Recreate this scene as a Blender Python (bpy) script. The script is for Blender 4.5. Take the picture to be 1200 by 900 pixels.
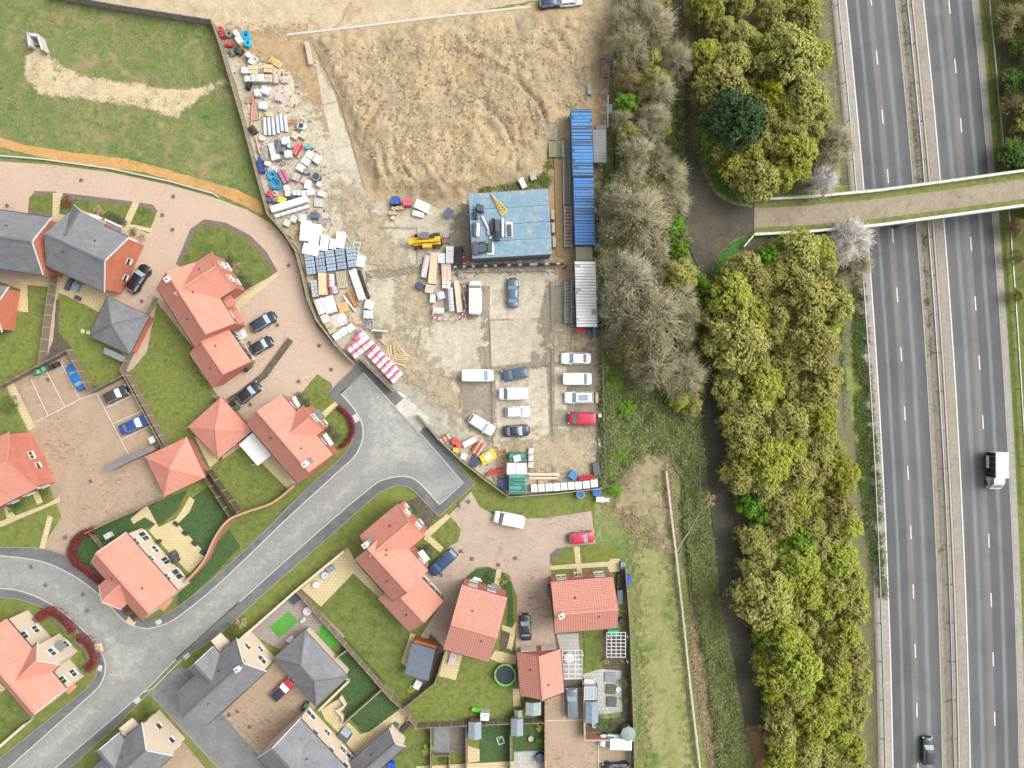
import bpy, math, random
import numpy as np
from mathutils import Vector
from mathutils.geometry import tessellate_polygon
random.seed(7); RNG = np.random.default_rng(7)
for o in list(bpy.data.objects): bpy.data.objects.remove(o, do_unlink=True)
SC = bpy.context.scene; C = SC.collection
# ---------------------------------------------------------------- camera, sky, sun, exposure
S = 0.135; H = 112.0            # metres per traced unit on the ground, height of the drone
cam = bpy.data.cameras.new('camera'); camo = bpy.data.objects.new('camera', cam); C.objects.link(camo)
camo.location = (0, 0, H); cam.sensor_width = 36; cam.lens = 36 * H / (1200 * S); cam.clip_start = 1; cam.clip_end = 3000
SC.camera = camo
SUN_EL, SUN_AZ = math.radians(50), math.radians(72)      # azimuth clockwise from north (image up)
W = bpy.data.worlds.new('World'); SC.world = W; W.use_nodes = True
nt = W.node_tree; nt.nodes.clear()
sky = nt.nodes.new('ShaderNodeTexSky'); sky.sky_type = 'NISHITA'; sky.sun_disc = False
sky.sun_elevation = SUN_EL; sky.sun_rotation = SUN_AZ; sky.air_density = 1.0; sky.dust_density = 6.0; sky.ozone_density = 1.0
hs = nt.nodes.new('ShaderNodeHueSaturation'); hs.inputs['Saturation'].default_value = 0.2   # thin white overcast
bg = nt.nodes.new('ShaderNodeBackground'); bg.inputs['Strength'].default_value = 0.15
wo = nt.nodes.new('ShaderNodeOutputWorld')
nt.links.new(sky.outputs[0], hs.inputs['Color']); nt.links.new(hs.outputs[0], bg.inputs['Color']); nt.links.new(bg.outputs[0], wo.inputs[0])
sun = bpy.data.lights.new('sun', 'SUN'); sun.energy = .65; sun.angle = math.radians(40); sun.color = (1, .955, .89)
suno = bpy.data.objects.new('sun', sun); C.objects.link(suno)
sd = Vector((math.sin(SUN_AZ) * math.cos(SUN_EL), math.cos(SUN_AZ) * math.cos(SUN_EL), math.sin(SUN_EL)))
suno.rotation_euler = sd.to_track_quat('Z', 'Y').to_euler(); suno.location = sd * 200
SC.view_settings.view_transform = 'Standard'; SC.view_settings.look = 'None'
SC.view_settings.exposure = 1.12; SC.view_settings.gamma = 1
# ---------------------------------------------------------------- places and colours
MZ = -5.5                       # motorway surface level, in its cutting
def P(px, py, z=0.0):           # a point of the survey grid at height z
    k = S * (H - z) / H
    return ((px - 600) * k, -(py - 450) * k, z)
KA = 1.75
def lin(v):
    v /= 255.0
    return v / 12.92 if v <= .04045 else ((v + .055) / 1.055) ** 2.4
def col(r, g, b, k=None):
    k = k or KA
    return tuple(min(.85, lin(v) / k) for v in (r, g, b)) + (1.0,)
# ---------------------------------------------------------------- materials
def node(t, ty, **kw):
    n = t.nodes.new(ty)
    for k, v in kw.items():
        if k in n.inputs: n.inputs[k].default_value = v
        else: setattr(n, k, v)
    return n
MATS = {}
def newmat(name):
    m = bpy.data.materials.new(name); m.use_nodes = True; t = m.node_tree; t.nodes.clear()
    out = t.nodes.new('ShaderNodeOutputMaterial'); b = t.nodes.new('ShaderNodeBsdfPrincipled')
    t.links.new(b.outputs[0], out.inputs[0]); return m, t, b
def rampnode(t, fac, stops):
    r = t.nodes.new('ShaderNodeValToRGB'); e = r.color_ramp.elements
    while len(e) < len(stops): e.new(.5)
    for i, (p, c) in enumerate(stops): e[i].position = p; e[i].color = c
    if fac is not None: t.links.new(fac, r.inputs[0])
    return r.outputs[0]
def mixc(t, fac, a, b, mode='MIX'):
    m = t.nodes.new('ShaderNodeMix'); m.data_type = 'RGBA'; m.blend_type = mode
    for inp, v in ((m.inputs[0], fac), (m.inputs[6], a), (m.inputs[7], b)):
        if hasattr(v, 'is_output'): t.links.new(v, inp)
        else: inp.default_value = v
    return m.outputs[2]
def noise(t, vec, scale, detail=4, rough=.6, dist=0.0):
    n = node(t, 'ShaderNodeTexNoise', Scale=scale, Detail=detail, Roughness=rough, Distortion=dist)
    t.links.new(vec, n.inputs['Vector']); return n.outputs['Fac']
def sharp(t, f, lo, hi):
    m = t.nodes.new('ShaderNodeMapRange'); m.inputs[1].default_value = lo; m.inputs[2].default_value = hi
    t.links.new(f, m.inputs[0]); return m.outputs[0]
def tcoord(t, which='Object'):
    return t.nodes.new('ShaderNodeTexCoord').outputs[which]
def bump(t, b, h, strength, dist):
    n = t.nodes.new('ShaderNodeBump'); n.inputs['Strength'].default_value = strength; n.inputs['Distance'].default_value = dist
    t.links.new(h, n.inputs['Height']); t.links.new(n.outputs[0], b.inputs['Normal'])
def ground(name, cols, big=.12, mid=.7, fine=5., wear=None, rough=.95, bumps=.6, bdist=.06, lo=.38, hi=.62, con=.75):
    """three-scale blotchy ground: cols = a, b, c ; wear = (colour, scale, lo, hi) spots"""
    m, t, b = newmat(name); v = tcoord(t)
    f1 = sharp(t, noise(t, v, big, 5, .65, .6), lo, hi); f2 = sharp(t, noise(t, v, mid, 6, .7, .4), .36, .66)
    f3 = noise(t, v, fine, 5, .75)
    c = mixc(t, f1, cols[0], cols[1]); c = mixc(t, f2, c, cols[2])
    dk = rampnode(t, f3, [(.28, (.5, .5, .48, 1)), (.5, (1, 1, 1, 1)), (.75, (1.2, 1.18, 1.12, 1))])
    c = mixc(t, con, c, dk, 'MULTIPLY')
    c = mixc(t, con, c, rampnode(t, noise(t, v, fine * .33, 5, .7), [(.3, (.74, .75, .72, 1)), (.52, (1, 1, 1, 1)), (.75, (1.12, 1.1, 1.06, 1))]), 'MULTIPLY')
    f3b = sharp(t, noise(t, v, fine * 2.7, 3, .7), .55, .75)
    c = mixc(t, f3b, c, mixc(t, .45, c, (.6, .6, .5, 1)))
    if wear:
        for (wc, ws, wl, wh) in wear:
            c = mixc(t, sharp(t, noise(t, v, ws, 5, .68, .5), wl, wh), c, wc)
    t.links.new(c, b.inputs['Base Color']); b.inputs['Roughness'].default_value = rough
    bump(t, b, f3, bumps, bdist); return m
def paint(r, g, b_, rough=.5, dirt=.25, scale=1.2, name=None, metal=0., fine=9.):
    key = (r, g, b_, rough, dirt, scale, metal)
    if key in MATS: return MATS[key]
    m, t, b = newmat(name or 'surface'); v = tcoord(t)
    c0 = col(r, g, b_); c1 = tuple(x * (1 - dirt) * y for x, y in zip(c0[:3], (1, .97, .9))) + (1,)
    f = sharp(t, noise(t, v, scale, 6, .7, .5), .4, .72)
    f2 = noise(t, v, fine, 4, .7)
    c = mixc(t, f, c0, c1)
    c = mixc(t, 1.0, c, rampnode(t, f2, [(.3, (1 - dirt * .7,) * 3 + (1,)), (.55, (1, 1, 1, 1))]), 'MULTIPLY')
    t.links.new(c, b.inputs['Base Color']); b.inputs['Roughness'].default_value = rough; b.inputs['Metallic'].default_value = metal
    bump(t, b, f2, .25, .01); MATS[key] = m; return m
def tiled(name, c1, c2, joint_or_shadow, w, h, msize=.03, rough=.8, bstr=.8, bdist=.03, patch=None, offset=.5, var=.5, spots=None):
    """tiles / bricks / blocks laid out in the UV plane (metres)"""
    m, t, b = newmat(name); v = tcoord(t, 'UV')
    br = node(t, 'ShaderNodeTexBrick', Scale=1.0); br.offset = offset
    br.inputs['Color1'].default_value = c1; br.inputs['Color2'].default_value = c2; br.inputs['Mortar'].default_value = joint_or_shadow
    br.inputs['Mortar Size'].default_value = msize; br.inputs['Brick Width'].default_value = w; br.inputs['Row Height'].default_value = h
    br.inputs['Mortar Smooth'].default_value = .3
    t.links.new(v, br.inputs['Vector'])
    f = sharp(t, noise(t, v, .55, 6, .7, .6), .38, .7)
    c = mixc(t, f, br.outputs['Color'], mixc(t, var, br.outputs['Color'], patch or tuple(x * .7 for x in c1[:3]) + (1,)))
    if spots:
        mp = t.nodes.new('ShaderNodeMapping'); mp.inputs['Rotation'].default_value = (0, 0, .5); mp.inputs['Scale'].default_value = (.6, 1.5, 1); t.links.new(v, mp.inputs[0])
        big = sharp(t, noise(t, v, .12, 3, .6), .4, .6); sm = sharp(t, noise(t, mp.outputs[0], 2.0, 5, .75, .8), .52, .66); mm = t.nodes.new('ShaderNodeMath'); mm.operation = 'MULTIPLY'; t.links.new(big, mm.inputs[0]); t.links.new(sm, mm.inputs[1]); c = mixc(t, mm.outputs[0], c, spots)
    f2 = noise(t, v, 7., 5, .75)
    c = mixc(t, 1.0, c, rampnode(t, f2, [(.3, (.8, .8, .8, 1)), (.6, (1, 1, 1, 1))]), 'MULTIPLY')
    t.links.new(c, b.inputs['Base Color']); b.inputs['Roughness'].default_value = rough
    bump(t, b, br.outputs['Fac'], -bstr if False else bstr, -bdist); return m
# ---------------------------------------------------------------- mesh building
class MB:
    def __init__(s): s.v = []; s.f = []
    def add(s, verts, faces):
        n = len(s.v); s.v += [tuple(p) for p in verts]; s.f += [tuple(i + n for i in f) for f in faces]; return s
    def box(s, c, size, rz=0.0, taper=1.0, tilt=None):
        hx, hy, hz = size[0] / 2, size[1] / 2, size[2] / 2; vs = []
        cr, sr = math.cos(rz), math.sin(rz)
        for z in (-1, 1):
            k = taper if z > 0 else 1
            for x, y in ((-1, -1), (1, -1), (1, 1), (-1, 1)):
                X, Y, Z = x * hx * k, y * hy * k, z * hz
                if tilt: Z += X * tilt
                vs.append((c[0] + X * cr - Y * sr, c[1] + X * sr + Y * cr, c[2] + Z))
        return s.add(vs, [(3, 2, 1, 0), (4, 5, 6, 7), (0, 1, 5, 4), (1, 2, 6, 5), (2, 3, 7, 6), (3, 0, 4, 7)])
    def bbox(s, c, size, rz=0.0, bev=.05):
        """box with chamfered top and upright edges"""
        hx, hy, hz = size[0] / 2, size[1] / 2, size[2] / 2; cr, sr = math.cos(rz), math.sin(rz); vs = []
        def ring(ex, ey, z, b):
            for x, y in ((-ex + b, -ey), (ex - b, -ey), (ex, -ey + b), (ex, ey - b), (ex - b, ey), (-ex + b, ey), (-ex, ey - b), (-ex, -ey + b)):
                vs.append((c[0] + x * cr - y * sr, c[1] + x * sr + y * cr, c[2] + z))
        ring(hx, hy, -hz, bev); ring(hx, hy, hz - bev, bev); ring(hx - bev, hy - bev, hz, bev)
        fs = [tuple(range(7, -1, -1)), tuple(range(16, 24))]
        for r in (0, 8):
            for i in range(8): fs.append((r + i, r + (i + 1) % 8, r + 8 + (i + 1) % 8, r + 8 + i))
        return s.add(vs, fs)
    def cyl(s, c, r, h, n=12, r2=None, axis='z', rz=0.0, cap=True):
        r2 = r if r2 is None else r2; vs = []; cr, sr = math.cos(rz), math.sin(rz)
        for z, rr in ((-h / 2, r), (h / 2, r2)):
            for i in range(n):
                a = 2 * math.pi * i / n; x, y, zz = rr * math.cos(a), rr * math.sin(a), z
                if axis == 'x': x, y, zz = z, x, y
                elif axis == 'y': x, y, zz = y, z, x
                vs.append((c[0] + x * cr - y * sr, c[1] + x * sr + y * cr, c[2] + zz))
        fs = [(i, (i + 1) % n, n + (i + 1) % n, n + i) for i in range(n)]
        if cap: fs += [tuple(range(n - 1, -1, -1)), tuple(range(n, 2 * n))]
        return s.add(vs, fs)
    def bar(s, a, b, w, h=None):
        a, b = Vector(a), Vector(b); d = b - a
        if d.length < 1e-6: return s
        h = h or w; t = d.normalized(); up = Vector((0, 0, 1)) if abs(t.z) < .9 else Vector((1, 0, 0))
        u = t.cross(up).normalized() * w / 2; q = u.cross(t).normalized() * h / 2
        vs = [p + i * u + j * q for p in (a, b) for i, j in ((-1, -1), (1, -1), (1, 1), (-1, 1))]
        return s.add(vs, [(3, 2, 1, 0), (4, 5, 6, 7), (0, 1, 5, 4), (1, 2, 6, 5), (2, 3, 7, 6), (3, 0, 4, 7)])
    def torus(s, c, R, r, n=20, k=6, rz=0.):
        vs = []
        for i in range(n):
            a = 2 * math.pi * i / n
            for j in range(k):
                b = 2 * math.pi * j / k; q = R + r * math.cos(b)
                vs.append((c[0] + q * math.cos(a), c[1] + q * math.sin(a), c[2] + r * math.sin(b)))
        return s.add(vs, [(i * k + j, ((i + 1) % n) * k + j, ((i + 1) % n) * k + (j + 1) % k, i * k + (j + 1) % k) for i in range(n) for j in range(k)])
    def build(s, name, mat, parent=None, kind=None, smooth=False):
        me = bpy.data.meshes.new(name)
        off = Vector((0, 0, 0)) if parent is None else Vector(parent.get('_w', (0, 0, 0)))
        vs = np.array(s.v, dtype=np.float64) - np.array(off) if s.v else []
        me.from_pydata([tuple(v) for v in vs], [], s.f); me.materials.append(mat)
        autouv(me, np.array(off))
        if smooth: me.polygons.foreach_set('use_smooth', [True] * len(me.polygons))
        o = bpy.data.objects.new(name, me); C.objects.link(o)
        if parent is not None: o.parent = parent
        if parent is not None and parent.parent is None and '_w' in parent: o['_w'] = tuple(off)
        if kind: o['kind'] = kind
        return o
def autouv(me, off):
    n = len(me.loops)
    if not n: return
    uv = me.uv_layers.new(name='uv'); co = np.empty(len(me.vertices) * 3); me.vertices.foreach_get('co', co); co = co.reshape(-1, 3) + off
    li = np.empty(n, dtype=np.int32); me.loops.foreach_get('vertex_index', li)
    pn = np.empty(len(me.polygons) * 3); me.polygons.foreach_get('normal', pn); pn = pn.reshape(-1, 3)
    tot = np.empty(len(me.polygons), dtype=np.int32); me.polygons.foreach_get('loop_total', tot)
    N = np.repeat(pn, tot, axis=0); p = co[li]
    hl = np.hypot(N[:, 0], N[:, 1]); flat = hl < .05; hl[flat] = 1
    T = np.stack([-N[:, 1] / hl, N[:, 0] / hl, np.zeros(n)], 1); T[flat] = (1, 0, 0)
    B = np.cross(N, T)
    out = np.stack([(p * T).sum(1), (p * B).sum(1)], 1)
    uv.data.foreach_set('uv', out.ravel())
# ---------------------------------------------------------------- things
def thing(name, label, cat, loc=(0, 0, 0), group=None, rz=0.0, local=False):
    o = bpy.data.objects.new(name, None); C.objects.link(o); o.location = loc; o.empty_display_size = .3
    o.rotation_euler = (0, 0, rz); o['label'] = label; o['category'] = cat
    if group: o['group'] = group
    o['_w'] = (0, 0, 0) if local else tuple(loc)
    return o
def tag(o, label, cat, group=None, kind=None):
    o['label'] = label; o['category'] = cat
    if group: o['group'] = group
    if kind: o['kind'] = kind
    return o
def dup(root, loc, rz, label, group=None, scale=None):
    def cp(o, par):
        c = o.copy(); C.objects.link(c)
        if par is not None: c.parent = par
        for ch in o.children: cp(ch, c)
        return c
    r = cp(root, None); r.location = loc; r.rotation_euler = (0, 0, rz); r['label'] = label
    if group: r['group'] = group
    if scale: r.scale = scale
    return r
# ================================================================ materials of the setting
G_MEADOW = ground('meadow_grass', [col(116, 134, 58), col(164, 158, 104), col(84, 122, 40)], big=.18, con=1, mid=.35, fine=4, wear=[(col(190, 175, 130), .35, .56, .72)])
G_VERGE = ground('verge_grass', [col(104, 124, 36), col(78, 108, 28), col(136, 136, 56)], big=.2, mid=.9, fine=6)
G_FIELD = ground('basin_grass', [col(112, 124, 54), col(146, 142, 86), col(88, 118, 40)], big=.13, mid=.8, fine=5, wear=[(col(64, 120, 30), .33, .60, .67), (col(160, 142, 104), .3, .54, .68)], con=1)
G_LAWN = ground('lawn', [col(102, 120, 30), col(72, 100, 22), col(134, 136, 48)], big=.35, mid=1.4, fine=7, bumps=.3)
G_LAWND = ground('dark_lawn', [col(50, 90, 24), col(68, 102, 30), col(42, 76, 20)], big=.4, mid=1.5, fine=7, bumps=.3)
G_LAWNM = ground('mossy_lawn', [col(94, 116, 28), col(54, 92, 20), col(124, 128, 42)], big=.3, mid=.9, fine=7, bumps=.3)
G_TURF = ground('artificial_turf', [col(78, 160, 46), col(70, 150, 40), col(84, 166, 52)], big=.4, mid=2, fine=9, bumps=.15)
G_UNDER = ground('undergrowth', [col(92, 94, 50), col(68, 80, 36), col(112, 104, 70)], big=.2, mid=1.2, fine=5)
G_SOIL = ground('planting_soil', [col(86, 76, 62), col(70, 62, 50), col(104, 94, 76)], big=.5, mid=2, fine=6)
G_SCRUB = ground('scrub_floor', [col(98, 106, 56), col(78, 92, 42), col(130, 118, 84)], big=.2, mid=1.0, fine=5, wear=[(col(150, 128, 104), .3, .55, .7)])
G_STRAW = ground('dead_grass', [col(166, 146, 116), col(144, 132, 94), col(178, 162, 132)], big=.3, mid=1.3, fine=5, wear=[(col(112, 130, 62), .5, .50, .62)])
G_SAND = ground('dry_sand', [col(206, 188, 152), col(192, 174, 136), col(214, 196, 162)], big=.3, mid=1.2, fine=4, wear=[(col(136, 118, 84), 1.1, .60, .70)], bumps=.3)
G_ORANGE = ground('hoggin_path', [col(200, 150, 84), col(190, 140, 72), col(212, 164, 98)], big=.3, mid=1.2, fine=6, bumps=.2)
G_DIRT = ground('haul_road', [col(200, 178, 144), col(182, 158, 124), col(208, 192, 162)], big=.12, mid=.5, fine=3, wear=[(col(160, 132, 96), .22, .58, .72)], bumps=.4)
G_MUD = ground('tracked_mud', [col(176, 146, 108), col(158, 130, 94), col(196, 166, 124)], big=.2, mid=.8, fine=4, bumps=.5)
G_SPOIL = ground('spoil_earth', [col(188, 166, 126), col(164, 148, 120), col(204, 182, 142)], big=.09, mid=.35, fine=1.9, con=.45, wear=[(col(146, 124, 94), .5, .58, .72), (col(212, 192, 158), .4, .60, .72), (col(164, 152, 134), .14, .57, .70), (col(190, 158, 118), .2, .56, .66)], bumps=1., bdist=.25)
G_CONC = ground('yard_concrete', [col(198, 187, 164), col(178, 167, 146), col(206, 197, 176)], big=.15, mid=.6, fine=2.5, wear=[(col(166, 150, 120), .28, .58, .7), (col(140, 124, 98), 1.1, .64, .72)], bumps=.2)
G_CONCD = ground('damp_concrete', [col(156, 146, 130), col(168, 158, 142), col(146, 136, 120)], big=.2, mid=.7, fine=2.5, wear=[(col(196, 182, 158), .5, .58, .7)], bumps=.2)
G_CONCG = ground('gate_concrete', [col(206, 204, 192), col(194, 190, 176), col(214, 212, 204)], big=.3, mid=1., fine=3, bumps=.15)
G_ASPH = ground('carriageway_asphalt', [col(154, 155, 156), col(134, 135, 139), col(168, 167, 164)], big=.06, mid=.4, fine=9, wear=[(col(140, 138, 134), .7, .66, .76)], bumps=.15)
G_FOOT = ground('footway_asphalt', [col(104, 105, 110), col(92, 93, 98), col(122, 122, 124)], big=.12, mid=.5, fine=9, bumps=.15)
G_DRIVE = ground('drive_asphalt', [col(130, 132, 134), col(142, 144, 146), col(116, 118, 120)], big=.14, mid=.5, fine=9, wear=[(col(92, 92, 92), .5, .64, .76)], bumps=.15)
G_LANE = ground('lane_asphalt', [col(78, 71, 58), col(98, 86, 66), col(66, 63, 52)], big=.1, mid=.6, fine=8, bumps=.15)
G_TRACK = ground('bridge_track', [col(156, 142, 122), col(142, 128, 108), col(168, 154, 132)], big=.15, mid=.7, fine=5, wear=[(col(120, 108, 88), .5, .62, .74)], bumps=.25)
G_SHOULD = ground('shoulder_asphalt', [col(166, 160, 152), col(154, 150, 144), col(178, 170, 160)], big=.15, mid=.8, fine=6, bumps=.15)
PAV_PINK = tiled('pink_block_paving', col(222, 196, 174), col(210, 180, 156), col(176, 152, 130), .22, .11, .008, patch=col(196, 176, 156), spots=col(170, 148, 126), var=.6, bstr=.3, bdist=.01)
PAV_BROWN = tiled('brown_block_paving', col(204, 180, 154), col(190, 166, 140), col(150, 126, 102), .22, .11, .008, patch=col(166, 144, 120), spots=col(120, 96, 72), var=.8, bstr=.3, bdist=.01)
PAV_ROSE = tiled('rose_block_paving', col(212, 192, 172), col(200, 178, 158), col(160, 140, 124), .22, .11, .008, patch=col(178, 158, 142), spots=col(134, 114, 98), var=.8, bstr=.3, bdist=.01)
PAV_CREAM = tiled('cream_paving_slabs', col(234, 216, 168), col(222, 204, 158), col(170, 154, 112), .6, .45, .03, patch=col(206, 184, 134), bstr=.4)
PAV_GREY = tiled('grey_paving_slabs', col(206, 204, 198), col(190, 190, 186), col(140, 138, 132), .6, .6, .03, patch=col(170, 168, 160), bstr=.4)
PAV_LILAC = tiled('lilac_paving_slabs', col(182, 168, 160), col(170, 156, 150), col(132, 122, 116), .6, .45, .03, patch=col(150, 140, 134), bstr=.4)
KERB = paint(212, 208, 200, .8, .2, 3)
EDGE = paint(184, 168, 146, .85, .2, 3)
WHITE_LINE = paint(232, 230, 224, .7, .2, 2)
# ================================================================ terrain with the motorway cutting
def line_px(y): return 991 + .1056 * y - .0000494 * y * y      # western edge line of the motorway
def line_x(Y):                                                   # world x of that line at world y
    k = S * (H - MZ) / H; py = 450 - Y / k
    py = min(max(py, -500), 1500); return (line_px(py) - 600) * k
def zt(x, y):
    o = x - line_x(y)
    if o < -11.5 or o > 33: return 0.0
    if -3.2 < o < 24.0: return MZ
    f = (-3.2 - o) / 8.3 if o < 0 else (o - 24.0) / 9.0
    f = f * f * (3 - 2 * f)
    return MZ * (1 - f)
def inpoly(x, y, poly):
    c = False; n = len(poly); j = n - 1
    for i in range(n):
        xi, yi = poly[i]; xj, yj = poly[j]
        if (yi > y) != (yj > y) and x < (xj - xi) * (y - yi) / (yj - yi) + xi: c = not c
        j = i
    return c
WOOD_W = [(724, -60), (796, -60), (797, 60), (800, 180), (806, 235), (800, 262), (810, 300), (826, 330), (828, 400), (826, 450), (812, 490), (770, 490), (720, 440), (706, 380), (704, 240), (722, 200)]
WOOD_N = [(808, -60), (975, -60), (985, 0), (992, 130), (1000, 215), (940, 228), (880, 236), (850, 222), (828, 200), (814, 130), (806, 40)]
WOOD_S = [(850, 292), (880, 274), (985, 268), (1008, 310), (1002, 400), (992, 440), (1010, 560), (1026, 700), (1034, 960), (908, 960), (892, 850), (872, 730), (852, 590), (838, 440), (836, 330)]
WOOD_E = [(1172, -60), (1240, -60), (1240, 205), (1188, 205), (1176, 120)]
def nonuni(a, b, lo, hi, fine, coarse):
    xs = []; x = a
    while x < b: xs.append(x); x += fine if lo <= x < hi else coarse
    return xs + [b]
def terrain():
    xs = nonuni(-420, 420, -90, 110, 1.0, 15.); ys = nonuni(-420, 420, -75, 75, 1.0, 15.)
    vs = [(x, y, zt(x, y)) for y in ys for x in xs]; nx = len(xs); fs = []; mi = []
    for j in range(len(ys) - 1):
        for i in range(nx - 1):
            a = j * nx + i; fs.append((a, a + 1, a + nx + 1, a + nx))
            x, y = (xs[i] + xs[i + 1]) / 2, (ys[j] + ys[j + 1]) / 2; z = zt(x, y)
            px, py = 600 + x * H / (H - z) / S, 450 - y * H / (H - z) / S
            m = 0
            if px > 700 and any(inpoly(px, py, p) for p in (WOOD_W, WOOD_N, WOOD_S, WOOD_E)): m = 1
            elif px > 945: m = 2
            elif px < 700 : m = 2
            mi.append(m)
    me = bpy.data.meshes.new('ground'); me.from_pydata(vs, [], fs)
    for m in (G_MEADOW, G_UNDER, G_VERGE): me.materials.append(m)
    me.polygons.foreach_set('material_index', mi); me.polygons.foreach_set('use_smooth', [True] * len(mi))
    o = bpy.data.objects.new('ground', me); C.objects.link(o); o['kind'] = 'structure'
terrain()
LV = [0]
def densify(pts, step, amp, seed=0, closed=True):
    r = random.Random(seed or len(pts) * 31 + int(pts[0][0])); out = []; n = len(pts)
    for i in range(n if closed else n - 1):
        a, b = pts[i], pts[(i + 1) % n]; L = math.dist(a[:2], b[:2]); k = max(1, int(L / step))
        for j in range(k):
            f = j / k; out.append((a[0] + (b[0] - a[0]) * f + r.uniform(-amp, amp), a[1] + (b[1] - a[1]) * f + r.uniform(-amp, amp)))
    if not closed: out.append(pts[-1])
    return out
def catmull(pts, n=6, closed=False):
    out = []; L = len(pts)
    rng = range(L) if closed else range(L - 1)
    for i in rng:
        p0 = pts[(i - 1) % L] if closed or i > 0 else pts[0]; p1 = pts[i]; p2 = pts[(i + 1) % L]
        p3 = pts[(i + 2) % L] if closed or i + 2 < L else pts[-1]
        for j in range(n):
            t = j / n; t2 = t * t; t3 = t2 * t
            out.append(tuple(.5 * (2 * p1[k] + (p2[k] - p0[k]) * t + (2 * p0[k] - 5 * p1[k] + 4 * p2[k] - p3[k]) * t2 + (3 * p1[k] - p0[k] - 3 * p2[k] + p3[k]) * t3) for k in (0, 1)))
    if not closed: out.append(pts[-1])
    return out
def sheet(name, pts, mat, z=None, kind='structure', edge=None, rough=None, smooth=0, parent=None, thick=.0):
    if smooth: pts = catmull(pts, smooth, True)
    if rough: pts = densify(pts, rough[0], rough[1])
    if z is None: LV[0] += 1; z = .012 + LV[0] * .0012
    vs = [Vector(P(x, y, z)) for x, y in pts]
    tris = tessellate_polygon([vs]); mb = MB(); fs = []
    for t in tris:
        a, b, c = (vs[i] for i in t)
        fs.append(t if (b - a).cross(c - a).z > 0 else (t[0], t[2], t[1]))
    mb.add(vs, fs)
    if thick:
        n = len(vs); mb.add([(v.x, v.y, z - thick) for v in vs] + [tuple(v) for v in vs], [(i, (i + 1) % n, n + (i + 1) % n, n + i) for i in range(n)])
    o = mb.build(name, mat, parent)
    if kind and parent is None: o['kind'] = kind
    return o
def strip(name, pts, w, mat, z0=None, z1=None, smooth=0, kind='structure', parent=None, closed=False, n=None):
    """raised band of width w (metres) along a polyline"""
    if smooth: pts = catmull(pts, smooth, closed)
    if z0 is None: LV[0] += 1; z1 = .012 + LV[0] * .0012; z0 = z1 - .02
    q = [Vector(P(x, y, 0)) for x, y in pts]; m = len(q); L = []; R = []
    for i in range(m):
        a = q[(i - 1) % m] if (closed or i > 0) else q[i]; b = q[(i + 1) % m] if (closed or i < m - 1) else q[i]
        d = (b - a); d = d.normalized() if d.length > 0 else Vector((1, 0, 0)); nn = Vector((-d.y, d.x, 0)) * w / 2
        k = (H - z1) / H
        L.append(q[i] + nn); R.append(q[i] - nn)
    vs = []
    for i in range(m):
        vs += [(L[i].x, L[i].y, z0), (R[i].x, R[i].y, z0), (R[i].x, R[i].y, z1), (L[i].x, L[i].y, z1)]
    fs = []
    for i in range(m if closed else m - 1):
        a = i * 4; b = ((i + 1) % m) * 4
        for j in (1, 2, 3): fs.append((a + j, a + (j + 1) % 4, b + (j + 1) % 4, b + j))
    if not closed: fs += [(0, 3, 2, 1), ((m - 1) * 4, (m - 1) * 4 + 1, (m - 1) * 4 + 2, (m - 1) * 4 + 3)]
    mb = MB().add(vs, [tuple(reversed(f)) for f in fs]); o = mb.build(name, mat, parent)
    if kind and parent is None: o['kind'] = kind
    return o
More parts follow.
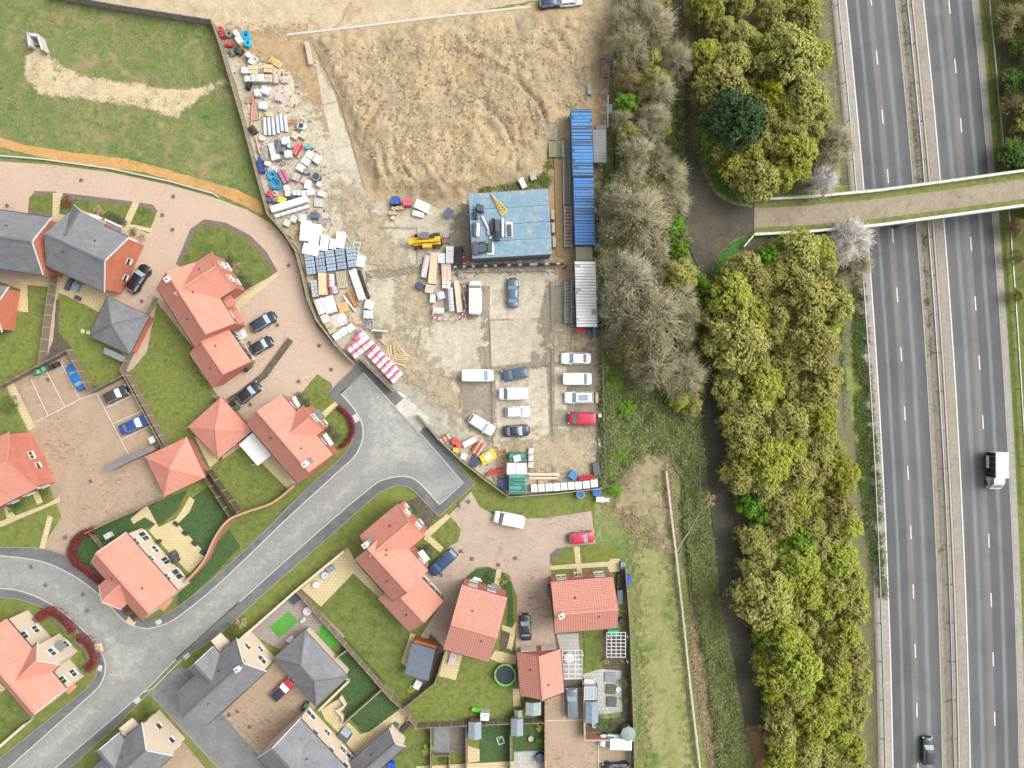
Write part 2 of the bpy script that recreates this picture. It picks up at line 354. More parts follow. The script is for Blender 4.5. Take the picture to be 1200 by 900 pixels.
def soft(name, pts, mat, fade=1.2, z=None):
    """ground patch whose edge breaks up into blotches"""
    LV[0] += 1; z = z or .012 + LV[0] * .0012; q = [P(x, y)[:2] for x, y in pts]; st = .6; n = len(q)
    x0, x1 = min(a for a, _ in q) - fade, max(a for a, _ in q) + fade; y0, y1 = min(b for _, b in q) - fade, max(b for _, b in q) + fade
    X, Y = np.meshgrid(np.arange(x0, x1 + st, st), np.arange(y0, y1 + st, st)); D = np.full(X.shape, 1e9); ins = np.zeros(X.shape, bool)
    for i in range(n):
        ax, ay = q[i]; bx, by = q[(i + 1) % n]; dx, dy = bx - ax, by - ay; t = np.clip(((X - ax) * dx + (Y - ay) * dy) / (dx * dx + dy * dy + 1e-9), 0, 1); D = np.minimum(D, np.hypot(X - ax - t * dx, Y - ay - t * dy))
        with np.errstate(divide='ignore', invalid='ignore'): ins ^= ((ay > Y) != (by > Y)) & (X < (bx - ax) * (Y - ay) / (by - ay + 1e-12) + ax)
    D = np.where(ins, D, -D); F = np.clip(.5 + D / (2 * fade), 0, 1); ny, nx = X.shape; k = F > 0; fs = []
    for j in range(ny - 1):
        for i in range(nx - 1):
            if k[j, i] or k[j, i + 1] or k[j + 1, i] or k[j + 1, i + 1]: a = j * nx + i; fs.append((a, a + 1, a + nx + 1, a + nx))
    key = ('soft', mat.name)
    if key not in MATS:
        m = mat.copy(); m.name = mat.name + '_blotchy'; t = m.node_tree; bs = [x for x in t.nodes if x.type == 'BSDF_PRINCIPLED'][0]
        at = t.nodes.new('ShaderNodeAttribute'); at.attribute_name = 'fade'; nz = noise(t, tcoord(t), .9, 6, .72); ad = t.nodes.new('ShaderNodeMath'); ad.operation = 'MULTIPLY_ADD'; ad.inputs[1].default_value = 2.2; ad.inputs[2].default_value = -1.1; t.links.new(nz, ad.inputs[0])
        a2 = t.nodes.new('ShaderNodeMath'); a2.operation = 'ADD'; t.links.new(ad.outputs[0], a2.inputs[0]); t.links.new(at.outputs['Fac'], a2.inputs[1]); t.links.new(sharp(t, a2.outputs[0], *((-.3, 1.3) if mat in (G_TWORN, G_CONCG) else (.3, .7))), bs.inputs['Alpha']); MATS[key] = m
    me = bpy.data.meshes.new(name); me.from_pydata([(a, b, z) for a, b in zip(X.ravel(), Y.ravel())], [], fs); at = me.attributes.new('fade', 'FLOAT', 'POINT'); at.data.foreach_set('value', F.ravel().astype(np.float32)); me.materials.append(MATS[key])
    o = bpy.data.objects.new(name, me); C.objects.link(o); o['kind'] = 'structure'; return o
G_TWORN = ground('worn_asphalt', [col(184, 183, 180), col(170, 169, 167), col(194, 192, 187)], big=.1, mid=.6, fine=9, wear=[(col(120, 118, 112), .8, .64, .74)], bumps=.15)
G_STAIN = ground('muddy_concrete', [col(180, 162, 132), col(166, 150, 122), col(190, 174, 146)], big=.2, mid=.7, fine=2.5, bumps=.2)
JOINT = paint(142, 130, 108, .9, .3, 2)
# ---------------------------------------------------------------- fields, earth and yard
sheet('grass_field', [(-60, -60), (60, -60), (66, 0), (250, 28), (278, 105), (310, 255), (290, 243), (250, 230), (200, 216), (130, 201), (60, 191), (-60, 186)], G_FIELD)
sheet('haul_road', [(55, -60), (640, -60), (640, -2), (530, 18), (415, 32), (362, 38), (340, 60), (262, 60), (252, 30), (150, 12), (62, -2)], G_DIRT, rough=(8, .8))
soft('sand_patch', [(38, 56), (50, 54), (57, 63), (68, 74), (95, 89), (118, 91), (135, 96), (165, 97), (195, 104), (216, 105), (236, 102), (252, 97), (269, 90), (270, 93), (252, 102), (240, 110), (226, 121), (214, 130), (210, 138), (200, 137), (175, 128), (150, 122), (120, 120), (98, 114), (60, 113), (45, 108), (33, 97), (28, 82), (29, 68), (37, 62)], G_SAND, .6)
sheet('orange_path', [(-60, 160), (0, 161), (30, 170), (80, 178), (150, 186), (200, 200), (245, 213), (275, 221), (305, 236), (308, 252), (290, 243), (255, 227), (230, 220), (170, 202), (120, 196), (60, 187), (30, 180), (0, 172), (-60, 168)], G_ORANGE, rough=(6, .5))
YARD = sheet('construction_yard', [(252, 32), (262, 55), (340, 36), (365, 36), (720, 20), (712, 120), (704, 240), (700, 300), (703, 440), (706, 572), (650, 576), (597, 580), (565, 556), (540, 538), (515, 512), (492, 489), (463, 458), (420, 425), (397, 405), (374, 375), (358, 320), (348, 290), (318, 255), (303, 200), (277, 100)], G_CONC)
soft('mud_patch', [(262, 36), (360, 36), (372, 75), (388, 110), (408, 160), (400, 170), (372, 130), (350, 98), (326, 78), (300, 74), (270, 60)], G_MUD, 2.5)
soft('mud_patch', [(560, 175), (640, 120), (706, 90), (706, 300), (672, 318), (664, 300), (548, 306), (546, 240), (600, 215)], G_MUD, 1.5)
soft('damp_concrete_patch', [(430, 318), (490, 312), (520, 300), (540, 240), (552, 240), (552, 306), (660, 306), (660, 324), (664, 330), (640, 335), (630, 370), (640, 420), (645, 480), (648, 560), (640, 575), (700, 572), (704, 385), (672, 385), (668, 318), (530, 316), (490, 326), (432, 326)], G_CONCD)
soft('damp_concrete_patch', [(538, 448), (572, 446), (560, 408), (580, 404), (640, 420), (638, 430), (590, 432), (578, 440), (578, 520), (556, 505), (540, 490)], G_CONCD)
soft('damp_concrete_patch', [(545, 338), (592, 338), (590, 400), (568, 398), (568, 372), (548, 370)], G_CONCD)
sheet('worn_ground', [(650, 145), (665, 145), (670, 250), (670, 330), (655, 328), (645, 300), (648, 200)], G_MUD, rough=(6, .5))
G_SLAB = [G_CONC, ground('yard_slab', [col(200, 190, 168), col(184, 173, 152), col(208, 199, 178)], big=.3, mid=1., fine=3, wear=[(col(158, 144, 116), .7, .6, .74)], bumps=.2), ground('yard_slab_pale', [col(206, 195, 174), col(190, 179, 158), col(214, 204, 184)], big=.3, mid=1., fine=3, wear=[(col(170, 154, 124), .9, .62, .74)], bumps=.2)]
# slabs of the yard, each with open joints
slab_root = [(368, 62, 380, 58, 396, 118, 378, 122), (378, 124, 396, 120, 412, 168, 391, 174), (391, 176, 412, 170, 428, 224, 404, 232),
 (404, 234, 428, 226, 436, 262, 416, 268), (424, 272, 486, 270, 488, 310, 426, 316), (434, 244, 456, 242, 458, 266, 436, 268),
 (430, 330, 478, 322, 466, 382, 436, 388), (480, 322, 508, 320, 494, 384, 468, 382), (436, 392, 464, 386, 452, 428, 438, 420),
 (466, 386, 494, 388, 484, 436, 474, 430), (496, 378, 548, 376, 546, 436, 500, 434), (502, 438, 534, 444, 536, 486, 516, 500),
 (574, 376, 622, 376, 622, 424, 574, 430), (580, 440, 640, 432, 642, 476, 582, 478), (582, 480, 642, 478, 644, 530, 584, 524),
 (650, 380, 668, 380, 668, 424, 650, 424), (650, 430, 664, 430, 664, 480, 650, 480), (574, 330, 640, 330, 632, 372, 574, 374),
 (648, 500, 698, 500, 698, 524, 648, 524), (648, 528, 698, 528, 698, 556, 648, 560), (296, 70, 340, 84, 352, 124, 310, 126), (312, 130, 354, 126, 372, 172, 326, 176)]
zs = .012 + LV[0] * .0012 + .003
for i, q in enumerate(slab_root):
    p = [(q[0], q[1]), (q[2], q[3]), (q[4], q[5]), (q[6], q[7])]
    sheet('slab', densify(p, 10, .12, i + 3), G_SLAB[i % 3], z=zs + .012, thick=.03, parent=YARD)
LV[0] += 9
# spoil heap: real relief
def fbm(x, y, seeds=((.11, 0), (.27, 9), (.6, 17), (1.3, 31))):
    v = 0; a = 1
    from mathutils import noise as mn
    for s, o in seeds:
        v += a * (mn.noise((x * s + o, y * s + o * 2, o))); a *= .52
    return v
SPOIL = [(358, 40), (415, 33), (530, 19), (600, 12), (640, 3), (680, 2), (700, -20), (730, -20), (728, 30), (716, 62), (704, 100), (690, 126), (668, 132), (652, 165), (636, 205), (610, 216), (575, 222), (548, 232), (520, 242), (495, 236), (468, 230), (436, 236), (426, 205), (410, 165), (392, 110), (372, 75)]
def spoil():
    from mathutils import noise as mn
    q = [Vector(P(x, y)) for x, y in SPOIL]
    xs = np.arange(-34, 19, .22); ys = np.arange(26, 64, .22); nx = len(xs); edge = [(a.x, a.y) for a in q]
    def dist(x, y):
        d = 1e9; n = len(edge)
        for i in range(n):
            ax, ay = edge[i]; bx, by = edge[(i + 1) % n]; dx, dy = bx - ax, by - ay
            t = max(0, min(1, ((x - ax) * dx + (y - ay) * dy) / (dx * dx + dy * dy))); d = min(d, math.hypot(x - ax - t * dx, y - ay - t * dy))
        return d if inpoly(x, y, edge) else -d
    vs = []; ok = []
    for y in ys:
        for x in xs:
            d = dist(x, y) + .5 * mn.noise((x * .8, y * .8, 4)); e = max(0., min(1, d / 3.)); e = e * e * (3 - 2 * e)
            rid = 1 - abs(mn.noise((x * .35 + 3 + mn.noise((x * .1, y * .1, 5)) * 3, y * .5, 2))) * 2
            rid2 = abs(mn.noise((x * 1.1, y * 1.4, 7)))
            z = e * (1.0 + .95 * fbm(x, y) + .14 * rid + .12 * rid2 + .16 * math.sin(math.hypot(x + 9, y - 37) * 2.6 + 4.5 * mn.noise((x * .2, y * .2, 3))) * max(0, .5 + 1.4 * mn.noise((x * .16, y * .16, 8))) + .14 * mn.noise((x * 3, y * 3, 1))) + .05 + .1 * min(0, d)
            rr_ = math.hypot(x + 9, y - 37); an = math.atan2(y - 37, x + 9)
            for R_ in (7.5, 9.4, 13.6, 15.5): z -= e * .2 * math.exp(-((rr_ - R_ - 1.2 * math.sin(an * 2 + R_)) / .32) ** 2) * (1 + .3 * math.sin(an * R_ * 9))
            for c_ in (2.0, 4.0, 16.0, 18.0): z -= e * .18 * math.exp(-((y - 46 - .35 * (x - c_)) / .35 + (c_ - 8) * .0) ** 2) if c_ < 5 else e * .18 * math.exp(-((x - c_ + 14 + .3 * (y - 45)) / .35) ** 2)
            vs.append((x, y, z)); ok.append(d > -1.6)
    fs = [(a, a + 1, a + nx + 1, a + nx) for j in range(len(ys) - 1) for i in range(nx - 1) for a in (j * nx + i,) if ok[a] and ok[a + 1] and ok[a + nx] and ok[a + nx + 1]]
    mb = MB().add(vs, fs); o = mb.build('spoil_heap', G_SPOIL, smooth=True); o['kind'] = 'structure'
spoil()
# ---------------------------------------------------------------- block paved areas
sheet('pink_paving', [(-60, 189), (0, 189), (60, 193), (130, 202), (200, 217), (250, 231), (290, 246), (318, 262), (336, 282), (348, 308), (356, 345), (371, 383), (394, 408), (420, 430), (388, 459), (378, 478), (340, 470), (300, 520), (262, 540), (255, 520), (230, 420), (188, 380), (174, 420), (150, 436), (84, 408), (50, 430), (40, 345), (0, 330), (-60, 330)], PAV_PINK)
sheet('brown_paving', [(6, 452), (84, 409), (110, 461), (151, 438), (196, 524), (178, 546), (192, 582), (108, 621), (88, 640), (76, 664), (46, 650), (58, 628), (72, 606), (30, 500)], PAV_BROWN)
sheet('rose_paving', [(526, 604), (552, 576), (562, 594), (580, 604), (600, 608), (640, 607), (693, 599), (698, 637), (662, 641), (650, 650), (646, 662), (645, 700), (652, 770), (604, 770), (606, 700), (597, 674), (585, 668), (572, 664), (558, 665), (546, 676), (540, 700), (522, 762), (488, 754), (515, 710), (498, 674), (520, 645), (537, 634), (540, 620)], PAV_ROSE)
sheet('brown_paving', [(639, 821), (660, 813), (660, 806), (683, 806), (684, 860), (741, 862), (741, 950), (638, 950)], PAV_BROWN)
sheet('brown_paving', [(259, 838), (312, 787), (322, 775), (372, 828), (352, 842), (304, 886)], PAV_BROWN)
sheet('brown_paving', [(174, 905), (206, 858), (250, 912), (250, 950), (174, 950)], PAV_BROWN)
sheet('side_drive', [(172, 812), (210, 780), (250, 800), (262, 838), (303, 886), (340, 950), (290, 950), (252, 898), (178, 818)], G_DRIVE)
# ---------------------------------------------------------------- road through the estate
KN = [(399, 461), (416, 480), (424, 496), (425, 514), (416, 534), (396, 553), (334, 610), (300, 643), (250, 690), (207, 724), (188, 733), (173, 736), (157, 733), (143, 724), (118, 698), (86, 674), (50, 658), (0, 651), (-60, 650)]
KW = [(-60, 687), (0, 689), (33, 695), (67, 712), (100, 740), (117, 760), (124, 780), (119, 800), (103, 817), (10, 900), (-40, 945)]
KS = [(20, 945), (67, 898), (167, 812), (207, 772), (300, 688), (388, 610), (436, 570), (450, 562), (470, 558), (485, 561), (497, 571), (515, 591)]
KE = [(515, 591), (543, 566), (500, 516), (426, 437)]
kn, kw, ks = catmull(KN, 5), catmull(KW, 5), catmull(KS, 5)
sheet('estate_road', [(426, 437)] + kn + kw + ks + [(543, 566), (500, 516)], G_ASPH)
def footway(inner, outer): sheet('footway', inner + outer[::-1], G_FOOT, z=.165)
footway([(426, 437)] + kn[:31] , [(424, 421), (384, 461), (396, 474)] + catmull([(405, 482), (412, 494), (414, 508), (410, 522), (396, 540), (366, 567), (334, 596)], 4) )
footway(kn[30:], catmull([(334, 596), (292, 640), (240, 686), (206, 713), (190, 722)], 4) + [(173, 726)] + catmull([(158, 722), (128, 688), (110, 668), (90, 656), (62, 645), (43, 642), (0, 641), (-60, 640)], 4))
footway(kw, catmull([(-60, 698), (0, 700), (30, 704), (67, 720), (96, 744), (109, 763), (114, 782), (110, 797), (95, 812), (0, 889), (-40, 925)], 5))
footway([(20, 945), (67, 898), (120, 853), (167, 812)], [(45, 945), (83, 899), (135, 852), (173, 813)])
footway(catmull([(207, 772), (300, 688), (388, 610), (436, 570), (450, 562), (470, 558), (485, 561), (497, 571), (515, 591)], 5),
        catmull([(213, 773), (257, 743), (307, 698), (396, 620), (440, 581), (456, 572), (470, 569), (481, 572), (490, 580), (514, 605)], 5))
footway([(515, 591), (543, 566), (500, 516), (492, 506)], [(514, 605), (557, 567), (505, 504), (497, 500)])
footway([(426, 437), (463, 476)], [(424, 421), (473, 467)])
sheet('gate_apron', [(461, 474), (494, 508), (506, 492), (490, 478), (474, 462), (466, 458)], G_CONCG, z=.163, thick=.1)
soft('gate_dust', [(474, 462), (466, 458), (478, 452), (500, 456), (520, 480), (530, 510), (500, 496), (490, 478)], G_CONCG, 2.)
soft('worn_tarmac', [(440, 446), (462, 468), (500, 514), (520, 540), (500, 552), (468, 545), (440, 556), (395, 594), (300, 675), (206, 758), (150, 810), (60, 890), (40, 905), (20, 900), (110, 815), (200, 740), (300, 653), (420, 548), (432, 515), (430, 490), (420, 466)], G_TWORN, 1.6)
soft('worn_tarmac', [(-20, 668), (50, 674), (100, 705), (150, 752), (190, 745), (160, 790), (120, 820), (126, 790), (118, 752), (90, 722), (40, 686), (-20, 680)], G_TWORN, 1.6)
for k in ([(426, 437)] + kn, kw, ks[:20]): strip('kerb', k, .16, KERB, 0, .17)
strip('kerb', ks[20:] if False else catmull(KS[3:], 5), .16, KERB, 0, .17)
strip('kerb', [(515, 591), (543, 566), (500, 516), (426, 437), (399, 461)], .16, KERB, 0, .17)
strip('kerb', [(167, 812), (180, 806), (213, 773)], .16, KERB, 0, .16)
for k in (catmull([(405, 482), (412, 494), (414, 508), (410, 522), (396, 540), (366, 567), (292, 640), (240, 686), (206, 713), (190, 722)], 4),
          catmull([(90, 656), (62, 645), (43, 642), (0, 641), (-60, 640)], 4),
          catmull([(-60, 698), (0, 700), (30, 704), (67, 720), (96, 744), (109, 763), (114, 782), (110, 797), (95, 812), (0, 889), (-40, 925)], 5),
          catmull([(213, 773), (257, 743), (307, 698), (396, 620), (440, 581), (456, 572), (470, 569), (481, 572), (490, 580), (514, 605)], 5),
          [(384, 461), (424, 421)], [(514, 605), (557, 567), (505, 504)], [(173, 813), (135, 852), (83, 899), (45, 945)], [(181, 806), (180, 816), (256, 899), (290, 950)], [(208, 783), (222, 797)]):
    strip('edging', k, .09, EDGE, 0, .18)
for p in ([(206, 709), (214, 717), (207, 724), (198, 716)],): pass
def tactile(x, y, w, h, a, c): # paving at crossing points
    ca, sa = math.cos(a), math.sin(a)
    sheet('tactile_paving', [(x + i * w / 2 * ca - j * h / 2 * sa, y + i * w / 2 * sa + j * h / 2 * ca) for i, j in ((-1, -1), (1, -1), (1, 1), (-1, 1))], c, z=.172)
TC = paint(226, 208, 170, .8, .15, 3); TG = paint(214, 212, 206, .8, .15, 3)
for t in ((154, 728, 11, 7, .5, TC), (116, 759, 9, 10, -.9 + .6, TC), (417, 490, 6, 9, -.45, TG), (186, 729, 7, 5, -.5, TG), (117, 783, 5, 7, .1, TG), (219, 769, 8, 5, -.7, TG), (161, 821, 8, 5, -.7, TG)): tactile(*t)
strip('white_kerb_rail', [(-60, 181), (0, 183), (50, 187), (130, 198), (200, 213), (250, 227), (256, 231)], .22, KERB, 0, .35)
# ---------------------------------------------------------------- gardens laid over the paving
def lawn(pts, m=G_LAWN, name='lawn', rough=(5, .35), edge=True, smooth=0):
    o = sheet(name, pts, m, rough=rough, smooth=smooth)
    return o
def border(pts, w=.7): strip('gravel_border', pts, w, ground_gravel)
ground_gravel = ground('dark_gravel', [col(112, 100, 92), col(92, 82, 76), col(134, 122, 112)], big=.6, mid=3, fine=9)
g4 = [(209, 311), (226, 270), (240, 259), (264, 263), (292, 277), (311, 296), (325, 320), (288, 340), (240, 340)]
lawn(g4, G_LAWNM)
border([(209, 311), (226, 270), (240, 260), (264, 264), (291, 278), (310, 297), (323, 320)], .85)
for pts in ([(34, 232), (41, 225), (66, 226), (61, 254), (33, 248)], [(73, 228), (155, 238), (146, 268), (120, 262), (68, 250)], [(163, 239), (178, 241), (184, 249), (174, 273), (150, 264)]):
    lawn(pts, G_LAWNM)
border([(40, 226), (66, 227)], .6); border([(74, 229), (155, 239)], .8); border([(163, 240), (178, 242), (183, 249)], .7); border([(33, 248), (61, 253)], .6)
lawn([(31, 333), (62, 337), (50, 426), (-40, 462), (-40, 389), (12, 388), (18, 365), (31, 364)], G_LAWN)
lawn([(69, 343), (117, 366), (128, 395), (150, 423), (146, 440), (115, 452), (84, 409), (62, 402), (66, 352)], G_LAWN)
sheet('flower_bed', [(62, 400), (66, 352), (70, 352), (68, 388), (84, 408), (104, 452), (114, 452), (108, 458), (84, 408), (52, 426)], G_SOIL, rough=(4, .6))
lawn([(184, 354), (228, 410), (222, 420), (254, 462), (258, 478), (228, 502), (200, 516), (194, 519), (153, 436), (172, 412)], G_LAWN)
lawn([(250, 546), (282, 524), (334, 575), (310, 590), (283, 598)], G_LAWN)
lawn([(206, 608), (224, 584), (247, 568), (274, 604), (258, 616), (246, 650), (236, 656)], G_LAWND)
lawn([(175, 591), (220, 574), (206, 600), (190, 614), (178, 604)], G_LAWND)
lawn([(110, 621), (178, 590), (190, 614), (150, 625), (107, 660), (122, 684), (106, 674), (86, 656), (84, 640)], G_LAWND)
lawn([(247, 652), (260, 628), (292, 602), (346, 570), (372, 552), (372, 562), (334, 596), (292, 640), (240, 686), (208, 712), (206, 700)], G_LAWNM, 'verge')
lawn([(208, 711), (226, 697), (256, 668), (282, 640), (268, 620), (256, 634), (246, 655), (209, 694)], G_LAWND, 'verge')
lawn([(346, 470), (372, 438), (388, 449), (390, 458), (410, 478), (414, 500), (404, 528), (370, 558), (352, 560), (340, 480)], G_LAWN)
lawn([(406, 672), (470, 740), (488, 760), (480, 800), (474, 822), (352, 702), (384, 672)], G_LAWNM)
lawn([(512, 796), (600, 790), (604, 838), (490, 842), (474, 825)], G_LAWN)
lawn([(0, 804), (30, 812), (36, 845), (8, 872), (-40, 880), (-40, 800)], G_LAWNM)
lawn([(403, 745), (452, 800), (406, 842), (388, 824), (410, 796), (396, 770)], G_LAWND)
lawn([(452, 806), (470, 826), (434, 862), (424, 858), (410, 842)], G_LAWND)
lawn([(470, 858), (504, 856), (504, 900), (470, 930), (440, 930)], G_LAWNM)
for pts in ([(562, 868), (596, 868), (596, 893), (562, 895)], [(564, 846), (598, 846), (598, 895), (562, 895)], [(602, 862), (637, 846), (637, 880), (602, 880)], [(602, 846), (637, 846), (637, 881), (602, 881)]): lawn(pts, G_LAWND)
lawn([(684, 740), (706, 740), (706, 783), (686, 784)], G_LAWNM)
sheet('flower_bed', [(706, 740), (732, 740), (738, 790), (740, 858), (686, 858), (686, 846), (728, 840), (728, 786), (706, 784)], G_SOIL, rough=(4, .4))
sheet('flower_bed', [(652, 796), (682, 796), (682, 806), (658, 806)], G_SOIL)
sheet('flower_bed', [(588, 738), (600, 736), (604, 762), (586, 762)], G_SOIL)
sheet('flower_bed', [(504, 742), (522, 760), (512, 790), (502, 804), (490, 812)], G_SOIL)
lawn([(540, 690), (546, 677), (560, 667), (572, 665), (590, 672), (600, 684), (602, 735), (594, 735), (596, 700), (560, 684)], G_LAWND)
lawn([(508, 624), (526, 604), (536, 614), (538, 626), (522, 642)], G_LAWN)
lawn([(648, 660), (652, 650), (664, 642), (700, 640), (728, 642), (728, 660)], G_LAWN)
lawn([(645, 662), (645, 650), (652, 643), (664, 641)], ground_gravel, 'gravel_border')
sheet('flower_bed', [(476, 588), (492, 580), (512, 604), (498, 626), (480, 600)], G_SOIL, rough=(4, .5))
sheet('artificial_lawn', [(315, 735), (339, 716), (350, 727), (328, 748)], G_TURF, z=.2, thick=.05) if False else None
# patios and garden paths
def patio(pts, m=PAV_CREAM, name='patio'): return sheet(name, pts, m, thick=.04)
patio([(292, 742), (350, 692), (404, 745), (396, 756), (370, 740), (357, 738), (330, 762)], PAV_LILAC)
sheet('artificial_lawn', [(315, 735), (338, 716), (350, 728), (327, 748)], G_TURF, thick=.03)
sheet('artificial_lawn', [(379, 730), (401, 752), (388, 760), (374, 744), (374, 738)], G_TURF, thick=.03)
for pts in ([(353, 690), (408, 642), (418, 660), (454, 700), (450, 706), (414, 672), (376, 711)], [(20, 327), (62, 322), (61, 336), (32, 334), (32, 345), (33, 366), (16, 364), (24, 340)], [(74, 322), (100, 326), (130, 345), (115, 366), (94, 352), (68, 342)],
            [(8, 452), (16, 449), (41, 500), (34, 505)], [(0, 611), (56, 590), (70, 582), (70, 588), (0, 618)], [(44, 650), (56, 604), (62, 606), (50, 652)], [(36, 575), (44, 572), (50, 588), (44, 592)], [(4, 592), (11, 590), (18, 606), (8, 608)],
            [(153, 608), (172, 592), (186, 618), (206, 608), (214, 596), (222, 582), (228, 586), (222, 600), (208, 614), (242, 650), (222, 672), (174, 622), (182, 614), (170, 606), (156, 614)],
            [(304, 540), (318, 530), (349, 566), (338, 574)], [(228, 512), (238, 510), (256, 540), (246, 548)], [(62, 226), (72, 226), (68, 258), (61, 256)], [(155, 238), (163, 239), (148, 272), (140, 270)], [(180, 268), (150, 262), (152, 266), (178, 273)],
            [(274, 356), (325, 318), (328, 322), (278, 364)], [(374, 486), (393, 470), (396, 474), (380, 490)], [(352, 442), (372, 437), (368, 440), (352, 446)], [(494, 626), (524, 602), (528, 606), (498, 634)], [(502, 626), (520, 642), (516, 648), (498, 632)],
            [(672, 640), (679, 640), (682, 672), (676, 672)], [(645, 663), (714, 658), (716, 655), (726, 655), (726, 670), (714, 670), (712, 664), (645, 668)], [(470, 776), (481, 742), (487, 744), (478, 783)], [(514, 792), (522, 762), (542, 768), (534, 797)],
            [(574, 772), (580, 762), (605, 768), (605, 778), (594, 780)], [(588, 732), (600, 736), (604, 728), (606, 730), (600, 762), (594, 760), (598, 742), (588, 738)], [(578, 690), (582, 667), (588, 668), (584, 692)], [(601, 807), (608, 807), (612, 838), (602, 838)],
            [(376, 832), (398, 818), (404, 830), (396, 838), (404, 848), (400, 862), (380, 842)], [(396, 858), (408, 846), (422, 860), (432, 858), (470, 830), (484, 846), (460, 870), (436, 880), (420, 890)], [(488, 898), (640, 890), (640, 930), (470, 930), (488, 900)],
            [(548, 874), (562, 878), (562, 892), (548, 894)], [(215, 776), (262, 742), (264, 748), (222, 782)] if False else [(0, 800), (6, 798), (10, 806), (0, 812)]):
    patio(pts)
for pts in ([(652, 743), (678, 742), (681, 796), (660, 797), (656, 760)], [(683, 790), (704, 784), (728, 786), (729, 834), (700, 838), (700, 800), (684, 800)], [(602, 881), (637, 880), (637, 899), (602, 899)]): patio(pts, PAV_GREY)
sheet('slate_patio', [(508, 849), (527, 849), (527, 882), (508, 882)], G_DRIVE, thick=.04)
sheet('gravel_yard', [(527, 849), (546, 849), (546, 882), (527, 882)], ground_gravel)
# parking bay lines
BAYW = paint(226, 218, 204, .8, .1, 3)
for a in ([(41, 495), (57, 487), (94, 468), (114, 461)], [(37, 445), (57, 487)], [(54, 433), (77, 477)], [(72, 425), (94, 468)], [(114, 461), (152, 534)], [(125, 478), (160, 461)], [(134, 496), (170, 480)], [(143, 515), (178, 498)],
          [(660, 813), (661, 844)], [(638, 844), (684, 843)], [(701, 862), (701, 950)], [(701, 892), (738, 892)], [(661, 806), (683, 806)], [(683, 806), (683, 844)], [(738, 870), (738, 950)], [(701, 873), (705, 873)]):
    strip('bay_line', a, .13, BAYW)
# drain covers
DR = paint(118, 104, 98, .7, .3, 4)
for i, (x, y) in enumerate([(95, 211), (203, 230), (8, 241), (190, 252), (202, 269), (166, 353), (311, 229), (338, 311), (325, 381), (354, 467), (374, 405), (388, 433), (350, 447), (293, 474), (292, 402), (56, 445), (106, 564), (76, 630), (549, 588), (538, 593), (540, 646), (553, 655), (604, 654), (584, 662), (517, 674), (292, 852), (268, 838), (278, 834), (160, 720), (36, 664), (53, 686), (97, 697), (102, 716)]):
    a = random.uniform(0, 1.5); w = 2.0
    ca, sa = math.cos(a) * w, math.sin(a) * w
    sheet('drain_cover', [(x - ca + sa, y - sa - ca), (x + ca + sa, y + sa - ca), (x + ca - sa, y + sa + ca), (x - ca - sa, y - sa + ca)], DR, z=.2 if False else None)
for j_ in ([(574, 376), (576, 440), (578, 530)], [(645, 330), (646, 440), (649, 565)], [(500, 436), (540, 446)], [(546, 320), (640, 318)], [(494, 384), (484, 436), (478, 450)], [(428, 224), (412, 165), (396, 112), (366, 50)], [(430, 318), (490, 314)], [(580, 436), (645, 428)], [(434, 244), (436, 268), (458, 267), (489, 268), (489, 310)]): strip('expansion_joint', j_, .1, JOINT)
strip('kerb_line', [(336, 41), (415, 32), (530, 18), (622, 8)], .35, KERB, 0, .12)
# ---------------------------------------------------------------- lane, dead grass strip
sheet('scrub_strip', [(705, 380), (790, 470), (818, 480), (832, 600), (850, 720), (874, 850), (884, 960), (840, 960), (826, 830), (808, 690), (798, 560), (780, 535), (740, 545), (706, 572)], G_SCRUB, rough=(8, 2))
soft('pale_grass_band', [(742, 640), (778, 636), (796, 720), (806, 800), (814, 940), (762, 940), (752, 820)], ground('pale_grass', [col(142, 148, 80), col(124, 138, 66), col(168, 160, 106)], big=.3, mid=.8, fine=5, wear=[(col(104, 130, 54), .3, .54, .66)]), 3.)
for m_ in ([(400, 210), (428, 238), (470, 300), (480, 315), (440, 316), (412, 270), (395, 235)], [(440, 380), (470, 390), (520, 440), (545, 480), (530, 490), (490, 450), (452, 420)], [(470, 330), (500, 322), (500, 380), (470, 380)], [(590, 520), (696, 500), (698, 556), (620, 552)], [(650, 380), (698, 388), (698, 412), (650, 410)]): soft('mud_stain', m_, G_STAIN, 3.)
soft('dead_grass_patch', [(752, 530), (776, 528), (778, 560), (784, 620), (792, 650), (776, 640), (760, 612), (730, 600), (714, 588), (722, 575), (740, 556)], G_STRAW, 2.5)
0 and sheet('dead_grass_patch', [(812, 660), (822, 668), (832, 760), (842, 850), (848, 950), (838, 950), (826, 860), (812, 760)], G_STRAW, rough=(6, 2.5))
LL = [(789, -60), (790, 0), (793, 60), (795, 130), (796, 180), (795, 235), (800, 262), (812, 300), (828, 332), (829, 360), (826, 400), (828, 440), (817, 480), (824, 520), (834, 600), (844, 700), (861, 780), (873, 850)]
LR = [(893, 850), (885, 780), (875, 730), (865, 640), (853, 560), (846, 490), (842, 430), (837, 380), (834, 345), (833, 322), (841, 300), (860, 281), (888, 268), (888, 246), (860, 240), (838, 226), (820, 190), (810, 120), (803, 60), (801, 0), (801, -60)]
sheet('lane', catmull(LL, 4) + catmull(LR, 4), G_LANE)
soft('dirt_track', [(874, 852), (893, 852), (903, 900), (912, 960), (890, 960), (884, 900)], ground('brown_track', [col(150, 108, 74), col(138, 96, 64), col(162, 122, 88)], bumps=.2))
sheet('bank_grass', [(812, 150), (822, 190), (840, 222), (862, 236), (884, 240), (862, 222), (838, 200), (828, 170)], ground('lush_bank', [col(52, 118, 20), col(40, 92, 18), col(70, 130, 30)], big=.4), rough=(3, .6))
